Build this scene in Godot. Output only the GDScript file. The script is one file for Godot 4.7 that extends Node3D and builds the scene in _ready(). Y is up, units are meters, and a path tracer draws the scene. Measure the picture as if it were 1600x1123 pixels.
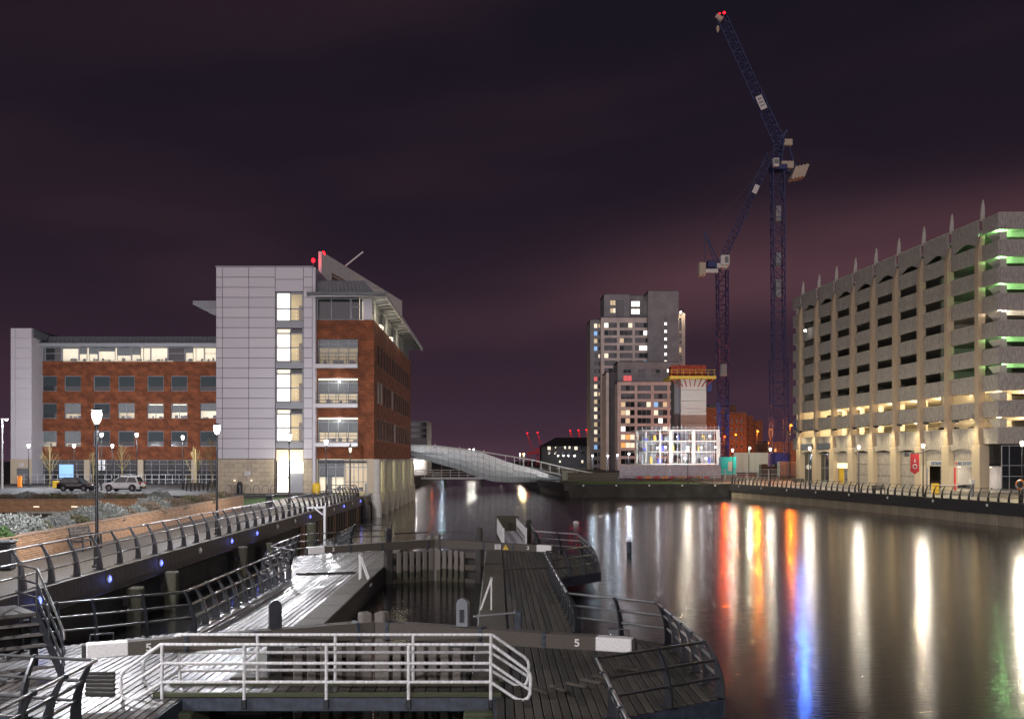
extends Node3D
# A dock at night: canal lock and timber decks in front, brick offices left, car park right, cranes and towers beyond.
# World: metres, y up, water at y = 0, camera over the lock looking along -z.

class Geo:
	var v := PackedVector3Array()
	var n := PackedVector3Array()

	func tri(a: Vector3, b: Vector3, c: Vector3) -> void:
		var k := (b - a).cross(c - a).normalized()
		v.append(a); v.append(c); v.append(b)
		n.append(k); n.append(k); n.append(k)

	func quad(a: Vector3, b: Vector3, c: Vector3, d: Vector3) -> void:
		tri(a, b, c)
		tri(a, c, d)

	func away(a: Vector3, b: Vector3, c: Vector3, d: Vector3, from: Vector3) -> void:
		if (b - a).cross(c - a).dot((a + c) / 2.0 - from) < 0.0:
			quad(d, c, b, a)
		else:
			quad(a, b, c, d)

	func taway(a: Vector3, b: Vector3, c: Vector3, from: Vector3) -> void:
		if (b - a).cross(c - a).dot((a + b + c) / 3.0 - from) < 0.0:
			tri(c, b, a)
		else:
			tri(a, b, c)

	func hexa(p: Array) -> void: # eight corners: bottom ring 0..3, top ring 4..7
		var m := Vector3.ZERO
		for q in p: m += q
		m /= 8.0
		away(p[0], p[1], p[2], p[3], m)
		away(p[4], p[5], p[6], p[7], m)
		for i in 4:
			var j := (i + 1) % 4
			away(p[i], p[j], p[j + 4], p[i + 4], m)

	func box(c: Vector3, s: Vector3, b: Basis = Basis()) -> void:
		var h := s / 2.0
		var p := []
		for y in [-h.y, h.y]:
			for q in [Vector2(-h.x, -h.z), Vector2(h.x, -h.z), Vector2(h.x, h.z), Vector2(-h.x, h.z)]:
				p.append(c + b * Vector3(q.x, y, q.y))
		hexa(p)

	func span(lo: Vector3, hi: Vector3) -> void:
		box((lo + hi) / 2.0, (hi - lo).abs())

	func cbox(c: Vector3, s: Vector3, e: float, b: Basis = Basis()) -> void:
		var h := s / 2.0
		for ax in 3:
			var u := (ax + 1) % 3
			var w := (ax + 2) % 3
			for sg in [-1.0, 1.0]:
				var q := []
				for k in [[-1.0, -1.0], [1.0, -1.0], [1.0, 1.0], [-1.0, 1.0]]:
					var p := Vector3.ZERO
					p[ax] = h[ax] * sg
					p[u] = (h[u] - e) * k[0]
					p[w] = (h[w] - e) * k[1]
					q.append(c + b * p)
				away(q[0], q[1], q[2], q[3], c)
			for s1 in [-1.0, 1.0]:
				for s2 in [-1.0, 1.0]:
					var q := []
					for k in [[-1.0, 0], [1.0, 0], [1.0, 1], [-1.0, 1]]:
						var p := Vector3.ZERO
						p[ax] = (h[ax] - e) * k[0]
						p[u] = (h[u] - (e if k[1] == 1 else 0.0)) * s1
						p[w] = (h[w] - (0.0 if k[1] == 1 else e)) * s2
						q.append(c + b * p)
					away(q[0], q[1], q[2], q[3], c)
		for sx in [-1.0, 1.0]:
			for sy in [-1.0, 1.0]:
				for sz in [-1.0, 1.0]:
					var sgn := Vector3(sx, sy, sz)
					taway(c + b * (Vector3(h.x, h.y - e, h.z - e) * sgn), c + b * (Vector3(h.x - e, h.y, h.z - e) * sgn), c + b * (Vector3(h.x - e, h.y - e, h.z) * sgn), c)

	func bar(a: Vector3, b: Vector3, w: float, h: float, up: Vector3 = Vector3.UP) -> void:
		var d := (b - a).normalized()
		if absf(d.dot(up)) > 0.98:
			up = Vector3.RIGHT
		var r := d.cross(up).normalized()
		var u := r.cross(d).normalized()
		box((a + b) / 2.0, Vector3(w, h, a.distance_to(b)), Basis(r, u, -d))

	func tube(pts: Array, r: float, sides: int = 6, shut: bool = false) -> void:
		var rings := []
		var c := pts.size()
		var side := Vector3.ZERO
		for i in c:
			var a: Vector3 = pts[(i - 1 + c) % c] if shut else pts[maxi(i - 1, 0)]
			var b: Vector3 = pts[(i + 1) % c] if shut else pts[mini(i + 1, c - 1)]
			var d := (b - a).normalized()
			if side == Vector3.ZERO:
				side = d.cross(Vector3.UP if absf(d.y) < 0.9 else Vector3.RIGHT).normalized()
			side = (side - d * side.dot(d)).normalized()
			var up := side.cross(d)
			var k := 1.0
			if i > 0 and i < c - 1:
				var d1: Vector3 = (pts[i] - pts[i - 1]).normalized()
				k = 1.0 / maxf(0.6, d.dot(d1))
			var ring := []
			for j in sides:
				var t := TAU * j / sides
				ring.append((side * cos(t) + up * sin(t)))
			rings.append([pts[i], ring, k])
		for i in (c if shut else c - 1):
			var p: Array = rings[i]
			var q: Array = rings[(i + 1) % c]
			for j in sides:
				var jj := (j + 1) % sides
				var a: Vector3 = p[0] + p[1][j] * r * p[2]
				var b: Vector3 = p[0] + p[1][jj] * r * p[2]
				var e: Vector3 = q[0] + q[1][jj] * r * q[2]
				var f: Vector3 = q[0] + q[1][j] * r * q[2]
				var na: Vector3 = p[1][j]
				var nb: Vector3 = p[1][jj]
				var ne: Vector3 = q[1][jj]
				var nf: Vector3 = q[1][j]
				if (b - a).cross(e - a).dot(na + nb) > 0.0:
					v.append(a); v.append(e); v.append(b); n.append(na); n.append(ne); n.append(nb)
					v.append(a); v.append(f); v.append(e); n.append(na); n.append(nf); n.append(ne)
				else:
					v.append(a); v.append(b); v.append(e); n.append(na); n.append(nb); n.append(ne)
					v.append(a); v.append(e); v.append(f); n.append(na); n.append(ne); n.append(nf)
		if not shut:
			for i in [0, c - 1]:
				var p: Array = rings[i]
				var inn: Vector3 = pts[1] if i == 0 else pts[c - 2]
				for j in range(1, sides - 1):
					taway(p[0] + p[1][0] * r, p[0] + p[1][j] * r, p[0] + p[1][j + 1] * r, inn)

	func lathe(prof: Array, at: Vector3, sides: int = 12, b: Basis = Basis()) -> void:
		for i in prof.size() - 1:
			var p: Vector2 = prof[i]
			var q: Vector2 = prof[i + 1]
			var d := (q - p).normalized()
			for j in sides:
				var t0 := TAU * j / sides
				var t1 := TAU * (j + 1) / sides
				var c0 := Vector3(cos(t0), 0, sin(t0))
				var c1 := Vector3(cos(t1), 0, sin(t1))
				var n0 := b * (c0 * d.y - Vector3.UP * d.x)
				var n1 := b * (c1 * d.y - Vector3.UP * d.x)
				var a := at + b * (c0 * p.x + Vector3.UP * p.y)
				var e := at + b * (c1 * p.x + Vector3.UP * p.y)
				var f := at + b * (c1 * q.x + Vector3.UP * q.y)
				var g := at + b * (c0 * q.x + Vector3.UP * q.y)
				if p.x > 0.0005:
					v.append(a); v.append(e); v.append(f); n.append(n0); n.append(n1); n.append(n1)
				if q.x > 0.0005:
					v.append(a); v.append(f); v.append(g); n.append(n0); n.append(n1); n.append(n0)

	func slab(poly: Array, xf: Transform3D, depth: float) -> void: # outline in xy, thickness along z, centred
		var pp := PackedVector2Array(poly)
		var area := 0.0
		for i in pp.size():
			area += pp[i].cross(pp[(i + 1) % pp.size()])
		if area < 0.0:
			pp.reverse()
		var t := Geometry2D.triangulate_polygon(pp)
		var h := depth / 2.0
		for i in range(0, t.size(), 3):
			var a := pp[t[i]]
			var b := pp[t[i + 1]]
			var c := pp[t[i + 2]]
			if (b - a).cross(c - a) < 0.0:
				var s := b
				b = c
				c = s
			tri(xf * Vector3(a.x, a.y, h), xf * Vector3(b.x, b.y, h), xf * Vector3(c.x, c.y, h))
			tri(xf * Vector3(a.x, a.y, -h), xf * Vector3(c.x, c.y, -h), xf * Vector3(b.x, b.y, -h))
		for i in pp.size():
			var a := pp[i]
			var b := pp[(i + 1) % pp.size()]
			quad(xf * Vector3(a.x, a.y, -h), xf * Vector3(b.x, b.y, -h), xf * Vector3(b.x, b.y, h), xf * Vector3(a.x, a.y, h))

	func prism(poly: Array, y0: float, y1: float) -> void: # poly of (x, z)
		var q := []
		for p in poly:
			q.append(Vector2(p.x, -p.y))
		slab(q, Transform3D(Basis(Vector3.RIGHT, Vector3(0, 0, -1), Vector3.UP), Vector3(0, (y0 + y1) / 2.0, 0)), y1 - y0)

	func wall(u0: float, u1: float, v0: float, v1: float, holes: Array, xf: Transform3D, th: float) -> void:
		# a wall in local xy with its face at z = 0 and its back at z = -th, holes as Rect2
		var us := [u0, u1]
		var vs := [v0, v1]
		for r in holes:
			for q in [r.position.x, r.end.x]:
				if q > u0 and q < u1 and not us.has(q): us.append(q)
			for q in [r.position.y, r.end.y]:
				if q > v0 and q < v1 and not vs.has(q): vs.append(q)
		us.sort()
		vs.sort()
		var full := func(i: int, j: int) -> bool:
			if i < 0 or j < 0 or i >= us.size() - 1 or j >= vs.size() - 1:
				return false
			var m := Vector2((us[i] + us[i + 1]) / 2.0, (vs[j] + vs[j + 1]) / 2.0)
			for r in holes:
				if r.has_point(m):
					return false
			return true
		for i in us.size() - 1:
			for j in vs.size() - 1:
				if not full.call(i, j):
					continue
				var a: float = us[i]
				var b: float = us[i + 1]
				var c: float = vs[j]
				var d: float = vs[j + 1]
				quad(xf * Vector3(a, c, 0), xf * Vector3(b, c, 0), xf * Vector3(b, d, 0), xf * Vector3(a, d, 0))
				quad(xf * Vector3(b, c, -th), xf * Vector3(a, c, -th), xf * Vector3(a, d, -th), xf * Vector3(b, d, -th))
				if not full.call(i - 1, j):
					quad(xf * Vector3(a, c, -th), xf * Vector3(a, c, 0), xf * Vector3(a, d, 0), xf * Vector3(a, d, -th))
				if not full.call(i + 1, j):
					quad(xf * Vector3(b, c, 0), xf * Vector3(b, c, -th), xf * Vector3(b, d, -th), xf * Vector3(b, d, 0))
				if not full.call(i, j - 1):
					quad(xf * Vector3(a, c, -th), xf * Vector3(b, c, -th), xf * Vector3(b, c, 0), xf * Vector3(a, c, 0))
				if not full.call(i, j + 1):
					quad(xf * Vector3(a, d, 0), xf * Vector3(b, d, 0), xf * Vector3(b, d, -th), xf * Vector3(a, d, -th))

	func add(o: Geo, xf: Transform3D) -> void:
		for p in o.v: v.append(xf * p)
		for p in o.n: n.append((xf.basis * p).normalized())

	func mesh(shift: Vector3 = Vector3.ZERO) -> ArrayMesh:
		if shift != Vector3.ZERO:
			for i in v.size():
				v[i] -= shift
		var a := []
		a.resize(Mesh.ARRAY_MAX)
		a[Mesh.ARRAY_VERTEX] = v
		a[Mesh.ARRAY_NORMAL] = n
		var m := ArrayMesh.new()
		m.add_surface_from_arrays(Mesh.PRIMITIVE_TRIANGLES, a)
		return m


var M := {}
var T := {}
var off := {}
var names := {}
var rng := RandomNumberGenerator.new()
const WATER := 0.0
const DECK := 0.8
const QUAY := 2.1
const UPPER := 2.55
const ORD := ["first", "second", "third", "fourth", "fifth", "sixth", "seventh", "eighth", "ninth", "tenth", "eleventh", "twelfth", "thirteenth", "fourteenth", "fifteenth", "sixteenth", "seventeenth", "eighteenth", "nineteenth", "twentieth"]


func numbered(called: String) -> String:
	var k: int = names.get(called, 0)
	names[called] = k + 1
	return called if k == 0 else "%s_%03d" % [called, k]


func obj(called: String, g, m: Material, parent: Node3D = self, in_world: bool = true) -> MeshInstance3D:
	var o := MeshInstance3D.new()
	o.name = numbered(called) if parent == self else called
	if g is Geo:
		o.mesh = g.mesh(off.get(parent, Vector3.ZERO) if in_world else Vector3.ZERO)
		if in_world:
			off[o] = off.get(parent, Vector3.ZERO)
	else:
		o.mesh = g
	o.material_override = m
	parent.add_child(o, true)
	return o


func thing(called: String, label: String, category: String, at: Vector3 = Vector3.ZERO, group: String = "") -> Node3D:
	var o := Node3D.new()
	o.name = numbered(called)
	o.position = at
	off[o] = at
	add_child(o)
	return tag(o, label, category, group)


func tag(o: Node3D, label: String, category: String, group: String = "") -> Node3D:
	o.set_meta("label", label)
	o.set_meta("category", category)
	if group:
		o.set_meta("group", group)
	return o


func dup(src: Node3D, called: String, label: String, at: Vector3, turn: float = 0.0, group: String = "") -> Node3D:
	var r: Node3D = src.duplicate()
	r.name = numbered(called)
	add_child(r)
	r.position = at
	r.rotation.y = turn
	r.set_meta("label", label)
	if group:
		r.set_meta("group", group)
	return r


func struct(called: String, g: Geo, m: Material) -> MeshInstance3D:
	var o := obj(called, g, m)
	o.set_meta("kind", "structure")
	return o


func stuff(o: Node3D) -> Node3D:
	o.set_meta("kind", "stuff")
	return o


func place(called: String, mesh: Mesh, m: Material, parent: Node3D, at: Vector3, turn: float = 0.0) -> MeshInstance3D:
	var o := obj(called, mesh, m, parent)
	o.position = at - off.get(parent, Vector3.ZERO)
	o.rotation.y = turn
	return o


func lamp(parent: Node3D, at: Vector3, c: Color, energy: float, size: float) -> OmniLight3D:
	var l := OmniLight3D.new()
	l.name = "lamp_light"
	l.light_color = c
	l.light_energy = energy
	l.light_size = size
	l.omni_range = 80.0
	l.omni_attenuation = 2.0
	l.shadow_enabled = true
	parent.add_child(l, true)
	l.position = at - off.get(parent, Vector3.ZERO)
	return l


func px(x: float, d: float) -> float: # metres right of the camera for something seen at column x, d metres ahead
	return (x - 775.0) * d / 1600.0


func py(y: float, d: float) -> float:
	return 5.9 - (y - 717.0) * d / 1600.0


func noise_tex(called: String, freq: float, lo: float, hi: float, kind: int = FastNoiseLite.TYPE_SIMPLEX_SMOOTH, octaves: int = 4, size: int = 512) -> void:
	var f := FastNoiseLite.new()
	f.seed = called.hash() % 10000
	f.noise_type = kind
	f.frequency = freq
	f.fractal_octaves = octaves
	var t := NoiseTexture2D.new()
	t.width = size
	t.height = size
	t.seamless = true
	t.noise = f
	var g := Gradient.new()
	g.set_color(0, Color(lo, lo, lo))
	g.set_color(1, Color(hi, hi, hi))
	t.color_ramp = g
	T[called] = t


func mat(called: String, c: Color, rough: float, metal: float = 0.0, tex: String = "", scale: Vector3 = Vector3.ONE, bump: String = "", depth: float = 1.0) -> StandardMaterial3D:
	var m := StandardMaterial3D.new()
	m.resource_name = called
	m.albedo_color = c.linear_to_srgb()
	m.roughness = rough
	m.metallic = metal
	if tex or bump:
		m.uv1_triplanar = true
		m.uv1_world_triplanar = true
		m.uv1_scale = scale
	if tex:
		m.albedo_texture = T[tex]
	if bump:
		m.heightmap_enabled = true
		m.heightmap_texture = T[bump]
		m.heightmap_scale = depth
	M[called] = m
	return m


func weathered(m: StandardMaterial3D, tex: String, scale: Vector3) -> void: # a second, larger pattern of dirt over the first
	m.detail_enabled = true
	m.detail_albedo = T[tex]
	m.detail_blend_mode = BaseMaterial3D.BLEND_MODE_MUL
	m.detail_uv_layer = BaseMaterial3D.DETAIL_UV_2
	m.uv2_triplanar = true
	m.uv2_world_triplanar = true
	m.uv2_scale = scale


func glow(called: String, c: Color, energy: float) -> StandardMaterial3D:
	var m := StandardMaterial3D.new()
	m.resource_name = called
	m.albedo_color = c
	m.roughness = 0.5
	m.emission_enabled = true
	m.emission = c
	m.emission_energy_multiplier = energy
	M[called] = m
	return m


func brick_textures() -> void: # one metre square: 13 courses by 4.5 bricks, tone per brick, recessed joints
	var w := 256
	var im := Image.create(w, w, false, Image.FORMAT_RGB8)
	var hm := Image.create(w, w, false, Image.FORMAT_RGB8)
	var tones := {}
	var f := FastNoiseLite.new()
	f.seed = 5
	f.frequency = 0.09
	for y in w:
		var row := int(y * 12 / w)
		var fy := fposmod(y * 12.0 / w, 1.0)
		for x in w:
			var gx := x * 4.0 / w + (0.5 if row % 2 else 0.0)
			var col := int(gx) % 4
			var fx := fposmod(gx, 1.0)
			var key := row * 10 + col
			if not tones.has(key):
				tones[key] = rng.randf_range(0.80, 1.0)
			var k: float = tones[key] * (0.93 + 0.12 * f.get_noise_2d(x, y))
			var joint := fy < 0.14 or fx < 0.045
			im.set_pixel(x, y, Color(0.6, 0.62, 0.66) if joint else Color(k, k * 0.96, k * 0.93))
			hm.set_pixel(x, y, Color(0, 0, 0) if joint else Color(0.8, 0.8, 0.8))
	T["brick"] = ImageTexture.create_from_image(im)
	T["brick_height"] = ImageTexture.create_from_image(hm)


func night_sky() -> ImageTexture:
	var w := 768
	var h := 384
	var im := Image.create(w, h, false, Image.FORMAT_RGBF)
	var f := FastNoiseLite.new()
	f.seed = 21
	f.frequency = 1.0
	f.fractal_octaves = 4
	var top := Vector3(0.0084, 0.0070, 0.0130)
	var low := Vector3(0.060, 0.031, 0.050)
	var red := Vector3(0.064, 0.026, 0.028)
	for y in h:
		var el := (0.5 - (y + 0.5) / h) * PI
		for x in w:
			var az := wrapf((x + 0.5) / w * TAU, -PI, PI) # the panorama's left edge lies straight ahead
			var d := Vector3(sin(az) * cos(el), sin(el), -cos(az) * cos(el))
			var e := rad_to_deg(maxf(el, 0.0))
			var k := exp(-e / 7.0)
			var c := top.lerp(low, k)
			# long streaks of cloud that catch the town's light
			var q := Vector3(d.x * 1.3 + d.y * 2.0, d.y * 7.0 - d.x * 1.1, d.z * 1.3)
			var s := smoothstep(-0.1, 0.6, f.get_noise_3dv(q * 1.1))
			c += red * s * 0.42 * exp(-e / 12.0)
			var bank := smoothstep(0.0, 1.0, exp(-pow((rad_to_deg(az) - 20.0) / 18.0, 2.0) - pow((e - 9.0 - 0.08 * rad_to_deg(az)) / 2.9, 2.0)) * (1.0 + 0.5 * f.get_noise_3dv(q * 2.0)))
			c += red * bank * 0.85
			c += red * 0.16 * exp(-pow((e - 25.0) / 6.0, 2.0)) * smoothstep(0.0, 0.5, f.get_noise_3dv(q * 0.8 + Vector3(7, 3, 1)))
			im.set_pixel(x, y, Color(c.x, c.y, c.z))
	return ImageTexture.create_from_image(im)


func materials() -> void:
	noise_tex("mottle", 0.012, 0.62, 1.0)
	noise_tex("grain", 0.05, 0.55, 1.0, FastNoiseLite.TYPE_SIMPLEX_SMOOTH, 5)
	noise_tex("stain", 0.02, 0.66, 1.0, FastNoiseLite.TYPE_SIMPLEX_SMOOTH, 5)
	noise_tex("grainsoft", 0.05, 0.80, 1.0, FastNoiseLite.TYPE_SIMPLEX_SMOOTH, 5)
	noise_tex("streak", 0.03, 0.76, 1.0, FastNoiseLite.TYPE_SIMPLEX_SMOOTH, 5)
	noise_tex("soft", 0.008, 0.85, 1.0, FastNoiseLite.TYPE_SIMPLEX_SMOOTH, 3)
	noise_tex("height", 0.10, 0.0, 1.0, FastNoiseLite.TYPE_SIMPLEX_SMOOTH, 4)
	noise_tex("wet", 0.012, 0.55, 1.0, FastNoiseLite.TYPE_SIMPLEX_SMOOTH, 3)
	noise_tex("ripple", 0.02, 0.0, 1.0, FastNoiseLite.TYPE_SIMPLEX_SMOOTH, 3)
	brick_textures()
	mat("white_panel", Color(0.56, 0.535, 0.56), 0.5)
	mat("white_panel_b", Color(0.54, 0.513, 0.54), 0.48)
	mat("white_panel_c", Color(0.58, 0.552, 0.575), 0.52)
	mat("joint", Color(0.10, 0.09, 0.105), 0.7)
	weathered(mat("brick_red", Color(0.47, 0.152, 0.058), 0.85, 0.0, "brick", Vector3(1, 1, 1)), "mottle", Vector3(0.09, 0.16, 0.09))
	mat("brick_buff", Color(0.50, 0.30, 0.16), 0.85, 0.0, "brick", Vector3(0.9, 0.9, 0.9), "brick_height", 0.8)
	mat("brick_cap", Color(0.42, 0.27, 0.17), 0.85, 0.0, "grain", Vector3(2, 2, 2))
	mat("stone", Color(0.60, 0.51, 0.37), 0.8, 0.0, "grainsoft", Vector3(0.4, 0.4, 0.4))
	mat("stone_dark", Color(0.52, 0.44, 0.32), 0.8, 0.0, "grainsoft", Vector3(0.4, 0.4, 0.4))
	mat("concrete", Color(0.53, 0.495, 0.46), 0.85, 0.0, "streak", Vector3(0.45, 0.05, 0.45))
	weathered(M["concrete"], "grainsoft", Vector3(0.10, 0.05, 0.10))
	mat("concrete_pale", Color(0.58, 0.55, 0.49), 0.8, 0.0, "grainsoft", Vector3(0.3, 0.1, 0.3))
	mat("concrete_brown", Color(0.52, 0.41, 0.29), 0.85, 0.0, "grainsoft", Vector3(0.4, 0.12, 0.4))
	mat("concrete_dark", Color(0.085, 0.08, 0.085), 0.7, 0.0, "stain", Vector3(0.5, 0.2, 0.5), "height", 1.0)
	mat("coping", Color(0.115, 0.10, 0.07), 0.65, 0.0, "stain", Vector3(0.6, 0.6, 0.6), "height", 1.0)
	mat("moss", Color(0.10, 0.11, 0.05), 0.9, 0.0, "grain", Vector3(1.5, 1.5, 1.5), "height", 1.5)
	mat("paving", Color(0.135, 0.112, 0.085), 0.6, 0.0, "grain", Vector3(0.5, 0.5, 0.5), "height", 0.4)
	mat("paving_pale", Color(0.5, 0.46, 0.38), 0.6, 0.0, "mottle", Vector3(0.3, 0.3, 0.3))
	mat("asphalt", Color(0.07, 0.068, 0.066), 0.75, 0.0, "grain", Vector3(0.8, 0.8, 0.8), "height", 0.4)
	mat("land", Color(0.05, 0.048, 0.045), 0.9, 0.0, "mottle", Vector3(0.05, 0.05, 0.05))
	mat("grass", Color(0.11, 0.23, 0.03), 0.9, 0.0, "grain", Vector3(2, 2, 2), "height", 3.0)
	for i in 3:
		var k: float = [1.0, 0.62, 1.45][i]
		var b := mat("board_%d" % i, Color(0.135 * k, 0.118 * k, 0.105 * k), 1.0, 0.0, "grain", Vector3(3.1, 3.1, 0.35))
		b.metallic_specular = 0.71
		b.roughness_texture = T["wet"]
		b.roughness = [0.60, 0.46, 0.70][i]
		b.uv1_offset = Vector3(0.13, 0.4, 0.27) * i
		var d := mat("dull_board_%d" % i, Color(0.066 * k, 0.055 * k, 0.038 * k), 0.78, 0.0, "grain", Vector3(3.1, 3.1, 0.35), "height", 0.15)
		d.uv1_offset = Vector3(0.3, 0.1, 0.6) * i
	mat("timber", Color(0.115, 0.093, 0.07), 0.7, 0.0, "grain", Vector3(1.2, 1.2, 1.2), "height", 1.0)
	mat("timber_plank", Color(0.27, 0.235, 0.20), 0.75, 0.0, "grain", Vector3(5, 0.5, 5), "height", 1.0)
	mat("timber_dark", Color(0.055, 0.048, 0.04), 0.65, 0.0, "grain", Vector3(3, 0.6, 3), "height", 1.5)
	mat("timber_green", Color(0.09, 0.085, 0.05), 0.7, 0.0, "stain", Vector3(2, 0.5, 2), "height", 2.0)
	mat("black_steel", Color(0.018, 0.019, 0.022), 0.38, 0.0, "", Vector3.ONE)
	mat("rail_steel", Color(0.17, 0.165, 0.16), 0.36, 0.7)
	mat("blue_steel", Color(0.045, 0.055, 0.075), 0.5, 0.0, "mottle", Vector3(0.8, 0.8, 0.8))
	mat("grey_steel", Color(0.17, 0.18, 0.19), 0.5, 0.2, "soft", Vector3(0.3, 0.3, 0.3))
	mat("frame_grey", Color(0.30, 0.31, 0.33), 0.5)
	mat("white_paint", Color(0.80, 0.78, 0.75), 0.42, 0.0, "stain", Vector3(1.1, 0.5, 1.1))
	mat("beam_white", Color(0.76, 0.73, 0.69), 0.55, 0.0, "grainsoft", Vector3(0.8, 0.8, 0.8))
	mat("galv", Color(0.5, 0.5, 0.5), 0.45, 0.3)
	mat("dark_glass", Color(0.012, 0.018, 0.02), 0.07)
	M["dark_glass"].metallic_specular = 0.7
	mat("blind", Color(0.035, 0.05, 0.055), 0.75)
	mat("blind_pale", Color(0.45, 0.45, 0.42), 0.75)
	mat("interior", Color(0.07, 0.07, 0.075), 0.9)
	mat("furniture", Color(0.08, 0.07, 0.07), 0.7)
	mat("furniture_plum", Color(0.12, 0.03, 0.07), 0.7)
	mat("wood_door", Color(0.20, 0.11, 0.04), 0.6)
	var gl := mat("glass", Color(0.8, 0.9, 0.9, 0.08), 0.03)
	gl.transparency = BaseMaterial3D.TRANSPARENCY_ALPHA
	gl.albedo_color = Color(0.85, 0.92, 0.92, 0.08)
	glow("lit_white", Color(1.0, 0.97, 0.92), 1.5)
	glow("lit_cream", Color(1.0, 0.94, 0.82), 0.8)
	glow("lit_soft", Color(1.0, 0.9, 0.72), 0.36)
	glow("lit_dim", Color(0.95, 0.85, 0.6), 0.035)
	glow("lit_amber", Color(1.0, 0.72, 0.40), 0.7)
	glow("lit_blue", Color(0.6, 0.8, 1.0), 0.6)
	glow("lit_pink", Color(1.0, 0.45, 0.45), 0.5)
	glow("lantern", Color(1.0, 0.97, 0.95), 9.0)
	glow("lantern_warm", Color(1.0, 0.93, 0.80), 7.0)
	glow("sodium", Color(1.0, 0.50, 0.13), 9.0)
	glow("sodium_red", Color(1.0, 0.30, 0.07), 7.0)
	glow("beacon", Color(1.0, 0.06, 0.10), 9.0)
	glow("blue_led", Color(0.35, 0.40, 1.0), 4.0)
	glow("strip", Color(1.0, 0.93, 0.78), 3.0)
	glow("green_strip", Color(0.62, 1.0, 0.62), 2.0)
	mat("crane_blue", Color(0.014, 0.026, 0.115), 0.5)
	mat("crane_white", Color(0.62, 0.60, 0.56), 0.55)
	mat("counterweight", Color(0.5, 0.42, 0.32), 0.8)
	mat("red_form", Color(0.36, 0.055, 0.025), 0.7)
	mat("yellow_form", Color(0.55, 0.38, 0.05), 0.7)
	mat("orange_brick", Color(0.30, 0.15, 0.085), 0.85, 0.0, "mottle", Vector3(0.2, 0.2, 0.2))
	mat("tower_grey", Color(0.34, 0.335, 0.34), 0.7, 0.0, "soft", Vector3(0.05, 0.05, 0.05))
	mat("tower_dark", Color(0.15, 0.145, 0.155), 0.7, 0.0, "soft", Vector3(0.05, 0.05, 0.05))
	mat("tower_pale", Color(0.84, 0.73, 0.66), 0.7, 0.0, "soft", Vector3(0.05, 0.05, 0.05))
	mat("roof_dark", Color(0.02, 0.02, 0.024), 0.7)
	mat("mesh_white", Color(0.78, 0.79, 0.81), 0.45, 0.0, "soft", Vector3(0.3, 0.3, 0.3))
	mat("car_white", Color(0.78, 0.77, 0.74), 0.25)
	mat("car_black", Color(0.012, 0.014, 0.016), 0.2)
	mat("car_red", Color(0.30, 0.02, 0.02), 0.25)
	for k in ["car_white", "car_black", "car_red"]:
		M[k].clearcoat_enabled = true
		M[k].clearcoat = 0.8
		M[k].clearcoat_roughness = 0.05
	mat("rubber", Color(0.014, 0.014, 0.015), 0.75)
	mat("alloy", Color(0.5, 0.5, 0.52), 0.35, 0.8)
	mat("red_lens", Color(0.4, 0.01, 0.01), 0.2)
	mat("leaf_silver", Color(0.23, 0.24, 0.215), 0.7)
	mat("leaf_brown", Color(0.19, 0.145, 0.10), 0.85)
	mat("leaf_olive", Color(0.13, 0.12, 0.06), 0.8)
	mat("leaf_green", Color(0.06, 0.115, 0.03), 0.8)
	mat("bark", Color(0.30, 0.24, 0.10), 0.85)
	mat("soil", Color(0.05, 0.04, 0.03), 0.95)
	mat("sign_blue", Color(0.03, 0.04, 0.16), 0.5)
	mat("sign_text_blue", Color(0.03, 0.10, 0.25), 0.5)
	mat("banner_red", Color(0.5, 0.02, 0.03), 0.6)
	mat("orange_plastic", Color(0.75, 0.22, 0.02), 0.5)
	mat("yellow_plastic", Color(0.65, 0.42, 0.03), 0.5)
	mat("teal", Color(0.02, 0.35, 0.38), 0.5)
	mat("hoarding_blue", Color(0.06, 0.07, 0.35), 0.6)
	mat("hoarding_pale", Color(0.62, 0.60, 0.68), 0.6, 0.0, "soft", Vector3(0.3, 0.3, 0.3))
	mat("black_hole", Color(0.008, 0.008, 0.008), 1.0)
	mat("red_sign", Color(0.55, 0.03, 0.04), 0.5)
	# still dock water: dark, faintly rippled, so lamps draw long streaks towards the camera
	var wm := mat("water", Color(0.006, 0.006, 0.006), 0.135, 0.0, "", Vector3(0.12, 1.0, 0.7), "ripple", 0.35)
	wm.metallic_specular = 0.6
	wm.roughness_texture = T["wet"]
	wm.roughness = 0.165
	wm.uv1_triplanar_sharpness = 4.0


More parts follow.
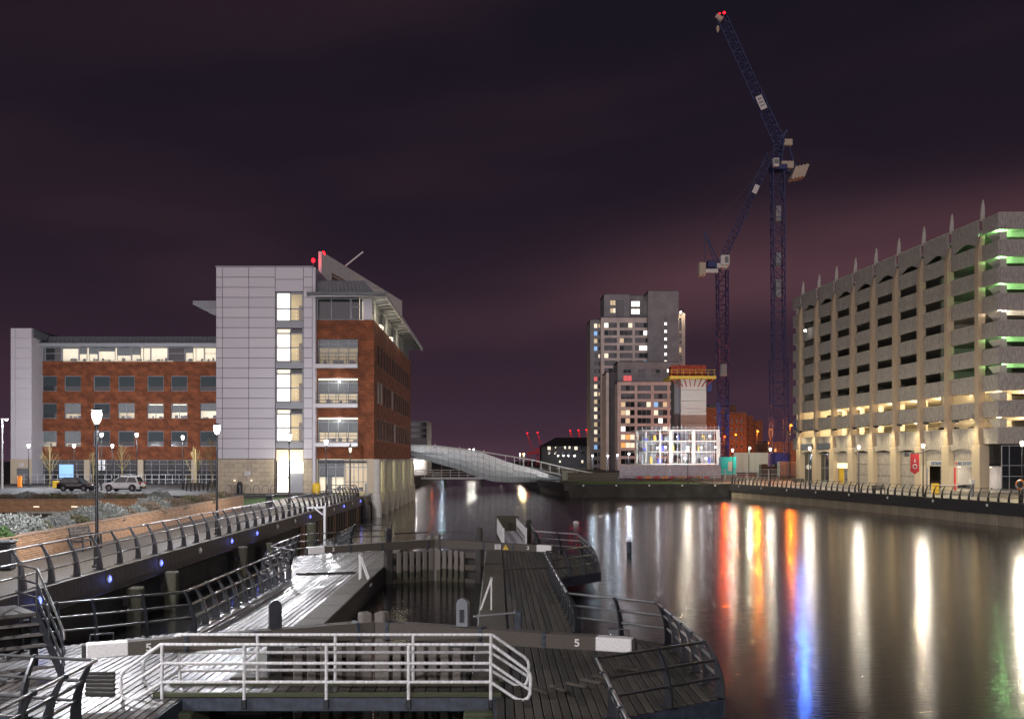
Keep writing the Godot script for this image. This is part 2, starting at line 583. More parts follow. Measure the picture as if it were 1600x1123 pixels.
func stage() -> void:
	var cam := Camera3D.new()
	cam.name = "camera"
	cam.projection = Camera3D.PROJECTION_FRUSTUM
	cam.near = 0.2
	cam.far = 4000.0
	cam.size = 2.0 * 561.5 / 1600.0 * 0.2
	cam.frustum_offset = Vector2(25.0, 155.5) / 1600.0 * 0.2
	cam.position = Vector3(0, 5.9, 0)
	cam.current = true
	add_child(cam)
	var env := Environment.new()
	env.background_mode = Environment.BG_SKY
	var sky := Sky.new()
	var pan := PanoramaSkyMaterial.new()
	pan.panorama = night_sky()
	sky.sky_material = pan
	env.sky = sky
	env.background_energy_multiplier = 1.0
	env.tonemap_mode = Environment.TONE_MAPPER_LINEAR
	env.tonemap_exposure = 1.0
	env.sdfgi_enabled = true
	env.ssao_enabled = true
	env.ssil_enabled = true
	var we := WorldEnvironment.new()
	we.name = "environment"
	we.environment = env
	add_child(we)
	# the glow of the town behind the camera and of the clouds over it: broad, dim and soft
	var sun := DirectionalLight3D.new()
	sun.name = "town_glow"
	sun.light_energy = 0.32
	sun.light_angular_distance = 70.0
	sun.light_color = Color(1.0, 0.93, 0.95)
	sun.shadow_enabled = true
	sun.sky_mode = DirectionalLight3D.SKY_MODE_LIGHT_ONLY
	add_child(sun)
	sun.look_at_from_position(Vector3(-2.5, 4.2, 15), Vector3.ZERO)


# ---------------------------------------------------------------- the setting: water, quays, ground
func setting() -> void:
	var g := Geo.new()
	g.quad(Vector3(-90, 0, 40), Vector3(90, 0, 40), Vector3(90, 0, -420), Vector3(-90, 0, -420))
	struct("dock_water", g, M.water)
	g = Geo.new() # left bank, with the promenade along the dock
	g.prism([Vector2(-13.3, 30), Vector2(-13.3, -100.5), Vector2(-17, -100.5), Vector2(-17, -420), Vector2(-420, -420), Vector2(-420, 30)], -3.0, QUAY - 0.02)
	struct("ground", g, M.land)
	g = Geo.new()
	g.prism([Vector2(-13.35, 30), Vector2(-13.35, -100.4), Vector2(-40, -100.4), Vector2(-40, 30)], QUAY - 0.015, QUAY)
	struct("promenade", g, M.paving)
	g = Geo.new()
	g.prism([Vector2(-13.5, -82), Vector2(-13.5, -100.3), Vector2(-19.9, -102), Vector2(-20.1, -82)], QUAY + 0.004, QUAY + 0.01)
	struct("pale_pavement", g, M.paving_pale)
	g = Geo.new() # asphalt yard in front of the offices, a ramp and then level
	g.prism([Vector2(-25, -96), Vector2(-19.5, -101), Vector2(-17.1, -101), Vector2(-17.1, -200), Vector2(-150, -200), Vector2(-150, -96)], QUAY, UPPER - 0.1)
	struct("parking_yard", g, M.asphalt)
	g = Geo.new()
	for k in 5:
		g.prism([Vector2(-40 - k * 3.0, -118), Vector2(-39.86 - k * 3.0, -118), Vector2(-39.86 - k * 3.0, -124), Vector2(-40 - k * 3.0, -124)], UPPER - 0.096, UPPER - 0.092)
	var mk := struct("parking_marking", g, M.white_paint)
	mk.set_meta("kind", "structure")
	g = Geo.new()
	g.prism([Vector2(-29, -84), Vector2(-20.2, -84), Vector2(-20.0, -99.5), Vector2(-29, -101)], QUAY + 0.012, QUAY + 0.07)
	struct("lawn", g, M.grass)
	# right bank
	g = Geo.new()
	g.prism([Vector2(58, 20), Vector2(45.2, -87.4), Vector2(36.5, -157.6), Vector2(11.2, -157.6), Vector2(8.2, -187), Vector2(3, -330), Vector2(-17, -420), Vector2(-17, -1600), Vector2(1500, -1600), Vector2(1500, 20)], -3.0, QUAY - 0.06)
	struct("ground_beyond", g, M.land)
	g = Geo.new()
	g.prism([Vector2(58, 20), Vector2(45.2, -87.4), Vector2(36.5, -157.6), Vector2(34, -157.7), Vector2(34, -182), Vector2(90, -182), Vector2(90, 20)], QUAY - 0.06, QUAY - 0.05)
	struct("promenade_paving", g, M.paving_pale)
	g = Geo.new()
	g.prism([Vector2(13, -160), Vector2(32, -160), Vector2(32, -176), Vector2(11, -176)], QUAY - 0.05, QUAY + 0.02)
	struct("lawn_verge", g, M.grass)
	g = Geo.new()
	g.prism([Vector2(-800, -420), Vector2(-17.5, -420), Vector2(-17.5, -1600), Vector2(-800, -1600)], -3, QUAY - 0.1)
	struct("far_ground", g, M.land)
	quays()


func quays() -> void:
	# left: a deep concrete edge beam over a recessed wall
	var g := Geo.new()
	g.span(Vector3(-13.42, 1.45, 30), Vector3(-13.1, QUAY + 0.03, -100.6))
	struct("quay_edge", g, M.concrete_dark)
	g = Geo.new()
	g.span(Vector3(-13.42, QUAY + 0.03, 30), Vector3(-13.06, QUAY + 0.09, -100.7))
	struct("quay_kerb", g, M.coping)
	g = Geo.new()
	g.tube([Vector3(-13.06, 1.43, 20), Vector3(-13.06, 1.43, -100)], 0.025, 5)
	tag(obj("cable", g, M.black_steel), "thin black cable along the foot of the left quay edge", "cable")
	# round lights in the quay edge
	var rim := Geo.new()
	rim.lathe([Vector2(0.13, 0), Vector2(0.15, 0.02), Vector2(0.15, 0.06), Vector2(0.115, 0.075)], Vector3.ZERO, 14)
	var lens := Geo.new()
	lens.lathe([Vector2(0.115, 0.06), Vector2(0.09, 0.1), Vector2(0.045, 0.118), Vector2(0.0, 0.122)], Vector3.ZERO, 14)
	var rm := rim.mesh()
	var lm := lens.mesh()
	var turn := Basis(Vector3(0, 0, 1), -PI / 2)
	var lit := [true, true, true, false, true, true, false, false, true, false, false, true, false, true]
	for i in 14:
		var d := 29.2 + 5.32 * i
		var p := Vector3(-13.1, 1.86, -d)
		var o := thing("quay_light", "%s round quay light from the stairs, set in the left quay edge, %s" % [ORD[i], "glowing blue-white" if lit[i] else "switched off"], "light", p, "round lights along the left quay edge")
		place("rim", rm, M.galv, o, p).basis = turn
		place("light_lens", lm, M.blue_led if lit[i] else M.beam_white, o, p).basis = turn
		if lit[i]:
			lamp(o, p + Vector3(0.16, -0.03, 0), Color(0.45, 0.5, 1.0), 0.10, 0.08)
	# timber fender piles in front of the wall
	var k := 0
	for q in [[36.2, 1.38, 0.5], [40.2, 1.5, 0.46], [51.5, 1.5, 0.44], [57.5, 1.2, 0.4]]:
		var t := thing("fender_pile", ["pair of weathered timber fender piles nearest the stairs", "pair of mossy timber fender piles, second from the stairs", "pair of timber fender piles behind the bowed deck railing", "pair of timber fender piles near the white pile"][k], "fender", Vector3(-12.8, -2, -q[0]), "timber fender piles along the left quay")
		k += 1
		for s in [0, 1]:
			var pg := Geo.new()
			pg.cbox(Vector3(-12.75 - 0.16 * s, (q[1] - 0.22 * s - 2.0) / 2.0 , -q[0] - 0.52 * s), Vector3(q[2], q[1] - 0.22 * s + 2.0, q[2]), 0.05, Basis(Vector3.UP, 0.12 * s))
			obj("pile", pg, M.timber_green, t)
		var cg := Geo.new()
		cg.cbox(Vector3(-12.95, 0.9, -q[0] - 0.2), Vector3(0.2, 0.3, 1.4), 0.03)
		obj("waling", cg, M.timber_dark, t)
	var wall_t := thing("timber_fendering", "row of upright dark timbers under the far left quay", "fender", Vector3(-13.2, 0, -70))
	for i in 22:
		var pg := Geo.new()
		pg.cbox(Vector3(-13.15, 0.35, -69.5 - i * 1.35), Vector3(0.3, 2.15, 0.42), 0.04)
		obj("timber", pg, M.timber if i % 5 else M.brick_cap, wall_t)
	# white steel pile with an arm
	g = Geo.new()
	g.cbox(Vector3(-10.3, 1.0, -61.5), Vector3(0.16, 4.2, 0.16), 0.03)
	var wp := thing("mooring_pile", "white steel pile with a short arm at the left quay", "pile", Vector3(-10.3, -1, -61.5))
	obj("pile", g, M.galv, wp)
	g = Geo.new()
	g.bar(Vector3(-10.25, 3.0, -61.5), Vector3(-11.4, 2.98, -61.6), 0.1, 0.1)
	g.bar(Vector3(-10.4, 2.55, -61.5), Vector3(-10.9, 2.94, -61.55), 0.08, 0.08)
	obj("arm", g, M.galv, wp)
	g = Geo.new()
	g.lathe([Vector2(0.32, -1.5), Vector2(0.3, 2.0), Vector2(0.26, 2.08), Vector2(0, 2.1)], Vector3(-11.0, 0, -61.0), 10)
	tag(obj("round_pile", g, M.timber_green), "thick mossy round pile left of the white pile", "pile")

	# right quay: dark capping over pale stone blocks at the waterline
	var path := [Vector3(46.5, 0, -76), Vector3(45.0, 0, -87.4), Vector3(36.3, 0, -158), Vector3(10.9, 0, -158), Vector3(7.9, 0, -187)]
	var cap := Geo.new()
	var kerb := Geo.new()
	for i in 4:
		var a: Vector3 = path[i]
		var b: Vector3 = path[i + 1]
		var d := (b - a).normalized()
		cap.bar(a + Vector3.UP * 1.5 - d * 0.01 * i, b + Vector3.UP * 1.5, 0.7 + 0.004 * i, 1.02)
		kerb.bar(a + Vector3.UP * 2.06, b + Vector3.UP * 2.06, 0.5 + 0.004 * i, 0.1)
	struct("right_quay_edge", cap, M.concrete_dark)
	struct("right_quay_kerb", kerb, M.coping)
	var wall := Geo.new()
	for i in 4:
		wall.bar(path[i] + Vector3(0.4, -0.6, -0.3), path[i + 1] + Vector3(0.4, -0.6, -0.3), 0.5, 3.1)
	var qw := struct("right_quay_wall", wall, M.coping)
	var blk := []
	for i in 3:
		var bg := Geo.new()
		bg.cbox(Vector3.ZERO, Vector3(1.13, 1.0, 0.4), 0.03)
		blk.append(bg.mesh())
	for i in 3:
		var a: Vector3 = path[i]
		var b: Vector3 = path[i + 1]
		var d := (b - a).normalized()
		var c := int(a.distance_to(b) / 1.16)
		for j in c:
			var o := obj("stone_block", blk[j % 3], M.stone_dark if j % 3 else M.stone, qw)
			o.position = a + d * (0.58 + j * 1.16) + Vector3(0, 0.45 + rng.randf_range(-0.01, 0.01), 0) + d.cross(Vector3.UP) * rng.randf_range(0.0, 0.03) + Vector3(0.1, 0, 0.02)
			o.rotation.y = atan2(-d.z, d.x)
	var n := 0
	for i in 13:
		var p: Vector3 = path[2] + (path[3] - path[2]) * ((i + 0.5) / 5.0) if i < 5 else path[2] + (path[1] - path[2]) * ((i - 4.5) / 8.0)
		p += Vector3(0, 1.82, 0.40) if i < 5 else Vector3(-0.38, 1.75, 0.05)
		var o := thing("quay_light", "%s small round white light, switched off, along the far quay edge counted rightwards" % ORD[i], "light", p, "unlit round lights in the far quay edge")
		var b2 := Basis(Vector3.RIGHT, PI / 2) if i < 5 else Basis(Vector3(0, 0, 1), PI / 2)
		place("rim", rm, M.galv, o, p).basis = b2
		place("light_lens", lm, M.beam_white, o, p).basis = b2
		n += 1


# ---------------------------------------------------------------- lock, decks, railings
func cut(poly: Array, x: float) -> Array: # where the line of constant x lies inside the outline (x, z): pairs of z
	var zs := []
	for i in poly.size():
		var a: Vector2 = poly[i]
		var b: Vector2 = poly[(i + 1) % poly.size()]
		if (a.x <= x) != (b.x <= x):
			zs.append(a.y + (b.y - a.y) * (x - a.x) / (b.x - a.x))
	zs.sort()
	return zs


func deck(called: String, poly: Array, x0: float, x1: float, kind: String) -> void:
	var g := Geo.new() # joists and bearers under the boards
	var inner := []
	for i in poly.size():
		inner.append(poly[i])
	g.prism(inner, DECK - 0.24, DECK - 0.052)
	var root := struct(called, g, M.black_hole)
	var meshes := {}
	var w := 0.19
	var x := x0 + w / 2.0
	while x < x1:
		var zs := cut(poly, x)
		for s in range(0, zs.size() - 1, 2):
			var z: float = zs[s]
			var stop: float = zs[s + 1]
			while z < stop - 0.05:
				var len := rng.randf_range(3.6, 6.4)
				if stop - z - len < 1.2:
					len = stop - z
				var key := snappedf(len, 0.2) if len != stop - z else len
				len = key
				if not meshes.has(key):
					var b := Geo.new()
					b.cbox(Vector3.ZERO, Vector3(w - 0.026, 0.05, len - 0.012), 0.007)
					meshes[key] = b.mesh()
				var o := obj("plank", meshes[key], M["%s_%d" % [kind, rng.randi() % 3]], root)
				o.position = Vector3(x + rng.randf_range(-0.003, 0.003), DECK - 0.026 + rng.randf_range(-0.004, 0.004), z + len / 2.0)
				o.rotation = Vector3(rng.randf_range(-0.0012, 0.0012), 0, rng.randf_range(-0.02, 0.02))
				z += len
		x += w
	# steel edge beam round the outside
	var e := Geo.new()
	for i in poly.size():
		var a: Vector2 = poly[i]
		var b: Vector2 = poly[(i + 1) % poly.size()]
		e.bar(Vector3(a.x, DECK - 0.215 - 0.003 * i, a.y), Vector3(b.x, DECK - 0.215 - 0.003 * i, b.y), 0.12 + 0.002 * i, 0.40)
	obj("edge_beam", e, M.blue_steel, root)


func blade() -> ArrayMesh: # railing post: a tapered steel blade that bows in towards the deck; +x is outwards, it stands in the xy plane
	var g := Geo.new()
	var outer := []
	var inner := []
	for i in 9:
		var t := i / 8.0
		var c := 0.05 * sin(t * 2.2) - 0.34 * t * t
		var w := 0.115 * (1.0 - 0.68 * t)
		outer.append(Vector2(c + w, t * 1.14))
		inner.append(Vector2(c - w, t * 1.14))
	inner.reverse()
	g.slab(outer + inner, Transform3D(), 0.055)
	g.cbox(Vector3(-0.33, 1.15, 0), Vector3(0.11, 0.09, 0.09), 0.02)
	g.cbox(Vector3(0, 0.012, 0), Vector3(0.34, 0.024, 0.2), 0.005)
	return g.mesh()


func bow(h: float) -> float:
	var t := h / 1.14
	return 0.05 * sin(t * 2.2) - 0.34 * t * t


func railing(label: String, pts: Array, side: float, step: float, y: float, group: String = "", heights: Array = [0.42, 0.78, 1.15], last: bool = true) -> Node3D:
	# pts are (x, z) along the edge; side +1 when outwards is to the right of the way along
	var o := thing("railing", label, "railing", Vector3(pts[0].x, y, pts[0].y), group)
	var b := blade()
	var outs := []
	for i in pts.size() - 1:
		var d: Vector2 = (pts[i + 1] - pts[i]).normalized()
		outs.append(Vector2(-d.y, d.x) * side)
	for i in pts.size() - 1:
		var a: Vector2 = pts[i]
		var e: Vector2 = pts[i + 1]
		var c := maxi(1, roundi(a.distance_to(e) / step))
		for j in range(0, c + (1 if last and i == pts.size() - 2 else 0)):
			var p: Vector2 = a.lerp(e, j / float(c))
			var q: Vector2 = outs[i]
			if j == 0 and i > 0:
				q = (outs[i] + outs[i - 1]).normalized()
			place("post", b, M.black_steel, o, Vector3(p.x, y, p.y), atan2(-q.y, q.x))
	for h in heights:
		var line := []
		for i in pts.size():
			var q: Vector2
			var k := 1.0
			if i == 0:
				q = outs[0]
			elif i == pts.size() - 1:
				q = outs[i - 1]
			else:
				q = (outs[i] + outs[i - 1]).normalized()
				k = 1.0 / maxf(0.5, q.dot(outs[i]))
			var p: Vector2 = pts[i] + q * bow(h) * k
			line.append(Vector3(p.x, y + h, p.y))
		var g := Geo.new()
		g.tube(line, 0.03, 7)
		obj("rail", g, M.rail_steel, o)
	return o


func gate_leaf(label: String, e: Vector3, m: Vector3, hinge_x: float, digit: String, from_x: float, to_x: float, white: float, heel: Material) -> void:
	var o := thing("lock_gate", label, "lock gate", Vector3(hinge_x, -1, m.z))
	var d := (m - e).normalized()
	var flat := Vector3(d.x, 0, d.z).normalized()
	var b := Basis(flat, Vector3.UP, flat.cross(Vector3.UP))
	var tip := e + d * white
	# the balance beam, heavier towards the hinge
	var g := Geo.new()
	var s0 := Vector2(0.30, 0.30)
	var s1 := Vector2(0.40, 0.38)
	var p := []
	for q in [[tip, s0], [m, s1]]:
		for k in [Vector2(-1, -1), Vector2(1, -1), Vector2(1, 1), Vector2(-1, 1)]:
			p.append(q[0] + Vector3.UP * q[1].x * 0.5 * k.x + b.z * q[1].y * 0.5 * k.y)
	g.hexa(p)
	var beam := obj("balance_beam", g, M.timber, o)
	g = Geo.new()
	g.cbox(e + d * white * 0.5 + Vector3(0, 0.002, 0), Vector3(white, 0.315, 0.32), 0.02, Basis(d, b.z.cross(d), b.z))
	obj("white_end", g, M.beam_white, beam)
	g = Geo.new()
	g.cbox(e - d * 0.04, Vector3(0.09, 0.28, 0.29), 0.02, b)
	obj("end_grain", g, M.timber_dark, beam)
	var toward := b.z if b.z.z > 0.0 else -b.z
	var txt := text_mesh(digit, 0.17, 0.01)
	var t := obj("number", txt, M.beam_white, beam, false)
	t.transform = Transform3D(Basis(Vector3.UP.cross(toward), Vector3.UP, toward), tip + flat * 0.42 * signf(flat.x) * signf(flat.x) + toward * 0.165 - off[o])
	for q in [0.22, 0.5, 0.93]: # iron straps with bolt heads
		var c: Vector3 = tip.lerp(m, q)
		var sz := s0.lerp(s1, q)
		g = Geo.new()
		g.cbox(c, Vector3(0.09, sz.x + 0.03, sz.y + 0.03), 0.008, b)
		for y in [-0.08, 0.08]:
			g.cbox(c + toward * (sz.y / 2 + 0.02) + Vector3.UP * y, Vector3(0.05, 0.05, 0.03), 0.01, b)
		obj("strap", g, M.blue_steel, beam)
	g = Geo.new()
	var h0 := tip - d * (white * 0.35) + Vector3.UP * 0.18
	var h1 := tip - d * (white * 0.9) + Vector3.UP * 0.18
	g.tube([h0, h0 + Vector3.UP * 0.16, h1 + Vector3.UP * 0.16, h1], 0.016, 5)
	obj("grab_handle", g, M.black_steel, beam)
	# the leaf under it
	var hinge := e + d * ((hinge_x - e.x) / d.x)
	g = Geo.new()
	g.cbox(Vector3(hinge.x, 0.2, hinge.z), Vector3(0.34, 3.2, 0.34), 0.04, b)
	obj("hinge_timber", g, M.timber_dark, o)
	g = Geo.new()
	g.cbox(Vector3(m.x, 0.45, m.z) - flat * 0.16, Vector3(0.28, 3.5, 0.36), 0.04, b)
	obj("mitre_post", g, M.timber_plank, o)
	for y in [0.05, 0.72, 1.3]:
		g = Geo.new()
		g.bar(Vector3(hinge.x, y, hinge.z), Vector3(m.x, y, m.z), 0.2, 0.26)
		obj("gate_rail", g, M.timber, o)
	var back := Geo.new()
	back.bar(Vector3(hinge.x, 0.0, hinge.z) - toward * 0.16, Vector3(m.x, 0.0, m.z) - toward * 0.16, 0.05, 2.7)
	obj("skin", back, M.timber_dark, o)
	var x := from_x
	while x < to_x:
		var c := e + d * ((x - e.x) / d.x)
		g = Geo.new()
		var top := 1.5 + rng.randf_range(-0.03, 0.03)
		var wet := 0.55 + rng.randf_range(-0.06, 0.06)
		g.cbox(Vector3(c.x, (top + wet) / 2.0, c.z) + toward * 0.17, Vector3(0.205, top - wet, 0.09), 0.012, b)
		var pk := obj("plank", g, M.timber_plank, o)
		g = Geo.new()
		g.cbox(Vector3(c.x, (wet - 1.6) / 2.0, c.z) + toward * 0.17, Vector3(0.207, wet + 1.6, 0.092), 0.012, b)
		obj("wet_foot", g, M.timber_green, pk)
		x += 0.29
	if digit == "3":
		g = Geo.new()
		var r0 := Vector3(hinge.x, m.y + 0.2, hinge.z) + flat * 0.3
		var r1 := Vector3(m.x, m.y + 0.2, m.z) - flat * 0.3
		g.tube([r0, r0 + Vector3.UP * 0.35, r1 + Vector3.UP * 0.35, r1], 0.02, 5)
		obj("handrail", g, M.black_steel, o)
	# rounded plate standing up on the hinge
	g = Geo.new()
	var outline := [Vector2(-0.14, 0), Vector2(0.14, 0)]
	for i in 9:
		var a := PI * i / 8.0
		outline.append(Vector2(cos(a) * 0.14, 0.52 + sin(a) * 0.14))
	g.slab(outline, Transform3D(b, Vector3(hinge.x, m.y + 0.18, hinge.z)), 0.16)
	var hp := obj("heel_post", g, heel, o)
	g = Geo.new()
	g.slab([Vector2(-0.05, 0.1), Vector2(0.05, 0.1), Vector2(0.05, 0.4), Vector2(-0.05, 0.4)], Transform3D(b, Vector3(hinge.x, m.y + 0.18, hinge.z) + toward * 0.09), 0.03)
	obj("slot", g, M.black_steel, hp)


func text_mesh(s: String, height: float, depth: float) -> TextMesh:
	var f := SystemFont.new()
	f.font_names = PackedStringArray(["Droid Sans"])
	f.font_weight = 700
	var t := TextMesh.new()
	t.text = s
	t.font = f
	t.font_size = 48
	t.pixel_size = height / 35.0
	t.depth = depth
	return t


func sign_text(s: String, height: float, m: Material, parent: Node3D, xf: Transform3D) -> void:
	var o := obj("lettering", text_mesh(s, height, 0.02), m, parent, false)
	o.transform = xf


func lock() -> void:
	# chamber walls with their copings
	var g := Geo.new()
	g.span(Vector3(-6.25, -3, -23.6), Vector3(-5.3, DECK - 0.06, -62))
	var lw := struct("lock_wall", g, M.concrete_dark)
	g = Geo.new()
	g.span(Vector3(-0.6, -3, -23.6), Vector3(0.4, DECK - 0.06, -62))
	var rw := struct("lock_wall_opposite", g, M.concrete_dark)
	for side in 2:
		for i in 13:
			g = Geo.new()
			var z := -23.7 - i * 2.95
			var x := -5.73 if side == 0 else -0.12
			g.cbox(Vector3(x, DECK - 0.02, z - 1.47), Vector3(0.9, 0.12, 2.92), 0.03)
			obj("coping_stone", g, M.coping, lw if side == 0 else rw)
	g = Geo.new()
	g.cbox(Vector3(-6.8, -0.9, -22.3), Vector3(0.72, 2.9, 1.5), 0.05)
	tag(obj("bridge_abutment", g, M.moss), "mossy concrete block under the left end of the white footbridge", "abutment")
	g = Geo.new()
	g.cbox(Vector3(-0.36, -0.9, -22.3), Vector3(0.66, 2.9, 1.5), 0.05)
	tag(obj("bridge_abutment", g, M.moss), "mossy concrete block under the right end of the white footbridge", "abutment")
	g = Geo.new()
	g.span(Vector3(-9.2, -3, -14), Vector3(-7.2, DECK - 0.26, -62))
	g.span(Vector3(0.41, -3, -14), Vector3(1.4, DECK - 0.26, -62))
	struct("lock_foundation", g, M.concrete_dark)
	deck("timber_deck_left", [Vector2(-6.75, -12), Vector2(-6.75, -23.5), Vector2(-6.22, -23.6), Vector2(-6.22, -62), Vector2(-8.8, -62), Vector2(-8.8, -55.5), Vector2(-10.6, -53.5), Vector2(-10.6, -46), Vector2(-8.85, -43.8), Vector2(-8.95, -30.4), Vector2(-11.2, -28.5), Vector2(-13.0, -27.0), Vector2(-13.0, -21.2), Vector2(-8.2, -20.0), Vector2(-8.2, -12)], -13.0, -6.2, "board")
	deck("timber_deck_right", [Vector2(0.0, -12), Vector2(0.0, -23.5), Vector2(0.38, -23.6), Vector2(0.38, -62), Vector2(2.4, -62), Vector2(2.4, -56.2), Vector2(4.65, -54.2), Vector2(4.7, -46.4), Vector2(2.35, -43.4), Vector2(2.4, -30.3), Vector2(4.78, -28.3), Vector2(4.85, -22.0), Vector2(2.3, -20.2), Vector2(2.3, -12)], 0.0, 4.9, "dull_board")
	gate_leaf("left near lock gate behind the white footbridge, white beam end marked 5", Vector3(-8.9, 1.74, -22.2), Vector3(-3.02, 1.78, -24.8), -5.15, "5", -4.7, -3.3, 0.86, M.black_steel)
	gate_leaf("right near lock gate behind the white footbridge, white beam end marked 5", Vector3(3.06, 1.74, -22.9), Vector3(-2.92, 1.78, -24.85), -0.78, "5", -2.6, -0.8, 0.82, M.grey_steel)
	gate_leaf("left far lock gate of upright planks, white beam end marked 3", Vector3(-8.5, 1.78, -46.0), Vector3(-3.06, 1.8, -49.8), -5.1, "3", -4.7, -3.2, 0.8, M.timber_dark)
	gate_leaf("right far lock gate of upright planks, beam with yellow warning sign", Vector3(2.6, 1.78, -47.0), Vector3(-2.98, 1.8, -49.85), -0.8, "3", -2.7, -1.4, 0.75, M.timber_dark)
	var w := thing("warning_sign", "small yellow triangle warning sign on the right far gate beam", "sign", Vector3(0.45, 1.72, -47.9))
	g = Geo.new()
	g.slab([Vector2(-0.14, -0.12), Vector2(0.14, -0.12), Vector2(0, 0.13)], Transform3D(Basis(), Vector3(0.45, 1.78, -47.86)), 0.02)
	obj("plate", g, M.yellow_plastic, w)
	g = Geo.new()
	g.box(Vector3(0.45, 1.79, -47.845), Vector3(0.03, 0.09, 0.012))
	obj("mark", g, M.black_steel, w)
	w = thing("notice_plate", "small pale notice beside the yellow warning sign on the far gate beam", "sign", Vector3(0.1, 1.72, -48.05))
	g = Geo.new()
	g.box(Vector3(0.08, 1.78, -48.02), Vector3(0.28, 0.24, 0.02))
	obj("plate", g, M.beam_white, w)
	for i in 4:
		g = Geo.new()
		g.box(Vector3(0.08, 1.86 - 0.055 * i, -48.005), Vector3(0.2 - 0.03 * (i % 2), 0.018, 0.01))
		obj("print", g, M.black_steel, w)

	footbridge()
	# railings on the decks
	railing("bowed black railing along the right deck, from the near corner platform back", [Vector2(2.3, -12.2), Vector2(2.3, -20.15), Vector2(4.8, -21.95), Vector2(4.73, -28.25), Vector2(2.4, -30.25), Vector2(2.35, -43.2)], 1.0, 1.25, DECK)
	railing("bowed black railing round the far corner platform of the right deck", [Vector2(2.45, -43.5), Vector2(4.62, -46.4), Vector2(4.58, -54.0), Vector2(2.4, -56.1), Vector2(2.4, -61.8)], 1.0, 1.3, DECK)
	railing("bowed black railing along the left deck beside the lock", [Vector2(-12.6, -27.2), Vector2(-11.1, -28.4), Vector2(-8.95, -30.25), Vector2(-8.85, -43.6)], 1.0, 1.25, DECK)
	railing("dark railing round the far corner platform of the left deck", [Vector2(-8.9, -44.0), Vector2(-10.5, -46.1), Vector2(-10.5, -53.4), Vector2(-8.75, -55.3), Vector2(-8.75, -61.7), Vector2(-6.3, -61.9)], -1.0, 1.4, DECK)
	railing("black railing at the bottom left corner of the deck, below the stairs", [Vector2(-8.15, -12.2), Vector2(-8.15, -19.85), Vector2(-12.8, -21.05)], -1.0, 1.3, DECK)
	# raised foot strips where the beams swing
	var k := 0
	for s in [[0.82, 22.75, 1.08, 22.15], [1.23, 22.9, 1.52, 22.4], [1.6, 23.2, 2.02, 22.75], [1.95, 23.6, 2.38, 23.15], [2.25, 24.0, 2.72, 23.65], [2.9, 24.85, 3.45, 24.6]]:
		g = Geo.new()
		g.cbox(Vector3((s[0] + s[2]) / 2, DECK + 0.03, -(s[1] + s[3]) / 2), Vector3(Vector2(s[0] - s[2], s[1] - s[3]).length(), 0.06, 0.11), 0.012, Basis(Vector3.UP, atan2(s[3] - s[1], s[2] - s[0])))
		tag(obj("foot_strip", g, M.timber), "%s raised timber foot strip from the white footbridge on the right deck" % ORD[k], "foot strip", "foot strips on the near right deck")
		k += 1
	for i in 6:
		g = Geo.new()
		g.cbox(Vector3(-9.35 + 0.16 * i, DECK + 0.035, -24.2 + 0.42 * i), Vector3(0.66, 0.07, 0.1), 0.012, Basis(Vector3.UP, 0.02 - 0.03 * i))
		tag(obj("foot_strip", g, M.timber_dark), "%s dark foot strip from the beam end on the near left deck" % ORD[i], "foot strip", "foot strips on the near left deck")
	for i in 6:
		g = Geo.new()
		g.cbox(Vector3(0.55 + 0.33 * i, DECK + 0.035, -47.2 - 0.16 * i), Vector3(0.42, 0.07, 0.12), 0.012, Basis(Vector3.UP, 0.5 - 0.09 * i))
		tag(obj("foot_strip", g, M.timber), "%s foot strip rightwards on the right deck before the far gate" % ORD[i], "foot strip", "foot strips on the far right deck")
		g = Geo.new()
		g.cbox(Vector3(-8.6 + 0.42 * i, DECK + 0.035, -45.2 - 0.1 * i), Vector3(0.46, 0.07, 0.12), 0.012, Basis(Vector3.UP, -0.2 + 0.06 * i))
		tag(obj("foot_strip", g, M.timber_dark), "%s foot strip rightwards on the left deck before the far gate" % ORD[i], "foot strip", "foot strips on the far left deck")
	# white ladder heads on the copings
	for s in [[-5.62, -43.2, 1.0, "white ladder rail on the left lock coping"], [-0.28, -34.6, -1.0, "white ladder rail on the right lock coping"]]:
		var l := thing("ladder_rail", s[3], "ladder", Vector3(s[0], DECK, s[1]))
		for z in [-0.22, 0.22]:
			g = Geo.new()
			g.bar(Vector3(s[0] - 0.12 * s[2], DECK + 0.03, s[1] + z), Vector3(s[0] - 0.12 * s[2], DECK + 1.06, s[1] + z), 0.07, 0.05)
			obj("upright", g, M.beam_white, l)
			g = Geo.new()
			g.bar(Vector3(s[0] - 0.12 * s[2], DECK + 1.04, s[1] + z), Vector3(s[0] + 0.34 * s[2], DECK - 0.25, s[1] + z), 0.06, 0.05)
			obj("sloping_bar", g, M.beam_white, l)
		g = Geo.new()
		g.bar(Vector3(s[0] - 0.12 * s[2], DECK + 1.05, s[1] - 0.26), Vector3(s[0] - 0.12 * s[2], DECK + 1.05, s[1] + 0.26), 0.08, 0.06)
		obj("top_bar", g, M.beam_white, l)
	# small mooring post and rail beside the right coping
	var mp := thing("mooring_post", "short dark post with a thin rail on the right lock side", "post", Vector3(0.62, DECK, -28.8))
	g = Geo.new()
	g.cbox(Vector3(0.62, DECK + 0.42, -28.8), Vector3(0.2, 0.84, 0.2), 0.03)
	obj("post", g, M.blue_steel, mp)
	g = Geo.new()
	g.tube([Vector3(0.62, DECK + 0.78, -28.8), Vector3(-0.6, DECK + 0.86, -27.6)], 0.025, 6)
	obj("rail", g, M.galv, mp)
	# gangway with white perforated sides beyond the far gate
	var gw := thing("gangway", "short gangway with white perforated side panels beyond the far lock gate", "gangway", Vector3(1.0, DECK, -64.5))
	g = Geo.new()
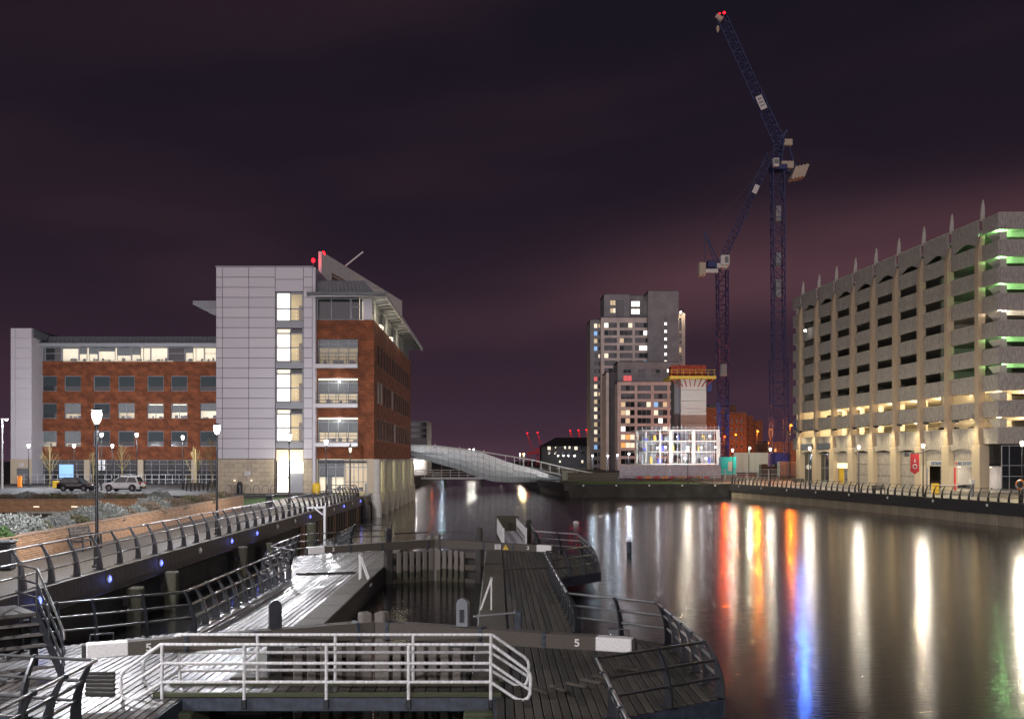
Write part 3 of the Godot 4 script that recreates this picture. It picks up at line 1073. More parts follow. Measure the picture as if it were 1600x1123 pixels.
	g.hexa([Vector3(0.5, 0.8, -60), Vector3(1.7, 0.8, -60), Vector3(1.36, 0.95, -69), Vector3(0.15, 0.95, -69), Vector3(0.5, 0.92, -60), Vector3(1.7, 0.92, -60), Vector3(1.36, 1.05, -69), Vector3(0.15, 1.05, -69)])
	obj("deck", g, M.mesh_white, gw)
	for s in [[0.44, 0.1], [1.76, 1.4]]:
		var holes := []
		for i in 14:
			for j in 3:
				holes.append(Rect2(0.22 + i * 0.63, 0.2 + j * 0.26, 0.34, 0.12))
		g = Geo.new()
		var dx: float = s[1] - s[0]
		var ax := Vector3(dx, 0.05, -9.0).normalized()
		g.wall(0, 9.0, 0, 1.0, holes, Transform3D(Basis(ax, Vector3.UP, ax.cross(Vector3.UP)), Vector3(s[0], 0.86, -60)), 0.04)
		obj("side_panel", g, M.white_paint, gw)
		g = Geo.new()
		g.cbox(Vector3(s[0], 1.32, -59.95), Vector3(0.12, 1.1, 0.12), 0.02)
		obj("end_post", g, M.white_paint, gw)
	g = Geo.new()
	g.cbox(Vector3(0.75, 1.2, -70.2), Vector3(1.5, 1.6, 0.5), 0.05)
	tag(obj("timber_fender", g, M.timber_green), "mossy timber fender block at the far end of the gangway", "fender")
	g = Geo.new()
	g.lathe([Vector2(0.2, -1), Vector2(0.2, 1.9), Vector2(0.14, 2.0), Vector2(0, 2.02)], Vector3(2.1, 0, -66), 10)
	tag(obj("guide_pile", g, M.timber_dark), "dark round pile right of the gangway", "pile")
	# floats
	k = 0
	for s in [[900, 819, 0.27, "round white buoy nearer the lock deck"], [938, 809, 0.27, "round white buoy further right, beyond the first"], [968, 797, 0.25, "faint white float far out near the quay"], [783, 760, 0.3, "white float under the curved bridge"]]:
		var d: float = 5.9 * 1600.0 / (s[1] - 717.0)
		g = Geo.new()
		var r: float = s[2]
		g.lathe([Vector2(0.0, -r * 0.5), Vector2(r * 0.8, -r * 0.35), Vector2(r, 0.0), Vector2(r * 0.86, r * 0.42), Vector2(r * 0.5, r * 0.7), Vector2(0.0, r * 0.8)], Vector3(px(s[0], d), 0.1, -d), 14)
		tag(obj("buoy", g, M.beam_white), s[3], "buoy", "white floats on the dock water")
	g = Geo.new()
	g.lathe([Vector2(0.17, -0.6), Vector2(0.17, 0.75), Vector2(0.1, 0.82), Vector2(0.0, 0.83)], Vector3(8.4, 0, -64.5), 10)
	var mk := thing("marker_post", "dark marker post with a pale top standing in the water", "post", Vector3(8.4, 0, -64.5))
	obj("post", g, M.blue_steel, mk)
	g = Geo.new()
	g.lathe([Vector2(0.19, 0.72), Vector2(0.19, 0.86), Vector2(0.0, 0.88)], Vector3(8.4, 0, -64.5), 10)
	obj("cap", g, M.galv, mk)


func footbridge() -> void:
	var o := thing("footbridge", "small footbridge with white tubular railings across the near lock end", "footbridge", Vector3(-3.6, DECK, -22.4))
	for side in 2:
		var z := -21.88 if side == 0 else -22.95
		var g := Geo.new()
		g.cbox(Vector3(-3.6, 0.67, z), Vector3(7.5, 0.3, 0.1), 0.012)
		obj("side_beam", g, M.blue_steel, o)
		g = Geo.new()
		g.cbox(Vector3(-3.6, 0.87, z + (0.02 if side == 0 else -0.02)), Vector3(7.44, 0.09, 0.12), 0.012)
		obj("kerb_timber", g, M.moss, o)
		for i in 5:
			g = Geo.new()
			var x := -7.12 + 1.752 * i
			var y0 := 0.66 if side == 0 else 0.8
			g.tube([Vector3(x, y0, z + (0.075 if side == 0 else -0.075)), Vector3(x, 1.95, z + (0.075 if side == 0 else -0.075))], 0.036, 8)
			var po := obj("post", g, M.white_paint, o)
			if side == 0:
				g = Geo.new()
				g.cbox(Vector3(x, 0.68, z + 0.075), Vector3(0.11, 0.2, 0.1), 0.015)
				obj("clamp", g, M.black_steel, po)
		var zz := z + (0.075 if side == 0 else -0.075)
		for j in 3:
			var y := 1.95 - 0.4 * j
			var line := [Vector3(-7.12, y, zz), Vector3(-0.11, y, zz)]
			g = Geo.new()
			g.tube(line, 0.036, 8)
			obj("rail", g, M.white_paint, o)
		for e in 2: # the end loops that slope down and turn back on themselves
			var s := -1.0 if e == 0 else 1.0
			var x0 := -7.12 if e == 0 else -0.11
			var f := func(dx: float, y: float) -> Vector3: return Vector3(x0 + s * dx, y, zz + (0.1 if side == 0 else -0.1) * dx)
			g = Geo.new()
			g.tube([f.call(0, 1.95), f.call(0.03, 1.945), f.call(0.74, 1.44), f.call(0.82, 1.36), f.call(0.85, 1.26), f.call(0.83, 0.92), f.call(0.79, 0.83), f.call(0.7, 0.78), f.call(0.6, 0.79), f.call(0.5, 0.83), f.call(0.0, 1.15)], 0.036, 8)
			obj("end_loop", g, M.white_paint, o)
			g = Geo.new()
			g.tube([f.call(0, 1.55), f.call(0.84, 0.99)], 0.034, 8)
			obj("sloping_rail", g, M.white_paint, o)
	for i in 27:
		var g := Geo.new()
		g.cbox(Vector3(-7.18 + 0.275 * i, 0.82 + rng.randf_range(-0.004, 0.004), -22.42), Vector3(0.255, 0.05, 0.94), 0.008)
		obj("plank", g, M["board_%d" % (i % 3)] if i < 14 else M["dull_board_%d" % (i % 3)], o)


func stairs() -> void:
	var o := thing("stairs", "dark steel stairs from the left promenade down to the timber deck", "stairs", Vector3(-11.2, DECK, -23.97))
	o.rotation.y = 0.72
	# local: x across, z towards the foot of the flight
	var g := Geo.new()
	g.cbox(Vector3(-0.55, 1.27, -1.9), Vector3(2.6, 0.1, 1.7), 0.02)
	obj("landing", g, M.board_1, o, false)
	for i in 6:
		g = Geo.new()
		g.cbox(Vector3(-0.05, 1.27 - 0.215 * (i + 1), -0.92 + 0.29 * i), Vector3(1.55, 0.045, 0.27), 0.008)
		obj("tread", g, M.board_0, o, false)
	for s in [-0.86, 0.76]:
		g = Geo.new()
		g.bar(Vector3(s, 1.2, -1.05), Vector3(s, -0.02, 0.82), 0.06, 0.26)
		obj("stringer", g, M.black_steel, o, false)
		var rails := [0.0, 0.36, 0.72]
		for h in rails:
			g = Geo.new()
			g.tube([Vector3(s, 2.38 - h, -2.6), Vector3(s, 2.38 - h, -1.12), Vector3(s, 2.34 - h, -1.02), Vector3(s, 1.1 - h, 0.82), Vector3(s, 1.0 - h, 0.88), Vector3(s, 0.9 - h if h < 0.7 else 0.3, 0.88)], 0.028, 7)
			obj("handrail", g, M.rail_steel if h == 0.0 else M.black_steel, o, false)
		for q in [[-2.55, 1.3, 2.36], [-1.1, 1.2, 2.36], [0.78, 0.0, 1.1], [-0.2, 0.65, 1.75]]:
			g = Geo.new()
			g.tube([Vector3(s, q[1], q[0]), Vector3(s, q[2], q[0])], 0.03, 7)
			obj("post", g, M.black_steel, o, false)
	for s in [-1.6, 0.7]:
		g = Geo.new()
		g.bar(Vector3(s, 1.2, -1.15), Vector3(s, -1.5, -1.15), 0.16, 0.16)
		obj("leg", g, M.black_steel, o, false)
	g = Geo.new()
	g.bar(Vector3(-1.5, 1.1, -1.1), Vector3(-1.1, -1.2, 0.3), 0.1, 0.14)
	obj("brace", g, M.black_steel, o, false)
	g = Geo.new()
	g.cbox(Vector3(-0.98, 1.9, -1.35), Vector3(0.16, 0.75, 0.04), 0.01)
	obj("pale_panel", g, M.galv, o, false)


# ---------------------------------------------------------------- lamps
func lamp_post(h: float, warm: bool) -> Node3D: # a slim black post on a thicker foot with a glowing cone under a flat cap
	var o := Node3D.new()
	var g := Geo.new()
	g.lathe([Vector2(0.16, 0), Vector2(0.16, 0.06), Vector2(0.105, 0.1), Vector2(0.105, 1.0), Vector2(0.085, 1.08), Vector2(0.06, 1.12), Vector2(0.05, h - 0.3), Vector2(0.05, h - 0.28)], Vector3.ZERO, 12)
	obj("post", g, M.black_steel, o)
	g = Geo.new()
	g.lathe([Vector2(0.05, h - 0.30), Vector2(0.085, h - 0.26), Vector2(0.085, h - 0.21), Vector2(0.0, h - 0.2)], Vector3.ZERO, 12)
	obj("collar", g, M.black_steel, o)
	g = Geo.new()
	g.lathe([Vector2(0.0, h - 0.205), Vector2(0.075, h - 0.2), Vector2(0.14, h - 0.06), Vector2(0.18, h + 0.12), Vector2(0.15, h + 0.22), Vector2(0.0, h + 0.25)], Vector3.ZERO, 14)
	obj("lantern_glass", g, M.lantern_warm if warm else M.lantern, o)
	g = Geo.new()
	g.lathe([Vector2(0.0, h + 0.255), Vector2(0.19, h + 0.255), Vector2(0.2, h + 0.275), Vector2(0.06, h + 0.33), Vector2(0.0, h + 0.34)], Vector3.ZERO, 14)
	obj("cap", g, M.black_steel, o)
	return o


func put_lamp(proto: Node3D, label: String, at: Vector3, h: float, c: Color, e: float, group: String) -> void:
	var o := dup(proto, "street_lamp", label, at, 0.0, group)
	o.set_meta("category", "street lamp")
	off[o] = at
	lamp(o, at + Vector3.UP * (h + 0.02), c, e, 0.16)


func lamps() -> void:
	var white := Color(0.97, 0.97, 1.0)
	var a := lamp_post(5.25, false)
	var l := ["promenade lamp off to the left beside the stairs", "tall promenade lamp nearest the bench, the brightest of the row", "promenade lamp in front of the brown shrubs, before the white tower", "promenade lamp in front of the lit stairwell windows", "promenade lamp before the brick bay, nearest the round columns"]
	var k := 0
	for d in [17.5, 36.0, 51.5, 69.5, 90.0]:
		put_lamp(a, l[k], Vector3(-14.05 - (0.9 if k == 4 else 0.0), QUAY, -d), 5.25, white, [150.0, 105.0, 85.0, 80.0, 75.0][k], "lamps along the left promenade")
		k += 1
	# the lamps of the road bridge that the view is taken from, behind the camera
	var rb := lamp_post(8.0, false)
	put_lamp(rb, "road lamp on the bridge behind the viewer, left of the lock", Vector3(-5.5, 2.6, 5.0), 8.0, white, 230.0, "road lamps behind the viewer")
	put_lamp(rb, "road lamp on the bridge behind the viewer, right of the lock", Vector3(5.0, 2.6, 6.0), 8.0, white, 210.0, "road lamps behind the viewer")
	rb.free()
	k = 0
	var y := ["yard lamp in front of the white end tower", "yard lamp left of the dark car, before the glazing", "yard lamp just right of the parking sign, before the second pillar", "yard lamp above the white car's roof, small and set back", "yard lamp standing behind the white car", "yard lamp between the white car and the bare tree"]
	for q in [[44, 697, 124.0], [115, 697, 128.0], [158, 680, 113.0], [175, 697, 130.0], [213, 680, 112.0], [285, 684, 114.0]]:
		var h: float = py(q[1], q[2]) - (UPPER - 0.1)
		var b := lamp_post(h, false)
		b.name = "street_lamp"
		var at := Vector3(px(q[0], q[2]), UPPER - 0.1, -q[2])
		put_lamp(b, y[k], at, h, white, 60.0, "lamps in the parking yard")
		b.free()
		k += 1
	# tall white column at the far left edge
	var o := thing("street_lamp", "tall white road lamp at the left edge with a flat head", "street lamp", Vector3(-56.5, UPPER - 0.1, -117))
	var g := Geo.new()
	g.lathe([Vector2(0.14, 0), Vector2(0.09, 8.0), Vector2(0.0, 8.02)], Vector3(-56.5, UPPER - 0.1, -117), 10)
	obj("post", g, M.white_paint, o)
	g = Geo.new()
	g.cbox(Vector3(-56.2, 10.5, -117), Vector3(0.9, 0.12, 0.3), 0.03)
	obj("head", g, M.white_paint, o)
	g = Geo.new()
	g.lathe([Vector2(0.0, -0.18), Vector2(0.13, -0.12), Vector2(0.17, 0.0), Vector2(0.0, 0.02)], Vector3(-56.0, 10.42, -117), 10)
	obj("lamp_glass", g, M.lantern, o)
	lamp(o, Vector3(-56.0, 10.33, -117), Color(0.85, 0.92, 1.0), 50.0, 0.15)
	# right promenade, lit cones on black posts along the railing
	var w := lamp_post(5.15, true)
	var rl := ["quay lamp furthest left, before the white scaffolded building", "quay lamp before the teal cabin", "quay lamp before the blue hoarding and tall crane", "quay lamp before the glass shopfront with the blue P sign", "quay lamp before the blank grey panels of the car park", "quay lamp with the red banner", "quay lamp at the right edge beside the lifebuoy"]
	k = 0
	for q in [[1075, 156.5], [1145, 158.5], [1204, 143.0], [1265.5, 131.0], [1342.5, 118.0], [1443, 104.0], [1598, 88.5]]:
		var at := Vector3(px(q[0], q[1]), QUAY - 0.05, -q[1])
		put_lamp(w, rl[k], at, 5.15, Color(1.0, 0.95, 0.86), [54.0, 52.0, 52.0, 56.0, 62.0, 66.0, 70.0][k], "lamps along the right quay")
		k += 1
	# small brass lantern on the quay by the columns
	o = thing("street_lamp", "small brass lantern lamp in front of the round columns", "street lamp", Vector3(-14.1, QUAY, -99))
	g = Geo.new()
	g.tube([Vector3(-14.1, QUAY, -99), Vector3(-14.1, 6.5, -99)], 0.05, 8)
	obj("post", g, M.black_steel, o)
	g = Geo.new()
	g.lathe([Vector2(0.05, 6.5), Vector2(0.12, 6.6), Vector2(0.16, 7.0), Vector2(0.0, 7.02)], Vector3(-14.1, 0, -99), 8)
	obj("lantern_glass", g, M.lit_cream, o)
	g = Geo.new()
	g.lathe([Vector2(0.2, 7.02), Vector2(0.08, 7.2), Vector2(0.02, 7.45), Vector2(0.0, 7.46)], Vector3(-14.1, 0, -99), 8)
	obj("cap", g, M.black_steel, o)
	a.free()
	w.free()
	# beacons
	for q in [[489, 407, 112.0, "red beacon on the short mast at the roof's left"], [505, 396, 113.0, "red beacon at the peak of the sloping roof screen"]]:
		var p := Vector3(px(q[0], q[2]), py(q[1], q[2]), -q[2])
		var bc := thing("roof_beacon", q[3], "beacon", p - Vector3.UP * 2.2)
		g = Geo.new()
		g.tube([p - Vector3.UP * 3.4, p - Vector3.UP * 0.1], 0.05, 6)
		obj("mast", g, M.grey_steel, bc)
		g = Geo.new()
		g.lathe([Vector2(0.0, -0.2), Vector2(0.16, -0.16), Vector2(0.2, 0.05), Vector2(0.12, 0.22), Vector2(0.0, 0.24)], p, 10)
		obj("lamp_glass", g, M.beacon, bc)
		lamp(bc, p, Color(1.0, 0.05, 0.10), 5.0, 0.15)
		off[bc] = p


# ---------------------------------------------------------------- planting and the promenade's furniture
func leaf_ball(rx: float, h: float, count: int, leaf: float, spread: float) -> ArrayMesh:
	var g := Geo.new()
	var f := FastNoiseLite.new()
	f.seed = rng.randi() % 1000
	f.frequency = 1.6
	for i in count:
		var d := Vector3(rng.randfn(), absf(rng.randfn()) * 0.9, rng.randfn()).normalized()
		var k := 0.55 + 0.5 * pow(rng.randf(), 0.5) + 0.38 * f.get_noise_3dv(d * 1.2)
		var p := Vector3(d.x * rx, d.y * h, d.z * rx) * k
		var up := (d + Vector3(rng.randfn(), rng.randfn() + 0.6, rng.randfn()) * spread).normalized()
		var s := up.cross(Vector3(rng.randfn(), rng.randfn(), rng.randfn())).normalized() * leaf * 0.32
		var l := leaf * rng.randf_range(0.7, 1.5)
		g.quad(p - up * l * 0.5, p + s, p + up * l * 0.5, p - s)
	return g.mesh()


func bare_tree(h: float, seed_: int) -> ArrayMesh:
	var g := Geo.new()
	rng.seed = seed_
	g.tube([Vector3.ZERO, Vector3(0.03, h * 0.35, 0), Vector3(0, h, 0.03)], 0.05, 6)
	for i in 22:
		var y := h * rng.randf_range(0.3, 0.97)
		var az := rng.randf() * TAU
		var reach := (h - y) * 0.42 + 0.35
		var d := Vector3(cos(az), 1.25, sin(az)).normalized()
		var a := Vector3(0, y, 0)
		var m := a + d * reach * 0.5 + Vector3(0, -0.04, 0)
		var e := a + d * reach + Vector3(0, reach * 0.25, 0)
		g.tube([a, m, e], 0.016, 4)
		for j in 3:
			var t := rng.randf_range(0.3, 1.0)
			var s := a.lerp(e, t)
			var dd := (d + Vector3(rng.randfn(), rng.randfn() * 0.5 + 0.6, rng.randfn()) * 0.6).normalized()
			g.tube([s, s + dd * reach * 0.4], 0.008, 3)
	return g.mesh()


func planting() -> void:
	# front planter: a long brick wall beside the promenade with shrubs on top
	var a := Vector3(-17.05, 0, -28)
	var b := Vector3(-19.5, 0, -79)
	var d := (b - a).normalized()
	var out := Vector3(-d.z, 0, d.x)
	var o := thing("brick_planter", "long buff brick planter along the left promenade, filled with shrubs", "planter", Vector3(-18, QUAY, -52))
	var g := Geo.new()
	g.hexa([a + Vector3.UP * (QUAY - 0.1), b + Vector3.UP * (QUAY - 0.1), b - out * 0.3 + Vector3.UP * (QUAY - 0.1), a - out * 0.3 + Vector3.UP * (QUAY - 0.1), a + Vector3.UP * 3.02, b + Vector3.UP * 3.02, b - out * 0.3 + Vector3.UP * 3.02, a - out * 0.3 + Vector3.UP * 3.02])
	obj("front_wall", g, M.brick_buff, o)
	g = Geo.new()
	g.hexa([b - out * 0.302 + Vector3.UP * (QUAY - 0.1), b - out * 2.6 + Vector3.UP * (QUAY - 0.1), b - out * 2.6 - d * 0.3 + Vector3.UP * (QUAY - 0.1), b - out * 0.302 - d * 0.3 + Vector3.UP * (QUAY - 0.1), b - out * 0.302 + Vector3.UP * 3.02, b - out * 2.6 + Vector3.UP * 3.02, b - out * 2.6 - d * 0.3 + Vector3.UP * 3.02, b - out * 0.302 - d * 0.3 + Vector3.UP * 3.02])
	obj("end_wall", g, M.brick_buff, o)
	g = Geo.new()
	var c := a - out * 2.6
	var e := b - out * 2.6
	g.hexa([c + Vector3.UP * QUAY, e + Vector3.UP * QUAY, e - out * 0.3 + Vector3.UP * QUAY, c - out * 0.3 + Vector3.UP * QUAY, c + Vector3.UP * 2.95, e + Vector3.UP * 2.95, e - out * 0.3 + Vector3.UP * 2.95, c - out * 0.3 + Vector3.UP * 2.95])
	obj("back_wall", g, M.brick_buff, o)
	for i in 42: # a soldier course along the top, one cap at a time
		g = Geo.new()
		var p := a.lerp(b, (i + 0.5) / 42.0) - out * 0.15 + Vector3.UP * 3.06
		g.cbox(p, Vector3(1.195, 0.08, 0.34), 0.012, Basis(d, Vector3.UP, d.cross(Vector3.UP)))
		obj("cap_brick", g, M.brick_cap, o)
	g = Geo.new()
	g.hexa([a - out * 0.3 + Vector3.UP * 2.2, b - out * 0.3 + Vector3.UP * 2.2, e + Vector3.UP * 2.2, c + Vector3.UP * 2.2, a - out * 0.3 + Vector3.UP * 2.93, b - out * 0.3 + Vector3.UP * 2.93, e + Vector3.UP * 2.93, c + Vector3.UP * 2.93])
	obj("soil", g, M.soil, o)
	# back planter, facing the camera
	var o2 := thing("brick_planter", "orange brick planter wall further back, facing the water, low lavender on top", "planter", Vector3(-31, QUAY, -74))
	g = Geo.new()
	g.span(Vector3(-44, QUAY - 0.1, -73), Vector3(-24, 2.98, -73.3))
	obj("front_wall", g, M.brick_buff, o2)
	g = Geo.new()
	g.span(Vector3(-44, QUAY, -73.3), Vector3(-24, 2.9, -77))
	obj("soil", g, M.soil, o2)
	for i in 20:
		g = Geo.new()
		g.cbox(Vector3(-43.5 + i, 3.02, -73.15), Vector3(0.985, 0.08, 0.35), 0.012)
		obj("cap_brick", g, M.brick_cap, o2)
	for x in [-32.8, -30.1]:
		g = Geo.new()
		g.cbox(Vector3(x, 2.5, -72.99), Vector3(0.42, 0.09, 0.03), 0.01)
		obj("wall_light", g, M.lit_cream, o2)
	g = Geo.new()
	g.cbox(Vector3(-28.5, 2.45, -66), Vector3(4.6, 0.14, 0.6), 0.03)
	var ob := thing("stone_bench", "pale backless stone bench between the two brick planters", "bench", Vector3(-28.5, QUAY, -66))
	obj("seat", g, M.paving_pale, ob)
	for x in [-30.2, -26.8]:
		g = Geo.new()
		g.cbox(Vector3(x, 2.24, -66), Vector3(0.4, 0.28, 0.5), 0.02)
		obj("leg", g, M.concrete_pale, ob)
	# shrubs
	var protos := {}
	for q in [["silver", 0.85, 0.8, 3000, 0.11, 0.8], ["brown", 0.85, 0.62, 2600, 0.085, 0.5], ["green", 0.9, 0.75, 2800, 0.12, 0.8], ["olive", 0.8, 0.6, 2200, 0.10, 0.6]]:
		protos[q[0]] = [leaf_ball(q[1], q[2], q[3], q[4], q[5]), leaf_ball(q[1] * 1.1, q[2] * 0.92, q[3], q[4], q[5])]
	var words := {"silver": "silver-leaved shrub", "brown": "rounded brown shrub", "green": "bright green leafy shrub", "olive": "olive-brown shrub"}
	var seen := {}
	var k := 0
	for q in [[35.0, "silver", 1.0], [36.9, "green", 1.25], [38.7, "silver", 1.3], [40.3, "silver", 1.25], [41.9, "olive", 1.05], [44.6, "silver", 0.95], [46.3, "olive", 0.85], [47.8, "silver", 1.15], [49.6, "silver", 1.2], [51.3, "silver", 1.05], [53.0, "brown", 1.1], [54.9, "silver", 0.85], [56.7, "brown", 1.15], [59.0, "silver", 1.25], [61.4, "brown", 1.25], [64.0, "brown", 1.05], [66.5, "olive", 1.15], [69.0, "brown", 1.25], [71.5, "brown", 1.1], [74.0, "olive", 1.15], [76.8, "brown", 1.1]]:
		var kind: String = q[1]
		var n: int = seen.get(kind, 0)
		seen[kind] = n + 1
		var t: float = (q[0] - 28.0) / 51.0
		var p := a.lerp(b, t) - out * rng.randf_range(0.75, 1.3)
		var s := place("shrub", protos[kind][k % 2], M["leaf_" + kind], self, Vector3(p.x, 2.88, p.z), rng.randf() * TAU)
		s.name = numbered("shrub")
		s.scale = Vector3.ONE * q[2] * 0.86
		tag(s, "%s, %s of its kind from the left in the front brick planter" % [words[kind], ORD[n]], "shrub", "shrubs in the front planter")
		k += 1
	for i in 16:
		var kind: String = ["brown", "olive", "brown", "silver"][i % 4]
		var s := place("shrub", protos[kind][i % 2], M["leaf_" + kind], self, Vector3(-43.0 + i * 1.22, 2.8, -74.6 - rng.randf() * 0.8), rng.randf() * TAU)
		s.name = numbered("shrub")
		s.scale = Vector3(1.15, 0.85 + 0.2 * rng.randf(), 1.1)
		tag(s, "low dry lavender-like shrub, %s from the left on the back brick planter" % ORD[i], "shrub", "low shrubs on the back planter")
	# bare young trees in the yard
	k = 0
	for q in [[330, 108.0, 5.4, "bare young tree lit yellow, right beside the white tower"], [305, 118.0, 4.6, "bare young tree behind the yard lamp, left of the yellow one"], [190, 122.0, 4.9, "bare young tree behind the white car"], [77, 124.0, 5.2, "bare young tree left of the dark car"], [145, 125.0, 4.2, "bare young tree by the parking sign"]]:
		var tp := Vector3(px(q[0], q[1]), UPPER - 0.1, -q[1])
		var tr := thing("bare_tree", q[3], "tree", tp, "bare young trees in the parking yard")
		place("branches", bare_tree(q[2], 40 + k), M.bark, tr, tp)
		g = Geo.new()
		for sx in [-0.35, 0.35]:
			g.tube([tp + Vector3(sx, 0, 0), tp + Vector3(sx, 1.1, 0)], 0.04, 5)
		g.bar(tp + Vector3(-0.4, 0.95, 0.05), tp + Vector3(0.4, 0.95, 0.05), 0.03, 0.08)
		obj("stake", g, M.timber, tr)
		k += 1
	rng.seed = 77


func slat_bench(label: String, at: Vector3, turn: float) -> void:
	var o := thing("bench", label, "bench", at)
	o.rotation.y = turn
	for i in 4:
		var g := Geo.new()
		g.cbox(Vector3(0, 0.45, 0.16 - i * 0.115), Vector3(1.7, 0.035, 0.095), 0.008)
		obj("seat_slat", g, M.timber_dark, o, false)
	for i in 4:
		var g := Geo.new()
		g.cbox(Vector3(0, 0.56 + i * 0.12, -0.28 - i * 0.035), Vector3(1.7, 0.095, 0.03), 0.008, Basis(Vector3.RIGHT, -0.25))
		obj("back_slat", g, M.timber_dark, o, false)
	for s in [-0.78, 0.78]:
		var g := Geo.new()
		g.bar(Vector3(s, 0, 0.2), Vector3(s, 0.64, 0.18), 0.06, 0.06)
		g.bar(Vector3(s, 0, -0.22), Vector3(s, 0.98, -0.40), 0.06, 0.06)
		g.bar(Vector3(s, 0.64, 0.22), Vector3(s, 0.66, -0.34), 0.06, 0.04)
		g.bar(Vector3(s, 0.41, 0.2), Vector3(s, 0.41, -0.26), 0.05, 0.05)
		obj("end_frame", g, M.black_steel, o, false)


func furniture() -> void:
	railing("bowed black railing with three rails along the left promenade", [Vector2(-13.32, -19.5), Vector2(-13.34, -97.6), Vector2(-13.5, -100.2), Vector2(-16.5, -100.6)], 1.0, 1.86, QUAY + 0.09)
	slat_bench("dark slatted bench on the left promenade against the brick planter", Vector3(-17.0, QUAY, -42.6), PI / 2 - 0.1)
	for q in [[-16.75, -35.0, "black litter bin at the left edge beside the brick planter"], [-17.6, -79.5, "black litter bin on the promenade just past the end of the planter"]]:
		var o := thing("litter_bin", q[2], "bin", Vector3(q[0], QUAY, q[1]))
		var g := Geo.new()
		g.cbox(Vector3(q[0], QUAY + 0.48, q[1]), Vector3(0.5, 0.9, 0.5), 0.05)
		obj("body", g, M.black_steel, o)
		g = Geo.new()
		g.cbox(Vector3(q[0], QUAY + 0.99, q[1]), Vector3(0.56, 0.08, 0.56), 0.03)
		obj("lid", g, M.grey_steel, o)
		g = Geo.new()
		g.box(Vector3(q[0], QUAY + 0.8, q[1] + 0.252), Vector3(0.3, 0.14, 0.02))
		obj("slot", g, M.black_hole, o)
	# parking sign, yellow grit bins, small things in the yard
	var p := Vector3(px(158, 114.0), UPPER - 0.1, -114)
	var o := thing("parking_sign", "white parking notice on a pole left of the white car", "sign", p)
	var g := Geo.new()
	g.tube([p, p + Vector3.UP * 3.4], 0.05, 8)
	obj("pole", g, M.grey_steel, o)
	for i in 2:
		g = Geo.new()
		g.cbox(p + Vector3(0.05, 3.05 - i * 0.62, 0.08), Vector3(0.72, 0.52, 0.04), 0.015)
		var pl := obj("plate", g, M.white_paint, o)
		for j in 3:
			g = Geo.new()
			g.box(p + Vector3(0.05, 3.18 - i * 0.62 - j * 0.13, 0.104), Vector3(0.5 - 0.1 * j, 0.05, 0.006))
			obj("print", g, M.sign_text_blue, pl)
	for q in [[30, 125.0, "upright yellow parking machine beside the white end tower", M.orange_plastic, Vector3(0.45, 1.25, 0.4)], [87, 121.0, "squat yellow grit bin behind the dark car", M.yellow_plastic, Vector3(0.7, 0.75, 0.5)]]:
		p = Vector3(px(q[0], q[1]), UPPER - 0.1, -q[1])
		o = thing("grit_bin" if q[0] == 87 else "parking_machine", q[2], "bin" if q[0] == 87 else "machine", p)
		g = Geo.new()
		g.cbox(p + Vector3.UP * q[4].y * 0.5, q[4], 0.05)
		obj("body", g, q[3], o)
		g = Geo.new()
		g.cbox(p + Vector3.UP * (q[4].y + 0.05), Vector3(q[4].x * 1.08, 0.1, q[4].z * 1.1), 0.03)
		obj("lid", g, q[3], o)
	# tubular fence in front of the office glazing
	o = thing("yard_fence", "low pale tubular fence in front of the office ground floor", "fence", Vector3(-52, UPPER - 0.1, -141))
	for i in 34:
		g = Geo.new()
		g.tube([Vector3(-66 + i * 0.93, UPPER - 0.1, -141), Vector3(-66 + i * 0.93, UPPER + 1.2, -141)], 0.045, 5)
		obj("post", g, M.galv, o)
	for h in [0.55, 1.2]:
		g = Geo.new()
		g.tube([Vector3(-66, UPPER + h, -141), Vector3(-35.3, UPPER + h, -141)], 0.045, 5)
		obj("rail", g, M.galv, o)
	k_bollards()
	# cycle hoops beside the tower's stone base, a bin, and small wall lights
	var n := 0
	for x in [357, 370, 386, 400, 414, 427]:
		var hp := Vector3(px(x, 101.5), UPPER - 0.1, -101.5)
		g = Geo.new()
		var line := []
		for i in 9:
			var t := PI * i / 8.0
			line.append(hp + Vector3(-cos(t) * 0.3, 0.55 + sin(t) * 0.28, 0))
		g.tube([hp + Vector3(-0.3, 0, 0)] + line + [hp + Vector3(0.3, 0, 0)], 0.03, 6)
		tag(obj("cycle_hoop", g, M.grey_steel), "%s steel cycle hoop from the left beside the tower's stone base" % ORD[n], "cycle stand", "cycle hoops")
		n += 1
	p = Vector3(px(374, 102.0), UPPER - 0.1, -102)
	g = Geo.new()
	g.lathe([Vector2(0.28, 0), Vector2(0.3, 0.9), Vector2(0.24, 1.02), Vector2(0.24, 1.1), Vector2(0.14, 1.2), Vector2(0, 1.22)], p, 12)
	o = thing("litter_bin", "round black litter bin among the cycle hoops", "bin", p)
	obj("body", g, M.black_steel, o)
	# yellow salt bin and clutter by the glazed bay
	p = Vector3(px(494, 101.0), UPPER - 0.1, -101)
	o = thing("wheelie_bin", "yellow rounded bin beside the glazed brick bay", "bin", p)
	g = Geo.new()
	g.lathe([Vector2(0.36, 0), Vector2(0.42, 0.5), Vector2(0.4, 0.9), Vector2(0.28, 1.1), Vector2(0, 1.14)], p, 12)
	obj("body", g, M.yellow_plastic, o)


func k_bollards() -> void:
	for i in 7:
		var p := Vector3(px(291 + i * 6.5, 110.0), UPPER - 0.1, -110)
		var g := Geo.new()
		g.lathe([Vector2(0.09, 0), Vector2(0.09, 0.85), Vector2(0.05, 0.93), Vector2(0, 0.94)], p, 8)
		tag(obj("bollard", g, M.timber), "%s timber bollard from the left near the yellow bare tree" % ORD[i], "bollard", "timber bollards in the yard")


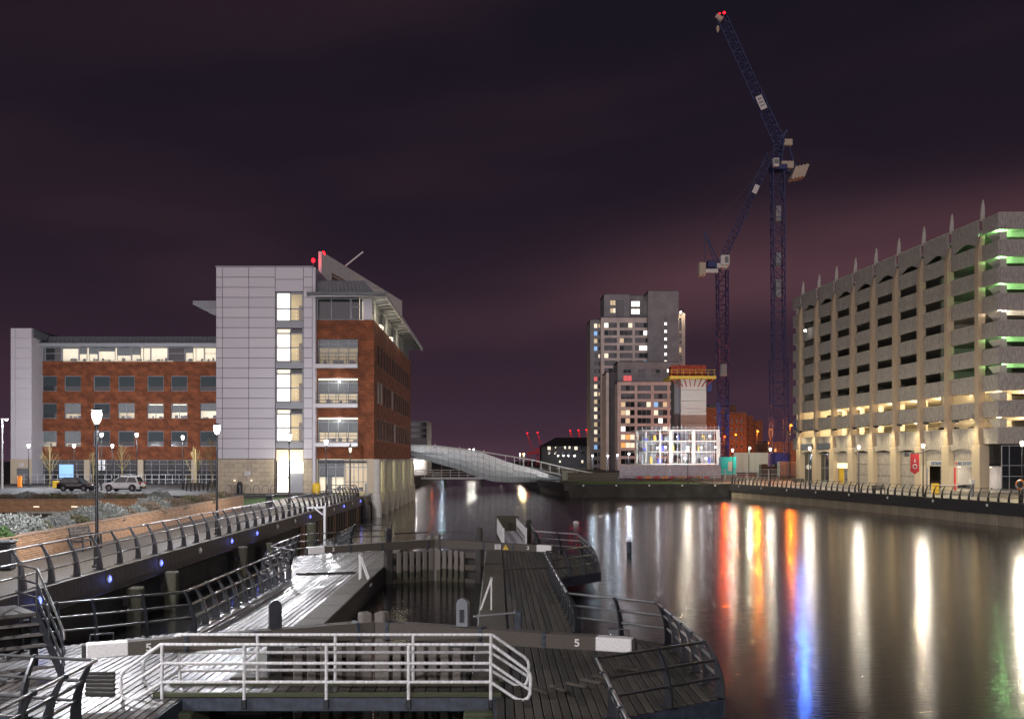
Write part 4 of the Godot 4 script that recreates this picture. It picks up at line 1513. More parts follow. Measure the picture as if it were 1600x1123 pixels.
func wheel() -> Array:
	var t := Geo.new()
	var b := Basis(Vector3.RIGHT, PI / 2)
	t.lathe([Vector2(0.2, -0.1), Vector2(0.31, -0.11), Vector2(0.345, -0.06), Vector2(0.345, 0.06), Vector2(0.31, 0.11), Vector2(0.2, 0.1)], Vector3.ZERO, 18, b)
	var r := Geo.new()
	r.lathe([Vector2(0.235, 0.02), Vector2(0.225, 0.095), Vector2(0.2, 0.1), Vector2(0.19, 0.05), Vector2(0.0, 0.045)], Vector3.ZERO, 16, b)
	for i in 5:
		var a := TAU * i / 5.0
		r.bar(Vector3(cos(a) * 0.03, sin(a) * 0.03, 0.075), Vector3(cos(a) * 0.2, sin(a) * 0.2, 0.085), 0.05, 0.03, Vector3(0, 0, 1))
	return [t.mesh(), r.mesh()]


func car(label: String, at: Vector3, turn: float, paint: Material, suv: bool) -> Node3D:
	# x forwards, z to the right side; body lofted from a side outline that draws in over the waist
	var o := thing("parked_car", label, "car", at)
	o.rotation.y = turn
	var l := 4.25 if suv else 4.0
	var hh := 1.62 if suv else 1.46
	var waist := 0.95 if suv else 0.88
	var half := 0.88
	var n := 24
	var low := []
	var up := []
	for i in n + 1:
		var t := i / float(n)
		var x := -l / 2 + l * t
		var bonnet := waist - 0.0
		if t > 0.72: bonnet = waist - 0.16 * pow((t - 0.72) / 0.28, 1.6) - (0.16 if t > 0.97 else 0.0)
		if t < 0.05: bonnet = waist - 0.10
		low.append(Vector2(x, bonnet))
		var w := half - 0.14 * pow(absf(t - 0.5) * 2.0, 5.0)
		up.append(w)
	var g := Geo.new()
	for i in n:
		var a: Vector2 = low[i]
		var b: Vector2 = low[i + 1]
		var wa: float = up[i]
		var wb: float = up[i + 1]
		var sill := 0.24
		for s in [-1.0, 1.0]:
			var mid := Vector3((a.x + b.x) / 2, 0.55, 0)
			g.away(Vector3(a.x, sill, wa * 0.94 * s), Vector3(b.x, sill, wb * 0.94 * s), Vector3(b.x, 0.52, wb * s), Vector3(a.x, 0.52, wa * s), mid)
			g.away(Vector3(a.x, 0.52, wa * s), Vector3(b.x, 0.52, wb * s), Vector3(b.x, b.y - 0.06, wb * 0.965 * s), Vector3(a.x, a.y - 0.06, wa * 0.965 * s), mid)
			g.away(Vector3(a.x, a.y - 0.06, wa * 0.965 * s), Vector3(b.x, b.y - 0.06, wb * 0.965 * s), Vector3(b.x, b.y, wb * 0.88 * s), Vector3(a.x, a.y, wa * 0.88 * s), mid)
		g.away(Vector3(a.x, a.y, -wa * 0.88), Vector3(b.x, b.y, -wb * 0.88), Vector3(b.x, b.y, wb * 0.88), Vector3(a.x, a.y, wa * 0.88), Vector3(a.x, 0, 0))
	for e in [0, n]:
		var a: Vector2 = low[e]
		var w: float = up[e]
		g.away(Vector3(a.x, 0.24, -w * 0.94), Vector3(a.x, 0.24, w * 0.94), Vector3(a.x, a.y, w * 0.88), Vector3(a.x, a.y, -w * 0.88), Vector3.ZERO)
	obj("body", g, paint, o, false)
	# greenhouse: dark glass with painted pillars and roof
	var x0 := -l / 2 + 0.22
	var x1 := l / 2 - 1.15
	var r0 := x0 + (0.32 if suv else 0.5)
	var r1 := x1 - 0.72
	g = Geo.new()
	g.hexa([Vector3(x0, waist - 0.01, -0.76), Vector3(x1, waist - 0.01, -0.76), Vector3(x1, waist - 0.01, 0.76), Vector3(x0, waist - 0.01, 0.76), Vector3(r0, hh - 0.07, -0.62), Vector3(r1, hh - 0.07, -0.62), Vector3(r1, hh - 0.07, 0.62), Vector3(r0, hh - 0.07, 0.62)])
	obj("windows", g, M.dark_glass, o, false)
	g = Geo.new()
	g.hexa([Vector3(r0 - 0.1, hh - 0.08, -0.635), Vector3(r1 + 0.04, hh - 0.08, -0.635), Vector3(r1 + 0.04, hh - 0.08, 0.635), Vector3(r0 - 0.1, hh - 0.08, 0.635), Vector3(r0 + 0.1, hh, -0.54), Vector3(r1 - 0.25, hh, -0.54), Vector3(r1 - 0.25, hh, 0.54), Vector3(r0 + 0.1, hh, 0.54)])
	obj("roof", g, paint, o, false)
	for s in [-1.0, 1.0]:
		for q in [[x0 + 0.05, r0 + 0.05, 0.16], [(x0 + x1) / 2 - 0.1, (r0 + r1) / 2 - 0.12, 0.07], [x1 - 0.04, r1 - 0.02, 0.08]]:
			g = Geo.new()
			g.bar(Vector3(q[0], waist - 0.02, 0.762 * s), Vector3(q[1], hh - 0.06, 0.628 * s), q[2], 0.03, Vector3(0, 0, s))
			obj("pillar", g, paint, o, false)
		g = Geo.new()
		g.cbox(Vector3(x1 - 0.25, waist + 0.08, 0.93 * s), Vector3(0.12, 0.14, 0.2), 0.03)
		obj("mirror", g, paint, o, false)
		g = Geo.new()
		g.cbox(Vector3(l / 2 - 0.08, waist - 0.22, 0.56 * s), Vector3(0.2, 0.12, 0.34), 0.03)
		obj("headlight", g, M.beam_white, o, false)
		g = Geo.new()
		g.cbox(Vector3(-l / 2 + 0.05, waist - 0.12, 0.66 * s), Vector3(0.18, 0.2, 0.26), 0.03)
		obj("tail_light", g, M.red_lens, o, false)
		g = Geo.new()
		g.box(Vector3(0.1, 0.72, 0.868 * s), Vector3(0.18, 0.025, 0.03))
		g.box(Vector3(-0.9, 0.74, 0.866 * s), Vector3(0.18, 0.025, 0.03))
		obj("door_handle", g, M.rubber, o, false)
		g = Geo.new()
		g.cbox(Vector3(0, 0.26, 0.845 * s), Vector3(2.0, 0.12, 0.07), 0.02)
		obj("sill", g, M.rubber, o, false)
		for x in [-l / 2 + 0.82, l / 2 - 0.86]:
			g = Geo.new()
			var arch := []
			for i in 13:
				var t := PI * i / 12.0
				arch.append(Vector3(x - cos(t) * 0.385, 0.33 + sin(t) * 0.385, 0.855 * s))
			g.tube(arch, 0.04, 5)
			g.lathe([Vector2(0.0, 0.0), Vector2(0.37, 0.0)], Vector3(x, 0.33, 0.862 * s), 16, Basis(Vector3.RIGHT, PI / 2 * s))
			obj("wheel_arch", g, M.rubber, o, false)
			var w := wheel()
			var tr := Node3D.new()
			tr.name = "wheel"
			o.add_child(tr, true)
			tr.position = Vector3(x, 0.335, 0.80 * s)
			tr.rotation.y = 0.0 if s > 0.0 else PI
			obj("tyre", w[0], M.rubber, tr, false)
			obj("rim", w[1], M.alloy, tr, false)
	for e in [-1.0, 1.0]:
		g = Geo.new()
		g.box(Vector3(e * (l / 2 + 0.052), 0.5, 0), Vector3(0.012, 0.11, 0.5))
		obj("number_plate", g, M.white_paint if e > 0.0 else M.yellow_plastic, o, false)
	g = Geo.new()
	g.cbox(Vector3(l / 2 - 0.02, 0.42, 0), Vector3(0.14, 0.26, 1.5), 0.04)
	obj("bumper", g, M.rubber if suv else paint, o, false)
	g = Geo.new()
	g.cbox(Vector3(-l / 2 + 0.02, 0.42, 0), Vector3(0.14, 0.28, 1.5), 0.04)
	obj("bumper", g, M.rubber if suv else paint, o, false)
	return o


func cars() -> void:
	car("white sport utility car parked side-on in the yard, alloy wheels", Vector3(px(193, 110.0), UPPER - 0.095, -110), PI - 0.08, M.car_white, true)
	car("dark hatchback parked in the yard left of the white car", Vector3(px(121, 110.5), UPPER - 0.095, -110.5), -0.12, M.car_black, false)


# ---------------------------------------------------------------- the brick offices on the left
func face(o: Vector3, n: Vector3) -> Transform3D: # a facade's own axes: x along it, y up, z outwards
	return Transform3D(Basis(Vector3.UP.cross(n), Vector3.UP, n), o)


func window(parent: Node3D, f: Transform3D, r: Rect2, deep: float, cols: Array, rows: Array, state: String, blind: float = 0.5, room: String = "lit_soft", bar: float = 0.07) -> Node3D:
	# frame in the opening r of a facade, set back by deep; cols and rows are the shares where bars stand
	var g := Geo.new()
	var x0 := r.position.x
	var y0 := r.position.y
	var w := r.size.x
	var h := r.size.y
	for y in [y0 + bar * 0.5, y0 + h - bar * 0.5]:
		g.box(f * Vector3(x0 + w / 2, y, -deep), Vector3(w, bar, 0.09), f.basis)
	for x in [x0 + bar * 0.5, x0 + w - bar * 0.5]:
		g.box(f * Vector3(x, y0 + h / 2, -deep), Vector3(bar, h - bar * 2, 0.088), f.basis)
	for c in cols:
		g.box(f * Vector3(x0 + w * c, y0 + h / 2, -deep), Vector3(bar, h - bar * 2, 0.086), f.basis)
	for c in rows:
		g.box(f * Vector3(x0 + w / 2, y0 + h * c, -deep), Vector3(w - bar * 2, bar, 0.084), f.basis)
	var o := obj("window", g, M.black_steel if state == "plain" else M.frame_grey, parent)
	var edges := [0.0] + cols + [1.0]
	for i in edges.size() - 1:
		g = Geo.new()
		g.box(f * Vector3(x0 + w * (edges[i] + edges[i + 1]) / 2, y0 + h / 2, -deep - 0.02), Vector3(w * (edges[i + 1] - edges[i]) - bar, h - bar, 0.02), f.basis)
		obj("pane", g, M.dark_glass if state == "dark" else (M.roof_dark if state == "plain" else M.glass), o)
	if state in ["dark", "plain"]:
		return o
	g = Geo.new()
	g.box(f * Vector3(x0 + w / 2, y0 + h / 2, -deep - 1.2 - 0.15 * rng.randf()), Vector3(w + 0.7, h + 0.3, 0.04), f.basis)
	obj("lit_room_light", g, M[room], o)
	if blind > 0.0:
		g = Geo.new()
		g.box(f * Vector3(x0 + w / 2, y0 + h - h * blind / 2, -deep - 0.12), Vector3(w - bar, h * blind, 0.02), f.basis)
		obj("blind", g, M.blind, o)
	for i in int(w / 0.55): # desks, screens and cabinets seen against the light
		var fw := rng.randf_range(0.18, 0.5)
		var fh := rng.randf_range(0.15, 0.55) * minf(1.0, h * 0.45)
		g = Geo.new()
		g.box(f * Vector3(x0 + 0.3 + rng.randf() * (w - 0.6), y0 + fh / 2 + 0.04, -deep - 0.5 - rng.randf() * 0.4), Vector3(fw, fh, 0.2), f.basis)
		obj("furniture", g, [M.furniture, M.blind_pale, M.furniture_plum, M.furniture][rng.randi() % 4], o)
	return o


func panels(parent: Node3D, f: Transform3D, xs: Array, y0: float, y1: float, step: float, m: Material, gap: float = 0.05) -> void:
	var c := roundi((y1 - y0) / step)
	for i in xs.size() - 1:
		var b := Geo.new()
		b.cbox(Vector3.ZERO, Vector3(xs[i + 1] - xs[i] - gap, (y1 - y0) / c - gap, 0.06), 0.008)
		var ms := b.mesh()
		for j in c:
			var o := place("panel", ms, [m, m, M.white_panel_b, M.white_panel_c][rng.randi() % 4], parent, f * Vector3((xs[i] + xs[i + 1]) / 2, y0 + (j + 0.5) * (y1 - y0) / c, -0.03))
			o.basis = f.basis


func office() -> void:
	var o := thing("office_building", "brick office block with a white panelled stair tower and red roof beacons", "building", Vector3(-20, UPPER, -104))
	var g := Geo.new()
	# --- white tower
	var zt := -103.0
	var f := face(Vector3(0, 0, zt), Vector3(0, 0, 1))
	var xl := -28.2
	var xr := -18.5
	var hole := Rect2(-22.2, 2.5, 2.77, 20.2)
	g.wall(xl, xr, 5.9, 25.1, [hole], Transform3D(f.basis, Vector3(0, 0, zt - 0.07)), 0.3)
	obj("tower_backing", g, M.joint, o)
	panels(o, f, [xl, -27.55, -24.9, -22.24], 5.93, 25.2, 1.014, M.white_panel)
	panels(o, f, [-19.40, xr], 5.93, 25.2, 1.014, M.white_panel)
	panels(o, f, [-22.24, -19.40], 22.75, 25.2, 1.2, M.white_panel)
	g = Geo.new()
	g.span(Vector3(xl - 0.05, 25.2, zt + 0.04), Vector3(xr + 0.05, 25.32, -117))
	obj("tower_roof", g, M.frame_grey, o)
	var fl := face(Vector3(xl, 0, 0), Vector3(-1, 0, 0))
	g = Geo.new()
	g.wall(103.1, 117.0, UPPER - 0.2, 25.2, [], fl, 0.3)
	obj("tower_side", g, M.white_panel, o)
	var fr := face(Vector3(xr, 0, 0), Vector3(1, 0, 0))
	g = Geo.new()
	g.wall(-117.0, -103.1, UPPER - 0.2, 25.2, [], Transform3D(Basis(Vector3(0, 0, 1), Vector3.UP, Vector3(-1, 0, 0)), Vector3(xr, 0, 0)), 0.3)
	obj("tower_side", g, M.white_panel, o)
	# stone base in courses
	g = Geo.new()
	g.wall(xl, xr, UPPER - 0.2, 5.9, [hole], Transform3D(f.basis, Vector3(0, 0, zt - 0.09)), 0.3)
	obj("base_backing", g, M.coping, o)
	var blocks := []
	for k in 3:
		var bg := Geo.new()
		bg.cbox(Vector3.ZERO, Vector3(0.885, 0.425, 0.12), 0.012)
		blocks.append(bg.mesh())
	var half := Geo.new()
	half.cbox(Vector3.ZERO, Vector3(0.435, 0.425, 0.12), 0.012)
	var hm := half.mesh()
	for j in 8:
		for q in [[-28.2, -22.2], [-19.4, -18.5]]:
			var x: float = q[0]
			if j % 2:
				place("stone_block", hm, M.stone if rng.randf() < 0.7 else M.stone_dark, o, Vector3(x + 0.22, 2.63 + j * 0.435, zt - 0.03))
				x += 0.45
			while x + 0.45 <= q[1] + 0.01:
				var wide: bool = x + 0.9 <= q[1] + 0.01
				place("stone_block", blocks[rng.randi() % 3] if wide else hm, M.stone if rng.randf() < 0.7 else M.stone_dark, o, Vector3(x + (0.45 if wide else 0.22), 2.63 + j * 0.435, zt - 0.03 + rng.randf_range(-0.006, 0.006)))
				x += 0.9 if wide else 0.45
	# the stair window strip: four landings and the lit entrance
	for k in 4:
		var top: float = [22.7, 19.05, 14.98, 10.92][k]
		var bot: float = [19.75, 15.67, 11.6, 7.62][k]
		var cy := (top - bot)
		g = Geo.new()
		for x in [-22.15, -20.72, -19.48]:
			g.box(Vector3(x, (top + bot) / 2, zt - 0.2), Vector3(0.12, cy, 0.12))
		for y in [0.02, 0.43, 0.85 if k > 0 else 0.98]:
			g.box(Vector3(-20.8, bot + cy * y, zt - 0.19), Vector3(2.7, 0.12, 0.1))
		var w := obj("window", g, M.frame_grey, o)
		for i in 3:
			var a: float = [0.04, 0.45, 0.87][i]
			var b: float = [0.41, 0.83 if k > 0 else 0.96, 0.98][i]
			if k == 0 and i == 2:
				continue
			g = Geo.new()
			g.box(Vector3(-21.44, bot + cy * (a + b) / 2, zt - 0.3), Vector3(1.24, cy * (b - a), 0.03))
			obj("lit_pane_light", g, M.lit_white if i < 2 else M.lit_cream, w)
			g = Geo.new()
			g.box(Vector3(-20.1, bot + cy * (a + b) / 2, zt - 0.22), Vector3(1.14, cy * (b - a), 0.02))
			obj("pane", g, M.glass if i < 2 else M.dark_glass, w)
		# the dim landing behind the clear half
		g = Geo.new()
		g.box(Vector3(-20.1, (top + bot) / 2, zt - 1.6), Vector3(1.7, cy, 0.05))
		obj("landing_light", g, M.lit_dim, w)
		g = Geo.new()
		g.box(Vector3(-19.75, bot + cy * 0.3, zt - 1.5), Vector3(0.75, cy * 0.6, 0.05))
		obj("door", g, M.wood_door, w)
		g = Geo.new()
		for i in 3:
			g.box(Vector3(-20.4, bot + cy * (0.16 + 0.13 * i), zt - 1.45), Vector3(0.09, 0.18, 0.05))
		obj("glazed_slot_light", g, M.lit_soft, w)
		g = Geo.new()
		g.box(Vector3(-20.8, bot - 0.33, zt - 0.12), Vector3(2.77, 0.62, 0.1))
		obj("spandrel", g, M.frame_grey, o)
	g = Geo.new()
	g.box(Vector3(-20.8, 6.3, zt - 0.25), Vector3(2.7, 1.1, 0.03))
	obj("lit_pane_light", g, M.lit_soft, o)
	g = Geo.new()
	g.box(Vector3(-21.44, 4.1, zt - 0.3), Vector3(1.26, 3.1, 0.03))
	g.box(Vector3(-20.1, 5.05, zt - 0.29), Vector3(1.3, 1.2, 0.03))
	obj("lit_pane_light", g, M.lit_white, o)
	g = Geo.new()
	g.cbox(Vector3(-20.1, 3.45, zt - 0.2), Vector3(1.3, 1.95, 0.08), 0.01)
	var dr := obj("door", g, M.frame_grey, o)
	g = Geo.new()
	g.bar(Vector3(-20.6, 3.2, zt - 0.13), Vector3(-20.6, 3.7, zt - 0.13), 0.04, 0.04)
	obj("handle", g, M.galv, dr)
	for y in [4.05, 5.7]:
		g = Geo.new()
		g.box(Vector3(-20.8, y, zt - 0.2), Vector3(2.75, 0.1, 0.1))
		obj("transom", g, M.frame_grey, o)
	lamp(o, Vector3(-20.8, 5.4, zt + 0.6), Color(1.0, 0.96, 0.9), 4.0, 0.3)
	g = Geo.new()
	g.cbox(Vector3(-25.0, 4.45, zt + 0.05), Vector3(0.62, 0.5, 0.04), 0.01)
	obj("notice_board", g, M.white_paint, o)
	for x in [-26.3, -24.6]:
		g = Geo.new()
		g.cbox(Vector3(x, 3.75, zt + 0.1), Vector3(0.22, 0.14, 0.14), 0.03)
		obj("wall_light", g, M.lit_cream, o)
	# --- brick bay beside it
	var zb := -104.0
	f = face(Vector3(0, 0, zb), Vector3(0, 0, 1))
	var wins := [Rect2(-18.15, 15.55, 4.1, 2.55), Rect2(-18.15, 11.55, 4.1, 2.6), Rect2(-18.15, 7.6, 4.1, 2.55)]
	g = Geo.new()
	g.wall(-18.49, -12.4, 5.9, 20.0, wins, f, 0.4)
	obj("brick_wall", g, M.brick_red, o)
	for i in 3:
		var r: Rect2 = wins[i]
		window(o, f, r, 0.5, [0.25, 0.5, 0.75], [0.8], "lit", [0.35, 0.62, 0.6][i], ["lit_dim", "lit_soft", "lit_soft"][i])
		if i > 0:
			g = Geo.new()
			g.box(Vector3(-16.1, r.end.y - 0.14, zb - 0.35), Vector3(4.0, 0.06, 0.06))
			obj("strip_light", g, M.strip, o)
			lamp(o, Vector3(-16.1, r.end.y - 0.3, zb + 0.1), Color(1, 0.98, 0.95), 0.8, 0.1)
		g = Geo.new()
		g.cbox(Vector3(-16.2, r.position.y - 0.26, zb + 0.42), Vector3(4.5, 0.42, 0.9), 0.03)
		var bal := obj("balcony", g, M.galv, o)
		for h in [0.35, 0.7, 1.05]:
			g = Geo.new()
			g.tube([Vector3(-18.3, r.position.y + h - 0.05, zb + 0.82), Vector3(-14.0, r.position.y + h - 0.05, zb + 0.82), Vector3(-14.0, r.position.y + h - 0.05, zb + 0.05)], 0.025, 5)
			obj("rail", g, M.grey_steel, bal)
		for k in 5:
			g = Geo.new()
			g.tube([Vector3(-18.3 + k * 1.075, r.position.y - 0.05, zb + 0.82), Vector3(-18.3 + k * 1.075, r.position.y + 1.02, zb + 0.82)], 0.025, 5)
			obj("post", g, M.grey_steel, bal)
	# ground floor of the bay: lit glazing between stone piers
	for x in [-18.3, -12.75]:
		g = Geo.new()
		g.cbox(Vector3(x, 4.15, zb - 0.2), Vector3(0.42 if x < -15 else 0.7, 3.48, 0.6), 0.02)
		obj("stone_pier", g, M.stone, o)
	window(o, f, Rect2(-18.05, 2.6, 2.6, 3.25), 0.3, [0.33, 0.66], [0.76], "lit", 0.55, "lit_cream")
	window(o, f, Rect2(-15.4, 2.6, 2.3, 3.25), 0.3, [0.2, 0.4, 0.6, 0.8], [0.3, 0.76], "lit", 0.0, "lit_soft")
	# the long side over the water
	var fs := Transform3D(Basis(Vector3(0, 0, -1), Vector3.UP, Vector3(1, 0, 0)), Vector3(-12.4, 0, 0))
	var slots := []
	for row in 3:
		for i in 14:
			slots.append(Rect2(107.0 + i * 2.92, [15.65, 11.75, 7.85][row], 1.5, 2.25))
	g = Geo.new()
	g.wall(104.405, 149.0, 5.9, 20.0, slots, fs, 0.4)
	obj("brick_wall", g, M.brick_red, o)
	for i in slots.size():
		var lit: bool = i in [14, 15, 19, 28 + 6]
		window(o, fs, slots[i], 0.03, [0.5], [], "lit" if lit else "plain", 0.0, "lit_cream" if lit else "lit_soft", 0.05)
	g = Geo.new()
	g.wall(-149.0, -117.2, 5.9, 20.0, [], Transform3D(Basis(Vector3(0, 0, 1), Vector3.UP, Vector3(-1, 0, 0)), Vector3(-27.6, 0, 0)), 0.3)
	g.wall(12.4, 27.6, 5.9, 20.0, [], Transform3D(Basis(Vector3(-1, 0, 0), Vector3.UP, Vector3(0, 0, -1)), Vector3(0, 0, -149)), 0.3)
	obj("rear_wall", g, M.brick_red, o)
	for y in [5.7, 9.9, 13.9, 17.9, 19.9]: # floors
		g = Geo.new()
		g.span(Vector3(-27.2, y - 0.2, -117.2 if y > 6 else -104.1), Vector3(-12.85, y, -148.5))
		obj("floor", g, M.interior, o)
	for y in [5.7, 9.9, 13.9, 17.9, 19.9]:
		g = Geo.new()
		g.span(Vector3(-18.1, y - 0.21, -104.6), Vector3(-12.85, y - 0.005, -117.1))
		obj("floor", g, M.interior, o)
	# --- glazed top storey under the oversailing roof
	var ft := face(Vector3(0, 0, zb - 0.25), Vector3(0, 0, 1))
	window(o, ft, Rect2(-18.2, 20.05, 3.4, 2.2), 0.0, [0.42], [], "dark")
	window(o, ft, Rect2(-14.75, 20.05, 1.15, 2.2), 0.0, [], [0.6], "dark")
	g = Geo.new()
	g.cbox(Vector3(-13.1, 21.15, zb - 0.3), Vector3(0.9, 2.2, 0.12), 0.02)
	obj("infill_panel", g, M.white_panel, o)
	var fts := Transform3D(fs.basis, Vector3(-12.7, 0, 0))
	for i in 14:
		var lit: bool = i in [0, 1, 3, 4, 5, 7, 8, 10]
		window(o, fts, Rect2(104.6 + i * 3.15, 20.05, 2.95, 2.2), 0.0, [0.5], [], "lit" if lit else "dark", 0.0, "lit_cream" if i % 3 == 0 else "lit_soft")
	for d in [107.0, 118.0, 130.0]:
		lamp(o, Vector3(-12.0, 21.0, -d), Color(1.0, 0.95, 0.82), 2.2, 0.4)
	g = Geo.new()
	g.hexa([Vector3(-19.0, 22.3, -102.7), Vector3(-11.2, 22.3, -102.7), Vector3(-11.2, 22.3, -154), Vector3(-28, 22.3, -154), Vector3(-19.0, 22.62, -102.5), Vector3(-11.0, 22.62, -102.5), Vector3(-11.0, 22.62, -154.2), Vector3(-28, 22.62, -154.2)])
	var rf := obj("roof", g, M.grey_steel, o)
	g = Geo.new()
	g.hexa([Vector3(-18.49, 22.62, -103.6), Vector3(-12.2, 22.62, -103.6), Vector3(-12.2, 22.62, -150), Vector3(-27.5, 22.62, -150), Vector3(-18.49, 24.0, -104.0), Vector3(-13.4, 24.0, -104.0), Vector3(-13.4, 24.0, -150), Vector3(-27.5, 24.0, -150)])
	obj("roof_band", g, M.grey_steel, rf)
	for i in 14:
		g = Geo.new()
		g.bar(Vector3(-18.2 + i * 0.42, 22.64, -103.58), Vector3(-18.2 + i * 0.37, 23.98, -103.99), 0.04, 0.05)
		obj("seam", g, M.grey_steel, rf)
	g = Geo.new()
	g.tube([Vector3(-18.6, 22.22, -102.6), Vector3(-11.1, 22.22, -102.6), Vector3(-11.1, 22.22, -154)], 0.07, 6)
	obj("gutter", g, M.white_paint, rf)
	for i in 24:
		g = Geo.new()
		g.bar(Vector3(-12.5, 22.1, -104 - i * 2.1), Vector3(-11.1, 22.28, -104 - i * 2.1), 0.08, 0.12)
		obj("roof_bracket", g, M.frame_grey, rf)
	g = Geo.new()
	g.hexa([Vector3(-32.3, 22.35, -109), Vector3(-28, 21.4, -109), Vector3(-28, 21.4, -117), Vector3(-32.3, 22.35, -117), Vector3(-32.3, 22.75, -109), Vector3(-28, 22.75, -109), Vector3(-28, 22.75, -117), Vector3(-32.3, 22.75, -117)])
	obj("eaves", g, M.frame_grey, rf)
	# plant screen: a tall pale wall with openings that runs back over the roof
	var a := Vector3(-19.1, 0, -112)
	var b := Vector3(-13.5, 0, -147)
	var d := (b - a).normalized()
	var len := a.distance_to(b)
	var holes := []
	for q in [[0.10, 0.27, 26.8], [0.31, 0.46, 26.9], [0.50, 0.65, 27.0], [0.69, 0.86, 27.1]]:
		holes.append(Rect2(len * q[0], 24.3, len * (q[1] - q[0]), q[2] - 24.3))
	g = Geo.new()
	g.wall(0, len, 23.6, 28.6, holes, Transform3D(Basis(d, Vector3.UP, d.cross(Vector3.UP)), a), 0.35)
	obj("plant_screen", g, M.mesh_white, o)
	for h in holes:
		for k in 8:
			g = Geo.new()
			g.bar(a + d * h.position.x + Vector3.UP * (24.5 + k * 0.33), a + d * h.end.x + Vector3.UP * (24.5 + k * 0.33), 0.2, 0.1)
			obj("louvre", g, M.brick_cap, o)
	g = Geo.new()
	g.span(Vector3(-28, 23.9, -120), Vector3(-18.2, 26.2, -140))
	obj("plant_room", g, M.tower_dark, o)
	g = Geo.new()
	g.bar(Vector3(-18.6, 29.0, -124), Vector3(-16.1, 31.0, -124), 0.1, 0.16)
	obj("roof_arm", g, M.galv, o)
	g = Geo.new()
	g.bar(Vector3(-18.6, 29.1, -124), Vector3(-18.9, 24, -124), 0.1, 0.1)
	obj("roof_arm", g, M.grey_steel, o)
	# round columns standing in the water, and the lit undercroft behind them
	var col := Geo.new()
	col.lathe([Vector2(0.40, 2.35), Vector2(0.40, 5.88)], Vector3.ZERO, 16)
	var cm := col.mesh()
	var pier := Geo.new()
	pier.lathe([Vector2(0.52, -1.0), Vector2(0.52, 2.2), Vector2(0.44, 2.36), Vector2(0, 2.37)], Vector3.ZERO, 16)
	var pm := pier.mesh()
	var but := Geo.new()
	but.slab([Vector2(0.0, 0.4), Vector2(0.55, 0.4), Vector2(0.5, 1.5), Vector2(-0.5, 3.4), Vector2(-1.3, 3.4), Vector2(-1.3, 2.2)], Transform3D(), 0.5)
	var bm := but.mesh()
	for i in 8:
		var p := Vector3(-12.15, 0, -104.2 - 6.1 * i)
		place("column", cm, M.concrete_pale, o, p)
		place("pier", pm, M.concrete_pale, o, p)
		place("buttress", bm, M.concrete_pale, o, p + Vector3(0, 0, -0.9))
	g = Geo.new()
	g.span(Vector3(-17.2, 2.1, -104.6), Vector3(-16.9, 5.7, -149))
	obj("undercroft_wall", g, M.tower_dark, o)
	g = Geo.new()
	g.span(Vector3(-17.0, 1.9, -101.2), Vector3(-12.9, 2.2, -149))
	obj("undercroft_walk", g, M.concrete, o)
	for i in 4:
		var p := Vector3(-15.4, 5.2, -107.3 - 12.2 * i)
		g = Geo.new()
		g.cbox(p + Vector3.UP * 0.2, Vector3(0.3, 0.16, 0.3), 0.03)
		obj("ceiling_light", g, M.strip, o)
		lamp(o, p - Vector3.UP * 0.05, Color(1.0, 0.97, 0.76), 12.0, 0.12)
	var br := thing("dock_edge_beam", "heavy dark concrete beam end where the promenade meets the columns", "beam", Vector3(-13.6, 1, -101))
	g = Geo.new()
	g.cbox(Vector3(-13.5, 1.75, -101.4), Vector3(1.6, 0.9, 1.5), 0.1)
	obj("beam", g, M.coping, br)
	g = Geo.new()
	g.lathe([Vector2(0.55, -1.0), Vector2(0.55, 1.4)], Vector3(-12.9, 0, -100.8), 12)
	obj("pile", g, M.concrete_dark, br)


